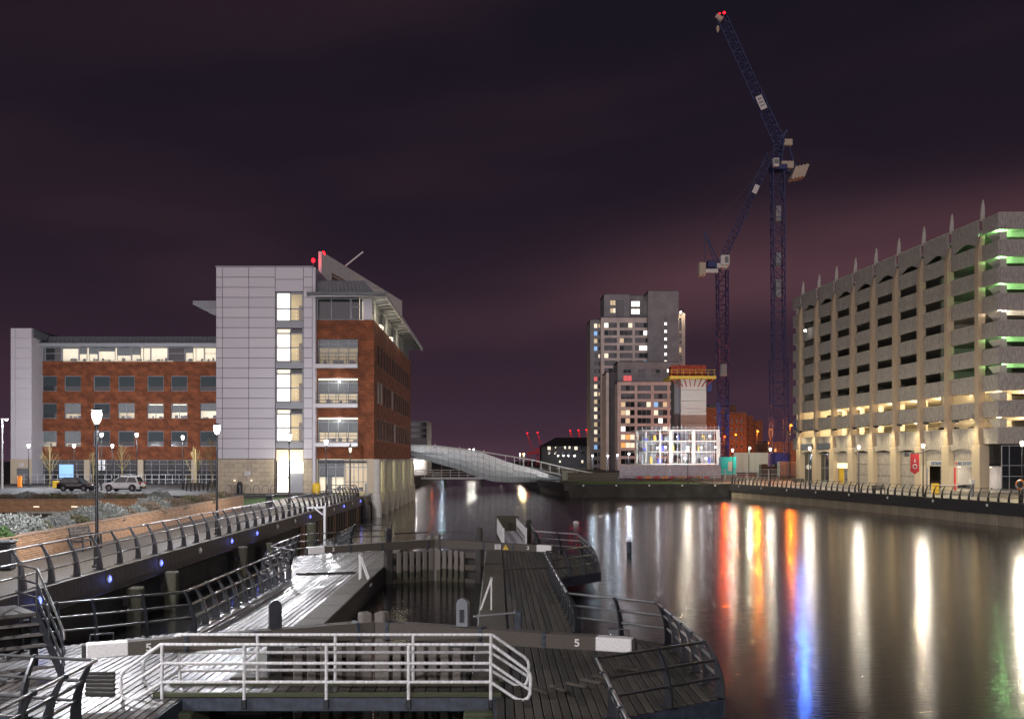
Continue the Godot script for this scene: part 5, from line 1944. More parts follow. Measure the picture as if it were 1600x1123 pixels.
func wing() -> void:
	var o := thing("office_wing", "long brick office wing with a glazed top floor and white end tower", "building", Vector3(-52, UPPER, -147))
	var z := -147.0
	var f := face(Vector3(0, 0, z), Vector3(0, 0, 1))
	var g := Geo.new()
	var wins := []
	var xs := [62.5, 100, 145.5, 184, 229.5, 266.5, 312]
	for row in 3:
		for i in 7:
			wins.append(Rect2(px(xs[i], 147), [15.62, 11.7, 7.7][row], 2.36, 2.2))
	g.wall(-66.6, -36.0, 5.8, 19.9, wins, f, 0.4)
	obj("brick_wall", g, M.brick_red, o)
	for i in wins.size():
		var lit: bool = i in [8, 10, 11, 12, 13, 14, 15]
		var w := window(o, f, wins[i], 0.2, [0.5] if i in [11, 12, 10] else [], [], "lit" if lit else "dark", {8: 0.7, 10: 0.62, 11: 0.66, 12: 0.6, 13: 0.5, 14: 0.72, 15: 0.8}.get(i, 0.0), "lit_cream" if i in [11, 12, 13] else "lit_soft", 0.08)
		if i in [11, 12]:
			g = Geo.new()
			g.box(f * Vector3(wins[i].get_center().x, wins[i].end.y - 0.2, -0.34), Vector3(1.9, 0.07, 0.07))
			obj("strip_light", g, M.strip, w)
		if not lit:
			g = Geo.new()
			g.box(f * Vector3(wins[i].get_center().x, wins[i].get_center().y + 0.35, -0.19), Vector3(2.2, 1.45, 0.01))
			obj("blind", g, M.blind, w)
	# top storey: a run of panes, some rooms lit
	var ft := face(Vector3(0, 0, z - 0.3), Vector3(0, 0, 1))
	var edges := [58, 70, 96, 123, 136, 138, 153, 180, 182, 205, 220, 223, 235, 262, 289, 302, 305, 319, 338]
	var lit := {1: 0.35, 3: 0.5, 5: 0.5, 6: 0.3, 8: 0.6, 9: 0.55, 11: 0.0, 12: 0.0, 14: 0.4, 16: 0.0, 17: 0.0, 2: 0.1}
	for i in edges.size() - 1:
		var x0 := px(edges[i], 147.3)
		var x1 := px(edges[i + 1], 147.3)
		if x1 - x0 < 0.4:
			continue
		var on: bool = lit.has(i) and i != 1
		window(o, ft, Rect2(x0 + 0.02, 20.0, x1 - x0 - 0.04, 1.95), 0.0, [], [0.55] if i % 4 == 1 else [], "lit" if on else "dark", lit.get(i, 0.0), "lit_cream", 0.08)
	g = Geo.new()
	g.span(Vector3(-66.4, 19.88, z - 3.0), Vector3(-36, 22.0, z - 3.2))
	g.span(Vector3(-66.4, 19.7, z - 0.5), Vector3(-36, 19.9, z - 12))
	obj("top_floor", g, M.interior, o)
	g = Geo.new()
	g.hexa([Vector3(-67.8, 21.95, z + 1.1), Vector3(-36, 21.95, z + 1.1), Vector3(-36, 21.95, z - 13), Vector3(-67.8, 21.95, z - 13), Vector3(-68.1, 22.4, z + 1.3), Vector3(-36, 22.4, z + 1.3), Vector3(-36, 22.4, z - 13), Vector3(-68.1, 22.4, z - 13)])
	var rf := obj("roof", g, M.frame_grey, o)
	g = Geo.new()
	g.hexa([Vector3(-66.4, 22.4, z + 0.4), Vector3(-36, 22.4, z + 0.4), Vector3(-36, 22.4, z - 12), Vector3(-66.4, 22.4, z - 12), Vector3(-66.2, 23.5, z - 0.2), Vector3(-36, 23.5, z - 0.2), Vector3(-36, 23.5, z - 12), Vector3(-66.2, 23.5, z - 12)])
	obj("roof_band", g, M.grey_steel, rf)
	for i in 50:
		g = Geo.new()
		g.bar(Vector3(-66.2 + i * 0.6, 22.42, z + 0.42), Vector3(-66.1 + i * 0.6, 23.48, z - 0.17), 0.04, 0.06)
		obj("seam", g, M.grey_steel, rf)
	# ground floor glazing between stone piers
	var bays := [[56, 131], [140, 214.5], [223, 298.5], [307, 352]]
	for q in bays:
		window(o, f, Rect2(px(q[0], 147), UPPER - 0.05, px(q[1], 147) - px(q[0], 147), 3.25), 0.25, [0.16, 0.33, 0.5, 0.66, 0.83], [0.55, 0.82], "dark", 0.0, "interior", 0.04)
	for x in [-66.3, -58.75, -51.05, -43.35]:
		g = Geo.new()
		g.cbox(Vector3(x, 4.15, z - 0.15), Vector3(0.82, 3.3, 0.6), 0.02)
		obj("stone_pier", g, M.stone, o)
	g = Geo.new()
	g.span(Vector3(-66.4, 2.4, z - 9), Vector3(-36, 5.8, z - 9.2))
	g.span(Vector3(-66.4, 5.6, z - 0.5), Vector3(-36, 5.79, z - 9))
	obj("lobby", g, M.interior, o)
	g = Geo.new()
	g.span(Vector3(px(100, 149), 3.2, z - 0.2), Vector3(px(122, 149), 5.1, z - 0.23))
	obj("lit_screen", g, M.lit_blue, o)
	g = Geo.new()
	g.span(Vector3(px(141, 149), 3.6, z - 0.2), Vector3(px(147, 149), 4.9, z - 0.23))
	obj("lit_poster_light", g, M.lit_amber, o)
	g = Geo.new()
	g.span(Vector3(-66.6, 2.4, z - 0.4), Vector3(-66.2, 19.9, z - 13))
	g.span(Vector3(-66.6, 2.4, z - 12.8), Vector3(-36, 19.9, z - 13.2))
	obj("rear_wall", g, M.brick_red, o)
	for y in [9.6, 13.7, 17.8]:
		g = Geo.new()
		g.span(Vector3(-66.1, y - 0.2, z - 1.6), Vector3(-36, y, z - 12.7))
		obj("floor", g, M.interior, o)
	# white end tower
	var fz := face(Vector3(0, 0, -143.5), Vector3(0, 0, 1))
	g = Geo.new()
	g.span(Vector3(-68.1, 2.3, -143.57), Vector3(-65.15, 24.2, -155))
	obj("tower_backing", g, M.white_panel, o)
	panels(o, fz, [-68.1, -67.45, -65.15], 5.9, 24.25, 1.4, M.white_panel)
	g = Geo.new()
	g.hexa([Vector3(-65.14, 23.0, -143.6), Vector3(-64.9, 23.0, -143.6), Vector3(-63.2, 22.4, -155), Vector3(-65.14, 22.4, -155), Vector3(-65.14, 24.2, -143.6), Vector3(-64.9, 24.2, -143.6), Vector3(-63.2, 22.6, -155), Vector3(-65.14, 24.2, -155)])
	obj("sloping_return", g, M.grey_steel, rf)
	g = Geo.new()
	g.cbox(Vector3(-66.6, 4.1, -143.5), Vector3(3.0, 3.55, 0.12), 0.02)
	obj("stone_base", g, M.stone, o)
	g = Geo.new()
	g.cbox(Vector3(-66.4, 3.55, -143.42), Vector3(1.6, 2.1, 0.06), 0.02)
	obj("door", g, M.grey_steel, o)
	g = Geo.new()
	g.cbox(Vector3(-66.5, 5.1, -143.42), Vector3(0.6, 0.5, 0.04), 0.01)
	obj("notice_board", g, M.white_paint, o)


# ---------------------------------------------------------------- the multi-storey car park on the right
# local axes of its long side: x runs along the facade away from the camera, y up, z into the building
func car_park() -> void:
	var o := thing("car_park", "tall concrete multi-storey car park with brown columns and pale fins", "building", Vector3(57.5, QUAY - 0.05, -117))
	var dir := Vector3(-0.0827, 0, -0.9966)
	o.basis = Basis(dir, Vector3.UP, dir.cross(Vector3.UP))
	off[o] = Vector3.ZERO
	var bay := 6.93
	var s0 := 3.6
	var tops := []
	for k in 8:
		tops.append(7.45 + 3.06 * k)
	var roof_top := 32.0
	var depth := 17.0
	var g: Geo
	# columns: a brown front strip with a paler body behind, tapering away at the top level
	var fin := Geo.new()
	var fp := []
	for i in 7:
		var t := i / 6.0
		fp.append(Vector2(-0.25 - 0.05 * sin(t * PI) + 0.12 * t * t, t * 2.5))
	for i in 7:
		var t := 1.0 - i / 6.0
		fp.append(Vector2(0.22 - 0.28 * t * t, t * 2.5))
	fin.slab(fp, Transform3D(), 0.24)
	var fm := fin.mesh()
	for i in 9:
		var s := s0 + bay * i
		g = Geo.new()
		g.cbox(Vector3(s, 16.9, -0.18), Vector3(0.8, 23.2, 0.9), 0.04)
		var c := obj("column", g, M.concrete_brown, o, false)
		g = Geo.new()
		g.hexa([Vector3(s - 0.4, 28.5, -0.62), Vector3(s + 0.4, 28.5, -0.62), Vector3(s + 0.4, 28.5, 0.2), Vector3(s - 0.4, 28.5, 0.2), Vector3(s - 0.28, 30.1, -0.16), Vector3(s + 0.28, 30.1, -0.16), Vector3(s + 0.4, 30.1, 0.2), Vector3(s - 0.4, 30.1, 0.2)])
		obj("tapered_head", g, M.concrete_brown, c, false)
		var f := place("fin", fm, M.concrete_pale, c, Vector3(s, roof_top - 0.15, 0.1))
		f.position = Vector3(s, roof_top - 0.15, 0.1)
		f.rotation.y = PI / 2
		g = Geo.new()
		g.cbox(Vector3(s, 2.7, -0.1), Vector3(1.7, 5.5, 1.25), 0.05)
		obj("stone_pier", g, M.stone, o, false)
		g = Geo.new()
		g.hexa([Vector3(s - 0.6, 5.0, -0.5), Vector3(s + 0.6, 5.0, -0.5), Vector3(s + 0.6, 5.0, 0.4), Vector3(s - 0.6, 5.0, 0.4), Vector3(s - 0.5, 6.9, -0.7), Vector3(s + 0.5, 6.9, -0.7), Vector3(s + 0.5, 6.9, 0.4), Vector3(s - 0.5, 6.9, 0.4)])
		obj("bracket", g, M.concrete_brown, o, false)
	# parapets of each level in separate panels
	var pg := []
	for k in 3:
		g = Geo.new()
		g.cbox(Vector3.ZERO, Vector3(1.96, 1.86, 0.22), 0.035)
		pg.append(g.mesh())
	var cap := Geo.new()
	cap.cbox(Vector3.ZERO, Vector3(6.1, 0.09, 0.32), 0.02)
	var cm := cap.mesh()
	for lv in 9:
		var top: float = tops[lv] if lv < 8 else roof_top
		for i in 9:
			var a := s0 + bay * i + 0.42
			var n := 3
			var w := 2.01
			if i == 8:
				n = 1
				a = s0 + bay * 8 + 0.42
			for j in n:
				var m := obj("parapet_panel", pg[j], M.concrete, o, false)
				m.position = Vector3(a + 0.03 + w * (j + 0.5) + 0.03 * j, top - 0.93, -0.02)
			if i < 8:
				var m := obj("parapet_cap", cm, M.concrete_pale, o, false)
				m.position = Vector3(s0 + bay * (i + 0.5), top + 0.03, -0.03)
		# between the last column and the corner, then along the face that turns to the right
		g = Geo.new()
		g.cbox(Vector3(1.55, top - 0.93, -0.02), Vector3(3.2, 1.86, 0.22), 0.03)
		obj("parapet_panel", g, M.concrete, o, false)
	# the upper part of the top parapet and its arched openings
	for i in 8:
		g = Geo.new()
		var a := s0 + bay * i + 0.42
		var arch := [Vector2(0, 30.6), Vector2(0, 28.75)]
		for k in 13:
			var t := k / 12.0
			arch.append(Vector2(t * 6.09, 28.75 + sin(t * PI) * 1.0))
		arch.append(Vector2(6.09, 30.6))
		g.slab(arch, Transform3D(Basis(), Vector3(a, 0, -0.01)), 0.2)
		obj("arched_panel", g, M.concrete, o, false)
		# arched lintel over the ground floor
		g = Geo.new()
		arch = [Vector2(-0.2, 5.6), Vector2(0.15, 4.75)]
		for k in 11:
			var t := k / 10.0
			arch.append(Vector2(0.25 + t * 5.6, 4.72 + sin(t * PI) * 0.35))
		arch.append(Vector2(6.3, 5.6))
		g.slab(arch, Transform3D(Basis(), Vector3(a, 0, -0.2)), 0.5)
		obj("arched_lintel", g, M.concrete, o, false)
	# floors and the inside
	for lv in 9:
		var y: float = (tops[lv] if lv < 8 else 31.93) - 1.15
		g = Geo.new()
		g.hexa([Vector3(0.15, y - 0.32, 0.12), Vector3(61.5, y - 0.32, 0.12), Vector3(61.5, y - 0.32, depth), Vector3(1.5, y - 0.32, depth), Vector3(0.15, y, 0.12), Vector3(61.5, y, 0.12), Vector3(61.5, y, depth), Vector3(1.5, y, depth)])
		obj("floor", g, M.concrete_pale, o, false)
	for i in 9:
		g = Geo.new()
		g.box(Vector3(s0 + bay * i, 17.6, 7.5), Vector3(0.6, 24.0, 0.6))
		obj("inner_column", g, M.concrete_pale, o, false)
	g = Geo.new()
	g.box(Vector3(31, 16, depth + 0.2), Vector3(62, 31, 0.3))
	g.box(Vector3(61.6, 16, depth / 2), Vector3(0.3, 31, depth))
	obj("inner_wall", g, M.concrete_pale, o, false)
	# parapet ends that stand past the last column at the far end
	for lv in 9:
		var top: float = tops[lv] if lv < 8 else roof_top
		g = Geo.new()
		g.cbox(Vector3(62.0, top - 1.0, 0.5), Vector3(2.2, 2.0, 1.2), 0.05)
		obj("parapet_end", g, M.concrete, o, false)
	# the face that turns to the right at the near corner (its own direction: straight across)
	var across := o.basis.inverse() * Vector3(1, 0, 0)
	var inward := o.basis.inverse() * Vector3(0, 0, -1)
	var fb := Basis(across, Vector3.UP, -inward)
	for lv in 9:
		var top: float = tops[lv] if lv < 8 else roof_top
		for j in 9:
			g = Geo.new()
			g.cbox(across * (1.5 + 3.0 * j) + Vector3(0, top - 0.93, 0) + inward * 0.1, Vector3(2.93, 1.86, 0.22), 0.035, fb)
			obj("parapet_panel", g, M.concrete, o, false)
		g = Geo.new()
		g.cbox(across * 13.5 + Vector3(0, top + 0.035, 0) + inward * 0.1, Vector3(27.0, 0.09, 0.32), 0.02, fb)
		obj("parapet_cap", g, M.concrete_pale, o, false)
		var y: float = (tops[lv] if lv < 8 else 31.93) - 1.15
		g = Geo.new()
		g.box(across * 14.0 + Vector3(0, y - 0.17, 0) + inward * 8.2, Vector3(26, 0.3, 15.8), fb)
		obj("floor", g, M.concrete_pale, o, false)
	for lv in 8:
		g = Geo.new()
		g.box(across * 14.4 + Vector3(0, tops[lv] + 3.06 - 1.15 - 0.62, 0) + inward * 3.0, Vector3(25.0, 0.62, 0.4), fb)
		obj("deck_beam", g, M.concrete_pale, o, false)
	g = Geo.new()
	g.box(across * 14.0 + Vector3(0, 16, 0) + inward * 16.3, Vector3(27, 31, 0.3), fb)
	obj("inner_wall", g, M.concrete_pale, o, false)
	for lv in 8:
		g = Geo.new()
		g.hexa([Vector3(0.35, tops[lv], 0.35), Vector3(1.5, tops[lv], 0.35), Vector3(1.5, tops[lv], 1.2), Vector3(0.35, tops[lv], 1.2), Vector3(0.35, tops[lv] + 1.05, 0.35), Vector3(2.8, tops[lv] + 1.05, 0.35), Vector3(2.8, tops[lv] + 1.05, 1.2), Vector3(0.35, tops[lv] + 1.05, 1.2)])
		obj("corner_haunch", g, M.concrete_pale, o, false)
	# strip lights on the ceilings, warm on the two lowest decks, greenish on some above
	for lv in 8:
		var y: float = tops[lv] + 3.06 - 1.15 - 0.42
		var warm := lv < 2
		var green := lv in [3, 5, 6, 7, 2]
		var many := 9 if warm else 1
		for i in many:
			var c := Vector3(2.0 + bay * i, y, 5.5) if warm else Vector3(2.2, y, 1.6)
			g = Geo.new()
			g.cbox(c + Vector3.UP * 0.06, Vector3(1.3, 0.07, 0.14), 0.02)
			obj("strip_light", g, M.strip if warm or lv == 4 else M.green_strip, o, false)
			var l := lamp(o, Vector3.ZERO, Color(1.0, 0.87, 0.64) if warm else (Color(1, 0.95, 0.88) if lv == 4 else Color(0.66, 1.0, 0.62)), 26.0 if warm else 9.0, 0.18)
			l.position = c - Vector3.UP * 0.14
		# round the corner, over the deck that faces the camera
		var c2 := across * 6.5 + Vector3(0, y, 0) + inward * 1.3
		g = Geo.new()
		g.cbox(c2 + Vector3.UP * 0.06, Vector3(1.3, 0.07, 0.14), 0.02, fb)
		obj("strip_light", g, M.strip if warm or lv == 4 else M.green_strip, o, false)
		var l2 := lamp(o, Vector3.ZERO, Color(1.0, 0.87, 0.64) if warm else (Color(1, 0.95, 0.88) if lv == 4 else Color(0.66, 1.0, 0.62)), 26.0 if warm else 8.0, 0.18)
		l2.position = c2 - Vector3.UP * 0.14
	# ground floor bays, counted from the near corner
	for i in 8:
		var a := s0 + bay * i + 0.86
		var b := s0 + bay * (i + 1) - 0.86
		var m := (a + b) / 2.0
		if i < 2: # vehicle entrance and exit, brightly lit inside
			g = Geo.new()
			g.cbox(Vector3(m, 4.4, 0.1), Vector3(b - a, 1.6, 0.3), 0.02)
			obj("panel", g, M.concrete, o, false)
			g = Geo.new()
			g.cbox(Vector3(m, 3.28, 0.02), Vector3(b - a - 0.3, 0.72, 0.2), 0.03)
			var sg := obj("sign_board", g, M.concrete_pale, o, false)
			sign_text("NO ENTRY" if i == 0 else "ENTRANCE", 0.46, M.sign_text_blue, sg, Transform3D(Basis(Vector3(-1, 0, 0), Vector3.UP, Vector3(0, 0, -1)), Vector3(m + (0.0 if i == 0 else -0.5), 3.28, -0.1)))
			if i == 0:
				for e in [-1.9, 1.9]:
					g = Geo.new()
					g.lathe([Vector2(0.2, 0), Vector2(0.2, 0.03), Vector2(0, 0.031)], Vector3(m + e, 3.28, -0.08), 14, Basis(Vector3.RIGHT, -PI / 2))
					var ds := obj("no_entry_disc", g, M.red_sign, sg, false)
					ds.name = "no_entry_disc"
					g = Geo.new()
					g.box(Vector3(m + e, 3.28, -0.118), Vector3(0.26, 0.06, 0.01))
					obj("white_bar", g, M.white_paint, sg, false)
			g = Geo.new()
			g.box(Vector3(m, 1.6, 6.5), Vector3(b - a + 3, 3.4, 0.1))
			g.box(Vector3(m, 3.0, 3.4), Vector3(b - a + 3, 0.1, 6.2))
			obj("driveway_wall", g, M.white_panel, o, false)
			g = Geo.new()
			g.cbox(Vector3(m, 2.86, 2.5), Vector3(2.6, 0.06, 0.2), 0.02)
			obj("strip_light", g, M.strip, o, false)
			var l := lamp(o, Vector3.ZERO, Color(1.0, 0.96, 0.9), 9.0, 0.2)
			l.position = Vector3(m, 2.7, 2.5)
			g = Geo.new()
			g.box(Vector3(a + 0.05, 1.4, 0.1), Vector3(0.1, 2.8, 0.2))
			g.box(Vector3(b - 0.05, 1.4, 0.1), Vector3(0.1, 2.8, 0.2))
			obj("gate_frame", g, M.red_sign if i == 0 else M.grey_steel, o, false)
			g = Geo.new()
			g.cbox(Vector3(m + 0.9, 1.5, 6.3), Vector3(0.9, 0.9, 0.1), 0.02)
			obj("notice_board", g, M.banner_red, o, false)
		elif i < 5: # blank ribbed panels
			for j in 4:
				g = Geo.new()
				g.cbox(Vector3(a + (b - a) * (j + 0.5) / 4.0, 2.4, 0.05 + 0.02 * (j % 2)), Vector3((b - a) / 4.0 - 0.03, 4.8, 0.2), 0.03)
				obj("panel", g, M.concrete, o, false)
			for y in [1.5, 3.1]:
				g = Geo.new()
				g.box(Vector3(m, y, -0.06), Vector3(b - a, 0.05, 0.04))
				obj("joint_strip", g, M.concrete_dark, o, false)
		else: # shop fronts
			var fx := Transform3D(Basis(Vector3(-1, 0, 0), Vector3.UP, Vector3(0, 0, -1)), Vector3(0, 0, 0.1))
			if i == 5:
				g = Geo.new()
				g.cbox(Vector3(m, 4.0, 0.1), Vector3(b - a, 1.7, 0.25), 0.02)
				obj("panel", g, M.concrete, o, false)
				g = Geo.new()
				g.cbox(Vector3(m, 2.8, 0.0), Vector3(b - a, 0.8, 0.2), 0.03)
				obj("shop_fascia_light", g, M.lit_cream, o, false)
				g = Geo.new()
				g.cbox(Vector3(m + 1.3, 1.2, 0.1), Vector3(1.8, 2.3, 0.2), 0.02)
				obj("shop_panel", g, M.yellow_plastic, o, false)
				window(o, fx, Rect2(-m - 0.4, 0.1, 2.6, 2.25), 0.0, [0.5], [0.7], "lit", 0.0, "lit_soft")
			else:
				window(o, fx, Rect2(-b + 0.1, 0.1, b - a - 0.2, 4.6), 0.0, [0.33, 0.66], [0.5], "dark", 0.0, "interior")
				g = Geo.new()
				g.cbox(Vector3(m, 5.9, -0.5), Vector3(5.2, 1.0, 0.16), 0.03)
				obj("shop_board", g, M.blue_steel, o, false)
	# black floodlights on arms that wash the stone piers
	for i in 9:
		var c := Vector3(s0 + bay * i + (0.9 if i < 8 else -0.9), 8.3, -2.7)
		g = Geo.new()
		g.bar(Vector3(c.x, 8.7, 0.0), c + Vector3(0, 0.1, 0.2), 0.1, 0.1)
		g.cbox(c, Vector3(0.9, 0.26, 0.5), 0.07, Basis(Vector3.RIGHT, 0.5))
		obj("floodlight", g, M.black_steel, o, false)
		g = Geo.new()
		g.cbox(c + Vector3(0, -0.13, 0.1), Vector3(0.5, 0.05, 0.3), 0.02, Basis(Vector3.RIGHT, 0.5))
		obj("flood_lamp_glass", g, M.strip, o, false)
		spot(o, c + Vector3(0, -0.22, 0.16), Vector3(0, -0.9, 0.36), 66.0, Color(1.0, 0.91, 0.72), 27.0, 0.4)
	# glazed corner unit at the right
	window(o, Transform3D(fb, Vector3(0, 0, 0) + inward * 0.2), Rect2(0.4, 0.2, 9.0, 5.2), 0.0, [0.1, 0.32, 0.55, 0.78], [0.32, 0.56], "dark", 0.0, "interior")
	g = Geo.new()
	g.cbox(across * 4.6 + Vector3(0, 2.6, 0) + inward * 0.16, Vector3(1.7, 1.9, 0.03), 0.01, fb)
	obj("lit_pane_light", g, M.lit_cream, o, false)
	g = Geo.new()
	g.cbox(across * 6.5 + Vector3(0, 0.75, 0) - inward * 0.6, Vector3(6.0, 1.35, 0.12), 0.03, fb)
	obj("white_screen", g, M.white_paint, o, false)
	# bright blue-white floodlight between the far columns
	g = Geo.new()
	g.lathe([Vector2(0, -0.22), Vector2(0.2, -0.16), Vector2(0.24, 0.1), Vector2(0, 0.22)], Vector3(s0 + bay * 7.45, 25.4, -0.95), 10)
	obj("flood_lamp_glass", g, M.lantern, o, false)
	spot(o, Vector3(s0 + bay * 7.45, 25.4, -1.25), Vector3(-0.75, -0.22, -0.6), 48.0, Color(0.28, 0.5, 1.0), 120.0, 0.2)
	# P sign at the far corner
	var p := Vector3(px(1247, 178.0), py(664, 178.0), -178.0)
	var ps := thing("parking_sign", "dark blue sign with a white letter P at the car park's far corner", "sign", p)
	g = Geo.new()
	g.cbox(p, Vector3(1.35, 1.7, 0.2), 0.03)
	obj("board", g, M.sign_blue, ps)
	sign_text("P", 1.05, M.white_paint, ps, Transform3D(Basis(), Vector3(0, 0, 0.11)))
	g = Geo.new()
	g.bar(p + Vector3(0.6, 0, 0), p + Vector3(1.6, 0, -0.4), 0.1, 0.1)
	obj("bracket", g, M.grey_steel, ps)
	# cars parked on the lit decks, roofs over the parapets
	var k := 0
	for q in [[0, 8.0, M.car_red, false, "red car on the lowest lit deck, second bay from the near corner"], [0, 34.5, M.car_red, false, "red car on the lowest lit deck towards the far end"], [0, 27.0, M.car_black, false, "dark car on the lowest lit deck, middle of the car park"], [1, 62.0 - 12.0, M.car_black, true, "dark tall car on the upper lit deck near the far end"], [0, 14.5, M.car_black, true, "dark tall car on the lowest lit deck, third bay from the near corner"]]:
		var lp := o.transform * Vector3(q[1], tops[q[0]] - 1.15, 2.6)
		car(q[4], lp, PI + 0.08 + PI, q[2], q[3])
		k += 1
	var wc := car("white car behind the parapet of the upper lit deck at the right edge", o.transform * (across * 7.0 + Vector3(0, tops[1] - 1.15, 0) + inward * 2.2), PI, M.car_white, true)
	wc.set_meta("group", "cars in the car park")


func right_quay_things() -> void:
	railing("bowed black railing along the right quay in front of the car park", [Vector2(46.2, -76), Vector2(44.85, -87.6), Vector2(36.25, -157.6), Vector2(11.2, -157.6)], -1.0, 1.5, QUAY, "", [0.42, 0.78, 1.15])
	# red banner with pale figures on its post
	var p := Vector3(px(1443, 104.0), QUAY, -104)
	var o := thing("banner", "red hanging banner with white emblem on the lamp post by the car park", "banner", p)
	var g := Geo.new()
	g.slab([Vector2(-1.3, 4.35), Vector2(-0.4, 4.35), Vector2(-0.4, 2.55), Vector2(-0.85, 2.25), Vector2(-1.3, 2.55)], Transform3D(Basis(), p), 0.04)
	obj("cloth", g, M.banner_red, o)
	g = Geo.new()
	g.bar(p + Vector3(-1.4, 4.4, 0), p + Vector3(0, 4.4, 0), 0.06, 0.06)
	g.cbox(p + Vector3(-1.65, 4.25, 0), Vector3(0.5, 0.42, 0.3), 0.05)
	obj("bracket", g, M.black_steel, o)
	g = Geo.new()
	g.lathe([Vector2(0.2, 0), Vector2(0.24, 0.02), Vector2(0.24, 0.04), Vector2(0.16, 0.05)], p + Vector3(-0.85, 3.05, 0.01), 14, Basis(Vector3.RIGHT, PI / 2))
	obj("emblem_ring", g, M.white_paint, o)
	g = Geo.new()
	g.slab([Vector2(-0.12, 0), Vector2(0.12, 0), Vector2(0.0, 0.36)], Transform3D(Basis(), p + Vector3(-0.85, 3.5, 0.03)), 0.02)
	obj("emblem", g, M.white_paint, o)
	# lifebuoy at the right edge
	p = Vector3(px(1594, 88.0), py(757, 88.0), -88.0)
	o = thing("lifebuoy", "orange and white lifebuoy on its stand at the right edge", "lifebuoy", Vector3(p.x, QUAY, p.z))
	for i in 8:
		g = Geo.new()
		var arc := []
		for k in 5:
			var t := TAU * (i + k / 4.0) / 8.0
			arc.append(p + Vector3(cos(t) * 0.36, sin(t) * 0.36, 0.1))
		g.tube(arc, 0.085, 8)
		obj("ring_segment", g, M.orange_plastic if i % 2 else M.white_paint, o)
	g = Geo.new()
	g.bar(Vector3(p.x, QUAY, p.z - 0.05), Vector3(p.x, p.y + 0.4, p.z - 0.05), 0.1, 0.1)
	obj("stand", g, M.black_steel, o)
	# benches and a notice, a ticket post
	slat_bench("dark slatted bench behind the right quay railing, before the grey panels", Vector3(px(1376, 112.0), QUAY - 0.05, -112), 0.3)
	slat_bench("dark slatted bench at the far end of the right quay by the glass shopfront", Vector3(px(1250, 150.0), QUAY - 0.05, -150), 0.2)
	var picnic := 0
	for x in [1060, 1085]:
		slat_bench("dark bench on the quay before the white site fence, %s" % ["left of two", "right of two"][picnic], Vector3(px(x, 163.0), QUAY - 0.05, -163), PI)
		picnic += 1
	p = Vector3(px(1520, 104.0), QUAY - 0.05, -104)
	o = thing("ticket_post", "slim pale ticket post with a small head before the exit bay", "post", p)
	g = Geo.new()
	g.cbox(p + Vector3(0, 0.65, 0), Vector3(0.3, 1.3, 0.25), 0.05)
	obj("body", g, M.grey_steel, o)
	g = Geo.new()
	g.cbox(p + Vector3(0, 1.55, 0), Vector3(0.5, 0.5, 0.22), 0.06)
	obj("head", g, M.white_paint, o)
	p = Vector3(px(1462, 112.0), QUAY - 0.05, -112)
	o = thing("barrier_box", "squat yellowish barrier machine by the entrance bay", "barrier", p)
	g = Geo.new()
	g.cbox(p + Vector3(0, 0.6, 0), Vector3(0.7, 1.2, 0.5), 0.06)
	obj("body", g, M.yellow_plastic, o)
	g = Geo.new()
	g.bar(p + Vector3(0.2, 1.0, 0), p + Vector3(3.0, 1.05, 0), 0.08, 0.1)
	obj("boom", g, M.white_paint, o)
	p = Vector3(px(1264, 148.0), QUAY - 0.05, -148)
	o = thing("round_sign", "round white road sign on a post before the glass shopfront", "sign", p)
	g = Geo.new()
	g.tube([p, p + Vector3.UP * 2.6], 0.04, 6)
	obj("post", g, M.grey_steel, o)
	g = Geo.new()
	g.lathe([Vector2(0.36, 0), Vector2(0.36, 0.04), Vector2(0, 0.045)], p + Vector3(0, 2.7, 0.05), 16, Basis(Vector3.RIGHT, PI / 2))
	obj("disc", g, M.white_paint, o)


# ---------------------------------------------------------------- the curved bridge and what lies beyond it
func along(pts: Array, x: float) -> float: # a line through measured points
	for i in pts.size() - 1:
		var a: Vector2 = pts[i]
		var b: Vector2 = pts[i + 1]
		if x <= b.x or i == pts.size() - 2:
			return lerpf(a.y, b.y, (x - a.x) / (b.x - a.x))
	return 0.0


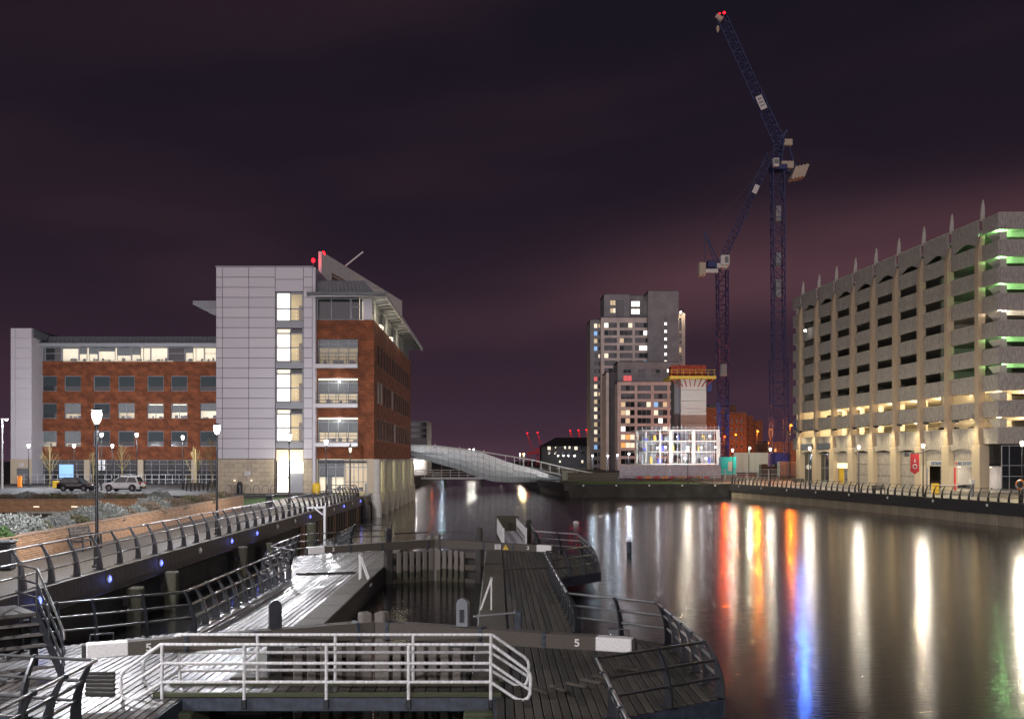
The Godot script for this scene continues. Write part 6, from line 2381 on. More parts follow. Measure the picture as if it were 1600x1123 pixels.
func curved_bridge() -> void:
	var d := 188.0
	var o := thing("curved_bridge", "white curved footbridge with a lens-shaped panelled side across the dock", "bridge", Vector3(0, 2, -d))
	var rail := [Vector2(636, 695), Vector2(680, 696.4), Vector2(720, 701), Vector2(756, 706), Vector2(792, 712), Vector2(832, 718.5), Vector2(880, 730), Vector2(920, 738), Vector2(926, 739)]
	var top := [Vector2(636, 696), Vector2(680, 697.5), Vector2(720, 702), Vector2(756, 707.5), Vector2(792, 721), Vector2(832, 732), Vector2(880, 748), Vector2(890, 751)]
	var bot := [Vector2(636, 711), Vector2(680, 724), Vector2(720, 735), Vector2(744, 745), Vector2(770, 753), Vector2(800, 754.5), Vector2(880, 753.5), Vector2(890, 753)]
	var at := func(x: float, y: float, back: float) -> Vector3: return Vector3(px(x, d), py(y, d), -d - back)
	var x := 636.0
	while x < 884.0:
		var x1 := x + 9.2
		var n := maxi(1, roundi((along(bot, x + 4.6) - along(top, x + 4.6)) / 8.5))
		for j in n:
			var q := []
			for k in [[x + 0.2, 0.0], [x1 - 0.2, 0.0], [x1 - 0.2, 1.0], [x + 0.2, 1.0]]:
				var t: float = (j + k[1]) / n
				var gap := 0.15 if k[1] == 0.0 else -0.15
				var y: float = lerpf(along(top, k[0]), along(bot, k[0]), t) + gap
				q.append(at.call(k[0], y, 2.6 * t * t - 0.5 * sin(t * PI)))
			var g := Geo.new()
			var bk := Vector3(0, 0, -0.12)
			g.hexa([q[0], q[1], q[2], q[3], q[0] + bk, q[1] + bk, q[2] + bk, q[3] + bk])
			obj("panel", g, M.mesh_white, o)
		x = x1
	var line := []
	var far_line := []
	var deck_l := []
	for p in rail:
		line.append(at.call(p.x, p.y, -0.15))
		far_line.append(at.call(p.x, p.y, 4.0))
		deck_l.append(at.call(p.x, p.y, 2.0) - Vector3.UP * 1.35)
	var g := Geo.new()
	g.tube(line, 0.12, 8)
	obj("handrail", g, M.white_paint, o)
	g = Geo.new()
	g.tube(far_line, 0.08, 8)
	obj("handrail", g, M.white_paint, o)
	for i in deck_l.size() - 1:
		g = Geo.new()
		var e := Vector3(0, -0.25, 0)
		var w := Vector3(0, 0, 1.9)
		g.hexa([deck_l[i] - w + e, deck_l[i] + w + e, deck_l[i + 1] + w + e, deck_l[i + 1] - w + e, deck_l[i] - w, deck_l[i] + w, deck_l[i + 1] + w, deck_l[i + 1] - w])
		obj("deck", g, M.grey_steel, o)
	for k in 10:
		var xx := 790.0 + k * 14.0
		g = Geo.new()
		var t: Vector3 = at.call(xx, along(rail, xx), -0.1)
		g.bar(t, t - Vector3.UP * 1.4, 0.07, 0.07)
		g.bar(t + Vector3(0, 0, -4.1), t + Vector3(0, -1.4, -4.1), 0.06, 0.06)
		obj("post", g, M.white_paint, o)
	for k in 3:
		g = Geo.new()
		var tp := at.call(680.0 + 38.0 * k, along(rail, 680.0 + 38.0 * k) - 3.0, -0.2) as Vector3
		g.bar(tp, tp - Vector3.UP * 0.9, 0.14, 0.14)
		obj("rail_stub", g, M.white_paint, o)
	g = Geo.new()
	g.cbox(Vector3(13.2, 2.2, -189.5), Vector3(2.4, 3.4, 5), 0.1)
	obj("abutment", g, M.coping, o)
	for q in [[12.6, "right", -0.55], [-14.4, "left", 0.6]]:
		var fl := thing("bridge_floodlight", "small floodlight that lights the curved bridge from its %s bank" % q[1], "floodlight", Vector3(q[0], 2.0, -176.0), "bridge floodlights")
		g = Geo.new()
		g.tube([Vector3(q[0], 1.0, -176), Vector3(q[0], 2.7, -176)], 0.07, 6)
		obj("post", g, M.black_steel, fl)
		g = Geo.new()
		g.cbox(Vector3(q[0], 2.85, -176.1), Vector3(0.35, 0.3, 0.3), 0.05)
		obj("lamp_glass", g, M.lantern, fl)
		spot(fl, Vector3(q[0], 2.85, -176.3), Vector3(q[2], 0.08, -0.8), 55.0, Color(0.95, 0.98, 1.0), 60.0, 0.2)
	# the low footbridge behind it
	var l := thing("low_footbridge", "low flat footbridge with pale railings behind the curved bridge", "footbridge", Vector3(-12, 1.5, -232))
	g = Geo.new()
	g.span(Vector3(-24, 1.35, -231.3), Vector3(2, 1.75, -233))
	obj("deck", g, M.galv, l)
	for h in [2.3, 2.85, 3.4]:
		g = Geo.new()
		g.tube([Vector3(-24, h, -231.4), Vector3(2, h, -231.4)], 0.09, 6)
		obj("rail", g, M.white_paint, l)
	for i in 14:
		g = Geo.new()
		g.tube([Vector3(-24 + i * 1.95, 1.7, -231.4), Vector3(-24 + i * 1.95, 3.45, -231.4)], 0.09, 6)
		obj("post", g, M.white_paint, l)
	for i in 3:
		g = Geo.new()
		g.lathe([Vector2(0.4, -1), Vector2(0.4, 1.4)], Vector3(-20 + i * 8.5, 0, -232.2), 10)
		obj("pile", g, M.concrete_dark, l)
	# lamps on the far side, seen as streaks on the water below the bridge
	var k := 0
	for q in [[673.5, 704, 300.0, "sodium_red", Color(1.0, 0.35, 0.10), 46.0, "orange road lamp beyond the left end of the curved bridge"], [690, 703, 300.0, "lantern", Color(0.8, 0.92, 1.0), 40.0, "white road lamp just right of the orange one beyond the bridge"], [733.5, 702, 300.0, "lantern", Color(1, 0.95, 0.9), 40.0, "left lamp of the white pair beyond the bridge's middle"], [740, 702, 303.0, "lantern", Color(1, 0.97, 0.93), 40.0, "right lamp of the white pair beyond the bridge's middle"], [812.5, 709, 305.0, "lantern_warm", Color(1, 0.92, 0.8), 60.0, "left lamp of the pair beyond the right half of the bridge"], [819, 709.5, 310.0, "lantern_warm", Color(1, 0.92, 0.8), 60.0, "right lamp of the pair beyond the right half of the bridge"]]:
		var p := Vector3(px(q[0], q[2]), py(q[1], q[2]), -q[2])
		var b := thing("road_lamp", q[6], "street lamp", Vector3(p.x, 1.0, p.z), "lamps beyond the bridge")
		g = Geo.new()
		g.tube([Vector3(p.x, -1.0, p.z - 0.6), Vector3(p.x, p.y + 0.1, p.z - 0.6), Vector3(p.x, p.y + 0.3, p.z - 0.1)], 0.08, 6)
		obj("post", g, M.grey_steel, b)
		g = Geo.new()
		g.lathe([Vector2(0, -0.2), Vector2(0.18, -0.1), Vector2(0.22, 0.1), Vector2(0, 0.2)], p, 10)
		obj("lamp_glass", g, M[q[3]], b)
		lamp(b, p, q[4], q[5], 0.2)
		k += 1
	# pale block half hidden behind the brick offices, with a lit shed under the bridge
	var bl := thing("distant_block", "dim grey glazed block just past the brick offices", "building", Vector3(-21, 2, -262))
	g = Geo.new()
	g.span(Vector3(-40, 2, -262), Vector3(px(667, 262), py(657, 262), -280))
	obj("wall", g, M.tower_dark, bl)
	for j in 3:
		g = Geo.new()
		g.span(Vector3(-39, py(684 - j * 9, 262), -261.9), Vector3(px(666, 262), py(678 - j * 9, 262), -262.2))
		obj("window", g, M.dark_glass, bl)
	var sh := thing("lit_shed", "small lit white shed seen under the curved bridge's left end", "shed", Vector3(-21, 2, -250))
	g = Geo.new()
	g.span(Vector3(-27, 2, -250), Vector3(px(665, 250), py(718, 250), -256))
	obj("wall", g, M.white_paint, sh)
	g = Geo.new()
	g.span(Vector3(-27, py(718, 250), -249.5), Vector3(px(667, 250), py(716, 250), -256))
	obj("roof", g, M.roof_dark, sh)
	g = Geo.new()
	g.lathe([Vector2(0, -0.2), Vector2(0.2, 0), Vector2(0, 0.2)], Vector3(-19.9, 5.2, -249.2), 8)
	obj("wall_lamp_glass", g, M.lantern, sh)
	lamp(sh, Vector3(-19.9, 5.2, -248.9), Color(1, 0.97, 0.95), 30.0, 0.2)
	# dark hip-roofed block with lamps along its front
	var hb := thing("dark_block", "dark hip-roofed brick block with a few lit windows beyond the bridge", "building", Vector3(px(885, 430), 2, -430))
	g = Geo.new()
	g.span(Vector3(px(846, 430), 2, -430), Vector3(px(960, 430), py(697, 430), -446))
	obj("wall", g, M.roof_dark, hb)
	g = Geo.new()
	g.hexa([Vector3(px(844, 430), py(697, 430), -429), Vector3(px(962, 430), py(697, 430), -429), Vector3(px(962, 430), py(697, 430), -447), Vector3(px(844, 430), py(697, 430), -447), Vector3(px(870, 430), py(683, 430), -436), Vector3(px(950, 430), py(683, 430), -436), Vector3(px(950, 430), py(683, 430), -440), Vector3(px(870, 430), py(683, 430), -440)])
	obj("roof", g, M.roof_dark, hb)
	for q in [[858, 700, 4.5, 5, 1], [868, 699, 1.6, 2, 1], [875, 699, 1.6, 2, 0], [883, 699, 2.4, 4, 1], [890, 699, 2.4, 4, 1], [900, 700, 4.5, 5, 1], [909, 700, 3, 4, 0], [858, 707, 3, 4, 0], [868, 708, 3, 4, 0], [879, 708, 3, 4, 0], [896, 707, 3, 4, 0], [910, 707, 3, 4, 0], [875, 721, 2.4, 3, 1], [910, 721, 2.6, 4, 1], [892, 720, 2, 3, 0]]:
		g = Geo.new()
		g.box(Vector3(px(q[0], 430), py(q[1], 430), -429.95), Vector3(q[2] * 0.27, q[3] * 0.27, 0.2))
		obj("window_light" if q[4] else "window", g, M.lit_cream if q[4] else M.dark_glass, hb)
	for xx in [872, 880.5, 888, 898, 919]:
		g = Geo.new()
		var p := Vector3(px(xx, 424), py(712, 424), -424)
		g.lathe([Vector2(0, -0.35), Vector2(0.35, 0), Vector2(0, 0.35)], p, 8)
		obj("front_lamp_glass", g, M.lantern, hb)
		lamp(hb, p + Vector3(0, 0, 0.5), Color(0.95, 0.97, 1.0), 14.0, 0.3)
	# far dock cranes, lit red
	k = 0
	for q in [[824, 678, 834, 708], [840, 677, 847, 702], [891, 674, 895, 690], [904, 673.5, 908, 690], [916.5, 673, 920, 690]]:
		var dd := 620.0
		var a := Vector3(px(q[0], dd), py(q[1], dd), -dd)
		var b := Vector3(px(q[2], dd), py(q[3], dd), -dd)
		var c := thing("dock_crane", "far dock crane boom with a red light, %s from the left" % ORD[k], "crane", Vector3(b.x, 2, -dd), "dock cranes on the horizon")
		for s in [-0.9, 0.9]:
			g = Geo.new()
			g.bar(a, b + Vector3(s * 1.2, 0, 0), 0.35, 0.35)
			obj("boom", g, M.red_sign, c)
			g = Geo.new()
			g.bar(b + Vector3(s * 2.4, 0, 0), Vector3(b.x + s * 4.0, 2, -dd), 0.45, 0.45)
			obj("leg", g, M.red_sign, c)
		g = Geo.new()
		g.bar(b + Vector3(-4, 0, 0), b + Vector3(6, 0.5, 0), 1.2, 1.6)
		obj("gantry", g, M.red_sign, c)
		g = Geo.new()
		g.lathe([Vector2(0, -0.42), Vector2(0.42, 0), Vector2(0, 0.42)], a + Vector3.UP * 0.5, 8)
		obj("beacon_lamp_glass", g, M.beacon, c)
		lamp(c, a + Vector3(0, 0.5, 1.5), Color(1, 0.15, 0.15), 8.0, 0.5)
		k += 1
	tag_lamp(817, 709, 400.0, "sodium", Color(1.0, 0.8, 0.45), 120.0, "bright yellowish road lamp by the red dock cranes")


func spot(parent: Node3D, at: Vector3, dir: Vector3, angle: float, c: Color, energy: float, size: float) -> void:
	var l := SpotLight3D.new()
	l.name = "flood_light"
	l.light_color = c
	l.light_energy = energy
	l.light_size = size
	l.spot_range = 120.0
	l.spot_angle = angle
	l.spot_attenuation = 2.0
	l.spot_angle_attenuation = 0.6
	l.shadow_enabled = true
	parent.add_child(l, true)
	l.position = at - off.get(parent, Vector3.ZERO)
	l.basis = Basis.looking_at(dir.normalized())


func tag_lamp(x: float, y: float, d: float, m: String, c: Color, e: float, label: String) -> void:
	var p := Vector3(px(x, d), py(y, d), -d)
	var o := thing("road_lamp", label, "street lamp", Vector3(p.x, QUAY - 0.06, -d), "road lamps about the building site")
	var g := Geo.new()
	g.tube([Vector3(p.x, QUAY - 0.06, -d - 0.8), Vector3(p.x, p.y - 0.3, -d - 0.8), Vector3(p.x, p.y + 0.3, -d - 0.6), Vector3(p.x, p.y + 0.35, -d - 0.1)], 0.09, 6)
	obj("post", g, M.black_steel, o)
	g = Geo.new()
	g.lathe([Vector2(0, -0.2), Vector2(0.2, -0.12), Vector2(0.24, 0.08), Vector2(0, 0.2)], p, 10)
	obj("lamp_glass", g, M[m], o)
	lamp(o, p, c, e, 0.22)


func block(o: Node3D, x0: float, x1: float, y0: float, y1: float, d: float, deep: float, m: Material, holes: Array = []) -> void: # sides of a far block from its outline in view at its distance
	var h := []
	for r in holes:
		h.append(Rect2(px(r[0], d), py(r[3], d), px(r[1], d) - px(r[0], d), py(r[2], d) - py(r[3], d)))
	var g := Geo.new()
	var l := px(x0, d)
	var r := px(x1, d)
	var t := py(y0, d)
	var b := maxf(2.0, py(y1, d))
	g.wall(l, r, b, t, h, Transform3D(Basis(), Vector3(0, 0, -d)), 0.5)
	obj("wall", g, m, o)
	g = Geo.new()
	g.span(Vector3(l + 0.02, b, -d - 0.6), Vector3(r - 0.02, t - 0.4, -d - deep))
	obj("core", g, m, o)
	g = Geo.new()
	g.span(Vector3(l - 0.1, t - 0.02, -d + 0.1), Vector3(r + 0.1, t + 0.25, -d - deep))
	obj("roof", g, M.tower_dark, o)


func far_window(o: Node3D, x0: float, x1: float, y0: float, y1: float, d: float, panes: Array) -> void:
	var l := px(x0, d)
	var w := (px(x1, d) - l) / panes.size()
	var t := py(y0, d)
	var b := py(y1, d)
	var g := Geo.new()
	for i in panes.size() + 1:
		g.box(Vector3(l + w * i, (t + b) / 2, -d - 0.2), Vector3(0.12, t - b, 0.1))
	g.box(Vector3(l + w * panes.size() / 2.0, t - 0.06, -d - 0.21), Vector3(w * panes.size(), 0.12, 0.1))
	g.box(Vector3(l + w * panes.size() / 2.0, b + 0.06, -d - 0.21), Vector3(w * panes.size(), 0.12, 0.1))
	var f := obj("window", g, M.frame_grey, o)
	for i in panes.size():
		g = Geo.new()
		g.box(Vector3(l + w * (i + 0.5), (t + b) / 2, -d - 0.34), Vector3(w, t - b, 0.06))
		var s: String = panes[i]
		obj("pane" if s == "dark_glass" or s.begins_with("blind") else "lit_pane_light", g, M[s], f)


func towers() -> void:
	var o := thing("apartment_tower", "tall pale apartment tower with a windowless grey lift core", "building", Vector3(px(995, 380), 2, -380))
	var d := 380.0
	var D := "dark_glass"
	var C := "lit_cream"
	var S := "lit_soft"
	var W := "lit_white"
	var B := "blind"
	var rows := []
	var holes := []
	for k in 20:
		var y := 504.0 + 11.85 * k
		for c in [[944.3, 964.2], [968.4, 988.5], [992.2, 1012.2]]:
			holes.append([c[0], c[1], y, y + 8.1])
	block(o, 939.3, 1015, 496, 744, d, 18, M.tower_pale, holes)
	var special := {0: [W, D, D], 1: [D, D, C], 2: [D, D, B], 5: [D, B, W], 3: [B, D, D], 7: [S, D, D], 8: [D, D, D], 11: [D, W, W], 12: [C, D, D], 10: [B, D, D], 14: [D, B, B], 17: [D, D, "lit_blue"]}
	for i in holes.size():
		var h: Array = holes[i]
		if h[2] > 566 and h[0] > 965:
			continue
		var p: Array = special.get(i, [D, D, D])
		if not special.has(i) and i > 17:
			for j in 3:
				if rng.randf() < 0.25: p[j] = [S, C, B, B][rng.randi() % 4]
		far_window(o, h[0], h[1], h[2], h[3], d, p)
	# the slimmer slice on the left with one stack of windows
	holes = []
	for k in 20:
		holes.append([928.2, 933.6, 505.0 + 11.85 * k, 512.6 + 11.85 * k])
		holes.append([935, 937.6, 505.5 + 11.85 * k, 512.0 + 11.85 * k])
	block(o, 922.3, 939.2, 500, 744, 384.0, 14, M.tower_grey, holes)
	var lit := {0: C, 1: S, 2: "lit_blue", 4: S, 6: "lit_blue", 9: C, 14: "lit_pink", 16: C, 18: C, 19: S, 20: S, 22: C, 24: C, 26: S, 28: C, 30: S, 32: "lit_blue"}
	for i in holes.size():
		var h: Array = holes[i]
		far_window(o, h[0], h[1], h[2], h[3], 384.0, [lit.get(i, D)])
	block(o, 944, 984, 460, 496.4, 383.0, 14, M.tower_grey, [[953.6, 962, 468.5, 477], [953.6, 962, 481, 489], [962.6, 974.5, 469, 495.5]])
	far_window(o, 953.6, 962, 468.5, 477, 383.0, [S, S])
	far_window(o, 953.6, 962, 481, 489, 383.0, [S, C])
	far_window(o, 962.6, 974.5, 469, 495.5, 383.0, [D, D, D])
	block(o, 984.1, 1012.8, 462, 496.4, 389.0, 12, M.tower_grey, [[986.5, 1000, 470, 479.3], [986.5, 1000, 482, 491]])
	far_window(o, 986.5, 1000, 470, 479.3, 389.0, [W, W])
	far_window(o, 986.5, 1000, 482, 491, 389.0, [W, W])
	holes = []
	for k in 13:
		holes.append([1038.2, 1042.6, 497.0 + 5.95 * k, 502.4 + 5.95 * k])
	block(o, 1013, 1060.5, 454.6, 744, 377.0, 16, M.tower_grey, holes)
	for k in 13:
		far_window(o, 1038.2, 1042.6, 497.0 + 5.95 * k, 502.4 + 5.95 * k, 377.0, [W if k % 2 == 1 else D])
	block(o, 1060.6, 1070.8, 489.5, 744, 386.0, 10, M.tower_pale, [[1061.3, 1065.3, 496, 517], [1061.3, 1065.3, 521, 529], [1061.3, 1065.3, 532, 538], [1061.3, 1065.3, 542, 551], [1061.3, 1065.3, 555, 565]])
	for q in [[496, 517, D], [521, 529, D], [532, 538, D], [542, 551, S], [555, 565, D]]:
		far_window(o, 1061.3, 1065.3, q[0], q[1], 386.0, [q[2]])
	var p := Vector3(px(1063.5, 385), py(488, 385), -384.5)
	var g := Geo.new()
	g.lathe([Vector2(0, -0.5), Vector2(0.5, 0), Vector2(0, 0.5)], p, 8)
	obj("roof_lamp_glass", g, M.lantern_warm, o)
	lamp(o, p + Vector3(0, 0.2, 0.9), Color(1, 0.9, 0.75), 20.0, 0.3)

	# the lower block before it
	o = thing("apartment_block", "lower pale apartment block in front of the tower, windows partly lit", "building", Vector3(px(1010, 348), 2, -348))
	holes = [[974.2, 986.2, 577, 583], [997, 1008.5, 577, 592], [1018.5, 1031.5, 577, 583], [1018.5, 1031.5, 585, 590], [1037, 1042, 577, 590], [1042.3, 1050, 576, 582], [974.2, 987.4, 586, 595.5]]
	block(o, 965.2, 1060, 565.5, 596.4, 353.0, 14, M.tower_grey, holes)
	var st := [[B, B], [D, D, D], [D, B], [D, D], [D], [W], ["lit_pink", "lit_pink"]]
	for i in holes.size():
		far_window(o, holes[i][0], holes[i][1], holes[i][2], holes[i][3], 353.0, st[i])
	holes = []
	for k in 11:
		var y := 601.8 + 12.75 * k
		for c in [[970.3, 992], [996, 1017.4], [1021.8, 1043], [1047.2, 1055.6]]:
			holes.append([c[0], c[1], y, y + 8.8])
	block(o, 965, 1056.5, 596.4, 744, 348.0, 16, M.tower_pale, holes)
	special = {8: [S, B, D], 9: [D, D, C], 10: ["lit_blue", D, S], 12: [S, C, D], 13: [D, D, B], 14: [C, D, B], 16: [B, S, D], 17: [D, D, D], 18: [B, W, B], 20: [W, D, D], 21: [B, D, D], 22: [D, D, C], 24: [C, "lit_amber", C], 25: [S, C, S], 28: ["lit_amber", C, C]}
	for i in holes.size():
		var h: Array = holes[i]
		var q: Array = special.get(i, [D, B if i % 3 == 0 else D, D])
		far_window(o, h[0], h[1], h[2], h[3], 348.0, q if h[1] - h[0] > 12 else [q[1]])
	block(o, 951.5, 965, 583, 744, 356.0, 14, M.tower_dark)
	block(o, 947.2, 951.6, 582, 744, 354.5, 14, M.tower_pale)


func building_site() -> void:
	# the concrete core with its climbing formwork
	var d := 275.0
	var o := thing("concrete_core", "bare concrete lift core under construction with red formwork on top", "building", Vector3(px(1083, d), 2, -d))
	var g := Geo.new()
	for k in 9:
		g = Geo.new()
		var y0 := py(745 - 17.0 * k, d)
		var y1 := py(745 - 17.0 * (k + 1), d) - 0.05
		g.cbox(Vector3(px(1084, d), (y0 + y1) / 2, -d - 3.5), Vector3(px(1104, d) - px(1064, d), y1 - y0, 7.0), 0.04)
		obj("pour", g, M.concrete_pale, o)
	g = Geo.new()
	g.span(Vector3(px(1055.5, d), 2, -d - 1.5), Vector3(px(1063.6, d), py(592, d), -d - 7))
	obj("side_wall", g, M.tower_dark, o)
	g = Geo.new()
	g.span(Vector3(px(1045, d), py(592.5, d), -d + 2.0), Vector3(px(1117, d), py(588, d), -d - 9))
	obj("platform", g, M.yellow_form, o)
	for i in 22:
		g = Geo.new()
		var x := px(1049 + i * 2.5, d)
		g.cbox(Vector3(x, py(579, d), -d + 0.6 - 0.3 * (i % 3)), Vector3(0.28, 2.6 + 0.3 * (i % 2), 0.4), 0.04)
		obj("formwork", g, M.red_form, o)
	for y in [572, 580]:
		g = Geo.new()
		g.span(Vector3(px(1049, d), py(y, d), -d + 0.2), Vector3(px(1103, d), py(y - 1.6, d), -d - 0.1))
		obj("waler", g, M.red_form, o)
	g = Geo.new()
	g.span(Vector3(px(1051, d), py(587, d), -d - 0.3), Vector3(px(1102, d), py(571, d), -d - 6))
	obj("shutter", g, M.red_form, o)
	for i in 8:
		g = Geo.new()
		var x := px(1047 + i * 9.6, d)
		g.bar(Vector3(x, py(592, d), -d + 1.7), Vector3(px(1084, d) + (x - px(1084, d)) * 0.62, py(604, d), -d + 0.2), 0.16, 0.2)
		obj("bracket", g, M.red_form, o)
		g = Geo.new()
		g.bar(Vector3(x, py(588, d), -d + 1.9), Vector3(x, py(578, d), -d + 1.9), 0.08, 0.08)
		obj("guard_post", g, M.yellow_form, o)
	for y in [578.5, 583]:
		g = Geo.new()
		g.bar(Vector3(px(1046, d), py(y, d), -d + 1.9), Vector3(px(1117, d), py(y, d), -d + 1.9), 0.08, 0.08)
		obj("guard_rail", g, M.yellow_form, o)
	g = Geo.new()
	g.span(Vector3(px(1105, d), py(612, d), -d + 0.5), Vector3(px(1112, d), py(596, d), -d - 2))
	obj("hanging_platform", g, M.crane_blue, o)
	# the concrete frame, three floors with scaffold tubes
	d = 258.0
	o = thing("unfinished_block", "floodlit white concrete frame of a new block, three open floors in scaffolding", "building", Vector3(px(1060, d), 2, -d))
	var xs := [996.0, 1006.0, 1020.0, 1036.0, 1056.0, 1085.0, 1126.0]
	var zs := [-6.0, -3.2, -1.3, -0.4, 0.0, 0.0, 0.0]
	for lv in 4:
		var y: float = py([671.0, 688.0, 705.0, 724.0][lv], d)
		var poly := []
		for i in xs.size():
			poly.append(Vector2(px(xs[i], d), -d + zs[i]))
		poly.append(Vector2(px(1126, d), -d - 14))
		poly.append(Vector2(px(996, d), -d - 14))
		g = Geo.new()
		g.prism(poly, y - 0.32, y)
		obj("floor", g, M.concrete_pale, o)
		for q in [[1000, -5], [1012, -2.5], [1033, -1.0], [1049, -0.6], [1085, -0.6], [1124, -0.6]]:
			g = Geo.new()
			var x := px(q[0], d)
			g.cbox(Vector3(x, y - 1.65, -d + q[1] - 0.4), Vector3(0.9 if q[0] > 1040 else 0.5, 2.6, 0.7), 0.04)
			obj("column", g, M.concrete_pale, o)
		if lv < 3:
			for q in [[1003, 1030, -3.0], [1054, 1081, -2.0], [1090, 1121, -2.2]]:
				g = Geo.new()
				g.span(Vector3(px(q[0], d), y - 3.0, -d + q[2] - 2.5), Vector3(px(q[1], d), y - 0.32, -d + q[2] - 2.7))
				obj("infill", g, [M.tower_dark, M.grey_steel, M.tower_grey][lv], o)
			for q in [1009, 1024, 1060, 1067, 1075, 1095, 1102, 1110, 1117]:
				g = Geo.new()
				g.bar(Vector3(px(q, d), y - 2.4, -d - 0.2 - (3.0 if q < 1030 else 0.0)), Vector3(px(q, d), y - 0.3, -d - 0.2 - (3.0 if q < 1030 else 0.0)), 0.1, 0.1)
				obj("prop", g, M.grey_steel, o)
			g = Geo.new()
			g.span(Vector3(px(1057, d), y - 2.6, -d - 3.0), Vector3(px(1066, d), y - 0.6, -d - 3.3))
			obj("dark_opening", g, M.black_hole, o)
	for i in 19:
		g = Geo.new()
		var x := 1006.0 + i * 6.4
		var zz := 1.3 - (3.5 if x < 1015 else (1.2 if x < 1030 else 0.0))
		g.tube([Vector3(px(x, d), 2, -d + zz), Vector3(px(x, d), py(664, d), -d + zz)], 0.035, 5)
		obj("scaffold_tube", g, M.galv, o)
	for y in [668, 676, 693, 710]:
		g = Geo.new()
		g.tube([Vector3(px(1000, d), py(y, d), -d - 3.0), Vector3(px(1014, d), py(y, d), -d - 1.0), Vector3(px(1034, d), py(y, d), -d + 1.2), Vector3(px(1127, d), py(y, d), -d + 1.2)], 0.035, 5)
		obj("scaffold_rail", g, M.galv, o)
	for q in [[1013, 682, 3.5], [1030, 699, 2.5], [1061, 682, 2.0], [1072, 716, 2.0], [1098, 699, 2.0], [1112, 681, 2.0], [1106, 716, 2.0]]:
		var wp := Vector3(px(q[0], d), py(q[1], d), -d - q[2])
		g = Geo.new()
		g.cbox(wp, Vector3(0.4, 0.25, 0.2), 0.05)
		obj("work_lamp_glass", g, M.lantern, o)
		lamp(o, wp + Vector3(0, -0.05, 0.2), Color(0.95, 0.97, 1.0), 5.0, 0.15)
	for i in 60: # boards, stacks and props standing about on the floors
		g = Geo.new()
		var lvy: float = py([688.0, 705.0, 724.0][i % 3], d)
		var hh := rng.randf_range(0.3, 1.7)
		g.cbox(Vector3(px(rng.randf_range(1004, 1122), d), lvy + hh / 2, -d - 1.2 - rng.randf() * 2.5 - (2.0 if i % 4 == 0 else 0.0)), Vector3(rng.randf_range(0.2, 1.3), hh, 0.3), 0.03)
		obj("material_stack", g, [M.grey_steel, M.timber, M.hoarding_blue, M.tower_dark, M.yellow_form, M.roof_dark, M.timber_plank][i % 7], o)
	for x in [1040.0, 1075.0, 1118.0]:
		var p := Vector3(px(x, 240), 8.5, -240)
		var fl := thing("floodlight", "white site floodlight on a stand before the concrete frame, %s" % {1040.0: "leftmost of three", 1075.0: "middle of three", 1118.0: "rightmost of three"}[x], "floodlight", Vector3(p.x, 2, -240), "site floodlights")
		g = Geo.new()
		g.tube([Vector3(p.x, 2, -240), p], 0.07, 6)
		obj("mast", g, M.black_steel, fl)
		g = Geo.new()
		g.cbox(p + Vector3.UP * 0.2, Vector3(0.4, 0.3, 0.3), 0.05)
		obj("lamp_glass", g, M.lantern, fl)
		spot(fl, p + Vector3(0, 0.2, -0.3), Vector3(0, -0.02, -1), 52.0, Color(0.93, 0.97, 1.0), 300.0, 0.2)
	g = Geo.new()
	# pale hoarding and mesh fences along the site
	var h := thing("site_hoarding", "pale lilac plywood hoarding round the building site", "fence", Vector3(px(1045, 208), 2, -208))
	for i in 18:
		g = Geo.new()
		var x0 := px(968 + i * 8.8, 208)
		g.cbox(Vector3(x0 + 0.57, 3.35, -208 + 0.03 * (i % 2)), Vector3(1.12, 2.6, 0.06), 0.01)
		obj("board", g, M.hoarding_pale, h)
	var fe := thing("mesh_fence", "temporary galvanised mesh fence panels behind the quay path", "fence", Vector3(px(1165, 183), 2, -183))
	for i in 7:
		g = Geo.new()
		var x0 := px(1100 + i * 17.0, 183)
		var x1 := px(1116 + i * 17.0, 183)
		for x in [x0, x1]:
			g.tube([Vector3(x, 2, -183), Vector3(x, 4.1, -183)], 0.05, 5)
		for y in [2.2, 3.2, 4.05]:
			g.tube([Vector3(x0, y, -183), Vector3(x1, y, -183)], 0.03, 4)
		for k in 7:
			g.bar(Vector3(lerpf(x0, x1, (k + 1) / 8.0), 2.2, -183), Vector3(lerpf(x0, x1, (k + 1) / 8.0), 4.05, -183), 0.02, 0.02)
		obj("fence_panel", g, M.galv, fe)
	var tb := thing("timber_wall", "low brown timber wall at the bridge's right landing", "wall", Vector3(px(925, 176), 2, -176))
	for i in 5:
		g = Geo.new()
		g.cbox(Vector3(px(926, 176), 2.2 + i * 0.3, -176), Vector3(px(966, 176) - px(887, 176), 0.28, 0.2), 0.03)
		obj("plank", g, M.timber, tb)
	for i in 9:
		g = Geo.new()
		var p := Vector3(px(1000 + i * 13.0, 186), 2.0, -186)
		g.cbox(p + Vector3(0, 0.55, 0), Vector3(1.1, 0.35, 0.08), 0.03)
		g.bar(p + Vector3(-0.45, 0, 0), p + Vector3(-0.45, 0.9, 0), 0.06, 0.06)
		g.bar(p + Vector3(0.45, 0, 0), p + Vector3(0.45, 0.9, 0), 0.06, 0.06)
		tag(obj("road_barrier", g, M.orange_plastic if i % 2 else M.banner_red), "%s plastic road barrier from the left before the pale hoarding" % ORD[i], "barrier", "plastic barriers at the site")
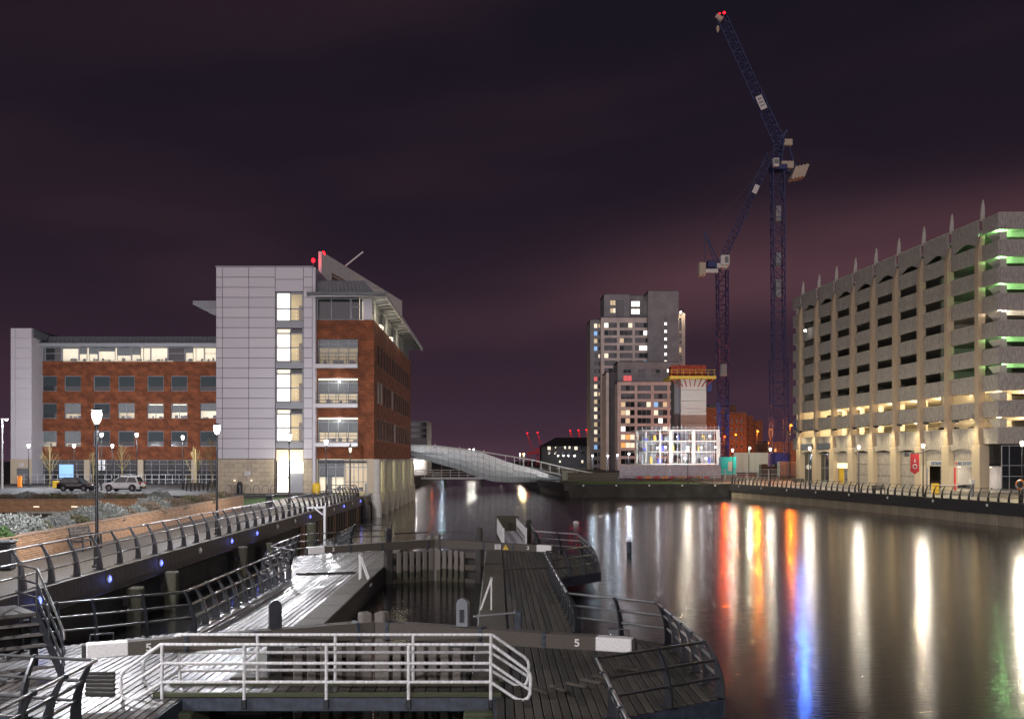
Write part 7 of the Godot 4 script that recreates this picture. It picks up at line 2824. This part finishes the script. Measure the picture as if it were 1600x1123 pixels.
	# cabins, hoarding and stores at the crane's foot
	for q in [[1127, 1151, 714, 742, 216.0, "teal", "teal site cabin beside the concrete frame", "cabin"], [1150, 1201, 707, 738, 226.0, "white_paint", "floodlit white hoarding behind the mesh fence", "hoarding"], [1204, 1236, 708, 721, 229.0, "hoarding_blue", "blue hoarding box round the tall crane's foot", "hoarding"], [1219, 1251, 721, 744, 206.0, "concrete", "plain grey block wall left of the car park", "wall"], [1190, 1221, 722, 745, 212.0, "timber_dark", "dark heap of materials below the blue hoarding", "materials"]]:
		var t := thing({"cabin": "site_cabin", "hoarding": "site_hoarding", "wall": "block_wall", "materials": "material_stack"}[q[7]], q[6], q[7], Vector3(px((q[0] + q[1]) / 2.0, q[4]), 2, -q[4]))
		var n := maxi(2, int((q[1] - q[0]) / 9.0))
		var yb: float = maxf(2.0, py(q[3], q[4])) if q[7] != "hoarding" or q[2] < 708 else 2.0
		for i in n:
			g = Geo.new()
			var a := px(lerpf(q[0], q[1], i / float(n)), q[4])
			var b := px(lerpf(q[0], q[1], (i + 1.0) / n), q[4]) - 0.03
			var tp: float = py(q[2], q[4]) - (0.0 if q[7] != "materials" else rng.randf() * 1.2)
			g.cbox(Vector3((a + b) / 2, (tp + yb) / 2, -q[4] - 1.0), Vector3(b - a, tp - yb, 2.0), 0.04)
			obj("panel", g, M[q[5]], t)
		if q[7] == "cabin":
			g = Geo.new()
			g.box(Vector3(px(1140, 216), 4.4, -214.95), Vector3(1.0, 2.0, 0.06))
			obj("door", g, M.white_paint, t)
	tag_lamp(1172, 700, 214.0, "lantern", Color(0.9, 1.0, 0.85), 60.0, "white lamp before the floodlit hoarding")
	# brick warehouses under sodium light
	d = 330.0
	o = thing("warehouse", "old orange-lit brick warehouse behind the cranes", "building", Vector3(px(1145, d), 2, -d))
	var wh := []
	for i in 3:
		for j in 5:
			wh.append([1143.0 + i * 7.5, 1145.5 + i * 7.5, 655.0 + j * 13, 661.0 + j * 13])
	block(o, 1139, 1167, 645, 744, d, 24, M.orange_brick, wh)
	for w in wh:
		far_window(o, w[0], w[1], w[2], w[3], d, ["dark_glass"])
	block(o, 1104, 1139, 637, 744, d + 6, 24, M.orange_brick, [[1117, 1120, 651, 655], [1127, 1130, 651, 655]])
	far_window(o, 1117, 1120, 651, 655, d + 6, ["dark_glass"])
	far_window(o, 1127, 1130, 651, 655, d + 6, ["dark_glass"])
	block(o, 1140, 1150, 633, 646, d + 8, 10, M.orange_brick)
	block(o, 1167, 1177, 650, 744, d + 5, 24, M.orange_brick)
	block(o, 1177, 1192, 657, 744, d + 8, 24, M.orange_brick)
	block(o, 1108, 1124, 633, 638, d + 12, 8, M.tower_dark)
	o = thing("low_warehouse", "low dark brick building behind the tall crane, beside the car park", "building", Vector3(px(1225, 290), 2, -290))
	block(o, 1200, 1258, 690, 744, 290.0, 14, M.orange_brick, [[1210, 1214, 700, 706], [1224, 1228, 700, 706]])
	far_window(o, 1210, 1214, 700, 706, 290.0, ["lit_amber"])
	far_window(o, 1224, 1228, 700, 706, 290.0, ["dark_glass"])
	for q in [[1110, 722, 318.0], [1152, 722, 312.0], [1180, 722, 318.0], [1228, 722, 276.0]]:
		var p := Vector3(px(q[0], q[2]), 5.0, -q[2])
		g = Geo.new()
		g.cbox(p, Vector3(0.5, 0.4, 0.4), 0.06)
		var w := thing("uplight", "orange floodlight at the foot of the old warehouses, %s" % {1110: "leftmost of four", 1152: "second of four", 1180: "third of four", 1228: "rightmost of four"}[q[0]], "floodlight", p - Vector3.UP * 3.0, "orange floodlights at the warehouses")
		obj("lamp_glass", g, M.sodium, w)
		g = Geo.new()
		g.tube([p - Vector3.UP * 3.0, p - Vector3.UP * 0.2], 0.08, 6)
		obj("post", g, M.black_steel, w)
		spot(w, p + Vector3(0, 0, -0.3), Vector3(0, 0.6, -1), 60.0, Color(1.0, 0.5, 0.18), 95.0, 0.2)
	var so := Color(1.0, 0.50, 0.14)
	tag_lamp(1184.5, 674, 236.0, "sodium", so, 160.0, "brightest orange sodium lamp, between the two cranes")
	tag_lamp(1133, 682, 240.0, "sodium_red", Color(1.0, 0.32, 0.07), 120.0, "deep orange lamp beside the shorter crane's mast")
	tag_lamp(1150, 679, 262.0, "sodium", so, 26.0, "small orange lamp right of the deep orange one")
	tag_lamp(1202.5, 692, 262.0, "sodium", so, 26.0, "small orange lamp low beside the tall crane's mast")
	tag_lamp(1236.5, 664.5, 204.0, "sodium", so, 110.0, "orange sodium lamp next to the blue P sign")
	var bl := Color(0.85, 0.92, 1.0)
	tag_lamp(926, 712, 236.0, "lantern", bl, 40.0, "white lamp at the foot of the tower, leftmost of four")
	tag_lamp(950, 712, 236.0, "lantern", bl, 40.0, "white lamp at the foot of the tower, second of four")
	tag_lamp(965, 711, 234.0, "lantern", bl, 40.0, "white lamp at the foot of the tower, third of four")
	tag_lamp(983, 709, 228.0, "lantern", bl, 60.0, "brightest white lamp left of the concrete frame")


# ---------------------------------------------------------------- the two cranes
func section(w: float, l: float, r: float, three: bool = false) -> ArrayMesh: # one lattice bay standing along +y
	var g := Geo.new()
	var c := [Vector3(-w, 0, -w) / 2, Vector3(w, 0, -w) / 2, Vector3(w, 0, w) / 2, Vector3(-w, 0, w) / 2]
	if three:
		c = [Vector3(-w * 0.5, 0, 0), Vector3(w * 0.5, 0, w * 0.45), Vector3(w * 0.5, 0, -w * 0.45)]
	var up := Vector3(0, l, 0)
	var n := c.size()
	for i in n:
		var a: Vector3 = c[i]
		var b: Vector3 = c[(i + 1) % n]
		g.bar(a, a + up, r, r)
		g.bar(a, b, r * 0.6, r * 0.6)
		g.bar(a + up * 0.5, b + up * 0.5, r * 0.5, r * 0.5)
		g.bar(a, b + up * 0.5, r * 0.5, r * 0.5)
		g.bar(b + up * 0.5, a + up, r * 0.5, r * 0.5)
	return g.mesh()


func lattice(called: String, o: Node3D, a: Vector3, b: Vector3, w: float, l: float, r: float, m: Material, three: bool = false) -> void:
	var n := maxi(1, roundi(a.distance_to(b) / l))
	var ms := section(w, a.distance_to(b) / n, r, three)
	var y := (b - a).normalized()
	var x := y.cross(Vector3(0, 0, 1)).normalized()
	var bs := Basis(x, y, x.cross(y))
	for i in n:
		var q := place(called, ms, m, o, a.lerp(b, i / float(n)))
		q.basis = bs


func cranes() -> void:
	# the tall one
	var d := 230.0
	var at := func(x: float, y: float, dd: float = 0.0) -> Vector3: return Vector3(px(x, d), py(y, d), -d - dd)
	var o := thing("tower_crane", "tall blue luffing tower crane with its jib raised left, red light at the tip", "crane", Vector3(px(1217, d), 2, -d))
	lattice("mast_section", o, Vector3(px(1217.5, d), 2, -d), at.call(1217, 560), 3.3, 5.0, 0.22, M.crane_blue)
	lattice("mast_section", o, at.call(1217, 560), at.call(1215, 268), 2.5, 5.2, 0.21, M.crane_blue)
	for q in [[322, 346], [395, 416], [437, 465]]: # climbing frames and ladder cages
		var g := Geo.new()
		var a: Vector3 = at.call(1216, q[1])
		var b: Vector3 = at.call(1216, q[0])
		g.cbox((a + b) / 2, Vector3(1.2, b.y - a.y, 1.2), 0.08)
		obj("ladder_cage", g, M.tower_grey, o)
	var g := Geo.new()
	g.cbox(at.call(1216, 263), Vector3(3.4, 1.2, 3.2), 0.1)
	obj("slewing_ring", g, M.crane_blue, o)
	g = Geo.new()
	g.cbox(at.call(1209, 258) as Vector3 + Vector3(0, 0, 1.8), Vector3(1.3, 1.9, 1.5), 0.12)
	var cab := obj("cab", g, M.crane_white, o)
	g = Geo.new()
	g.box(at.call(1209, 257) as Vector3 + Vector3(0, 0, 2.56), Vector3(1.0, 1.0, 0.04))
	obj("cab_window", g, M.dark_glass, cab)
	lattice("counter_jib_section", o, at.call(1214, 255), at.call(1246, 268), 1.8, 2.4, 0.2, M.crane_blue)
	g = Geo.new()
	g.cbox(at.call(1229, 259), Vector3(2.8, 1.6, 2.4), 0.1)
	obj("winch_house", g, M.counterweight, o)
	for i in 4:
		g = Geo.new()
		g.cbox(at.call(1240 + i * 5.4, 272 - i * 1.2) as Vector3 - Vector3(0, 0, 0), Vector3(0.72, 3.0, 3.0), 0.06, Basis(Vector3(0, 0, 1), -0.38))
		obj("counterweight", g, M.counterweight, o)
	g = Geo.new()
	g.bar(at.call(1213, 252), at.call(1231, 221), 0.35, 0.35)
	g.bar(at.call(1243, 262), at.call(1231, 221), 0.25, 0.25)
	obj("a_frame", g, M.crane_blue, o)
	g = Geo.new()
	g.cbox(at.call(1231, 223), Vector3(2.0, 1.5, 1.4), 0.15)
	obj("sheave_head", g, M.counterweight, o)
	g = Geo.new()
	g.bar(at.call(1218, 222), at.call(1230, 203), 0.5, 0.5)
	obj("jib_stop", g, M.crane_blue, o)
	lattice("jib_section", o, at.call(1214, 252), at.call(1217, 218), 1.9, 2.5, 0.18, M.crane_blue, true)
	lattice("jib_section", o, at.call(1218, 225), at.call(1180, 142), 2.1, 2.6, 0.18, M.crane_blue, true)
	lattice("jib_section", o, at.call(1180, 142), at.call(1129, 30), 1.9, 2.6, 0.16, M.crane_blue, true)
	g = Geo.new()
	g.bar(at.call(1231, 221), at.call(1185, 140), 0.07, 0.07)
	g.bar(at.call(1185, 140), at.call(1131, 26), 0.07, 0.07)
	obj("pendant_rope", g, M.black_steel, o)
	g = Geo.new()
	g.slab([Vector2(-0.75, -1.6), Vector2(0.75, -1.6), Vector2(0.75, 1.6), Vector2(-0.75, 1.6)], Transform3D(Basis(Vector3(0, 0, 1), 0.42), at.call(1187.5, 163, -1.3)), 0.1)
	var sg := obj("sign_board", g, M.crane_white, o)
	for i in 3:
		g = Geo.new()
		g.box(at.call(1187.5, 163, -1.38) as Vector3 + Basis(Vector3(0, 0, 1), 0.42) * Vector3(0, 0.9 - i * 0.8, 0), Vector3(1.0, 0.4, 0.03), Basis(Vector3(0, 0, 1), 0.42))
		obj("print", g, M.tower_grey, sg)
	g = Geo.new()
	g.bar(at.call(1129, 30), at.call(1119, 24), 0.5, 0.9)
	g.bar(at.call(1126, 34), at.call(1119, 26), 0.2, 0.2)
	obj("jib_head", g, M.counterweight, o)
	g = Geo.new()
	g.bar(at.call(1122, 30), at.call(1122, 42), 0.06, 0.06)
	obj("hoist_rope", g, M.black_steel, o)
	g = Geo.new()
	g.lathe([Vector2(0, -0.9), Vector2(0.25, -0.6), Vector2(0.42, 0.2), Vector2(0.2, 0.7), Vector2(0, 0.75)], at.call(1122, 45), 8)
	obj("hook_block", g, M.counterweight, o)
	for q in [[1131.5, 20.5, 0.34], [1124.5, 21.5, 0.2]]:
		g = Geo.new()
		g.lathe([Vector2(0, -q[2]), Vector2(q[2], 0), Vector2(0, q[2])], at.call(q[0], q[1], -0.3), 10)
		obj("beacon_lamp_glass", g, M.beacon, o)
	g = Geo.new()
	g.bar(at.call(1129, 30), at.call(1131.5, 22), 0.1, 0.1)
	obj("beacon_post", g, M.crane_blue, o)
	lamp(o, at.call(1131.5, 20.5, -0.3), Color(1, 0.05, 0.12), 8.0, 0.15)
	# the shorter one behind
	d = 268.0
	o = thing("tower_crane", "shorter blue luffing crane with white cab, its jib crossing the tall crane", "crane", Vector3(px(1130, d), 2, -d))
	lattice("mast_section", o, Vector3(px(1131, d), 2, -d), at.call(1128.5, 420), 2.2, 5.2, 0.2, M.crane_blue)
	g = Geo.new()
	g.cbox((at.call(1131, 578) as Vector3), Vector3(1.2, 2.6, 1.6), 0.08)
	obj("ladder_cage", g, M.tower_grey, o)
	g = Geo.new()
	g.cbox(at.call(1128, 416), Vector3(2.6, 1.0, 2.4), 0.1)
	obj("slewing_ring", g, M.crane_white, o)
	g = Geo.new()
	g.cbox(at.call(1131, 408, -1.0), Vector3(2.0, 2.2, 1.6), 0.12)
	cab = obj("cab", g, M.crane_white, o)
	g = Geo.new()
	g.box(at.call(1133, 408, -1.82), Vector3(0.8, 1.4, 0.04))
	obj("cab_window", g, M.dark_glass, cab)
	lattice("counter_jib_section", o, at.call(1127, 418), at.call(1100, 419), 1.2, 2.2, 0.18, M.crane_blue)
	g = Geo.new()
	g.cbox(at.call(1111.5, 424, -0.8), Vector3(2.8, 0.9, 0.2), 0.05)
	obj("sign_board", g, M.crane_white, o)
	g = Geo.new()
	g.cbox(at.call(1112, 413), Vector3(2.0, 1.6, 1.6), 0.1)
	obj("winch", g, M.crane_blue, o)
	for i in 3:
		g = Geo.new()
		g.cbox(at.call(1093.5 + i * 3.2, 421), Vector3(0.5, 2.9, 2.2), 0.05)
		obj("counterweight", g, M.counterweight, o)
	g = Geo.new()
	g.bar(at.call(1124, 410), at.call(1101.5, 362), 0.28, 0.28)
	g.bar(at.call(1118, 414), at.call(1102, 364), 0.2, 0.2)
	g.bar(at.call(1101.5, 362), at.call(1102, 418), 0.12, 0.12)
	obj("a_frame", g, M.crane_blue, o)
	lattice("jib_section", o, at.call(1130, 402), at.call(1204, 240), 1.4, 2.6, 0.13, M.crane_blue, true)
	g = Geo.new()
	g.bar(at.call(1101.5, 362), at.call(1175, 285), 0.07, 0.07)
	g.bar(at.call(1175, 285), at.call(1206, 236), 0.07, 0.07)
	obj("pendant_rope", g, M.black_steel, o)
	g = Geo.new()
	g.slab([Vector2(-0.55, -1.0), Vector2(0.55, -1.0), Vector2(0.55, 1.0), Vector2(-0.55, 1.0)], Transform3D(Basis(Vector3(0, 0, 1), -0.42), at.call(1179.5, 297, -1.0)), 0.1)
	obj("sign_board", g, M.crane_white, o)


func _ready() -> void:
	rng.seed = 4
	materials()
	stage()
	setting()
	office()
	wing()
	car_park()
	curved_bridge()
	towers()
	building_site()
	cranes()
	lock()
	stairs()
	furniture()
	right_quay_things()
	planting()
	cars()
	lamps()
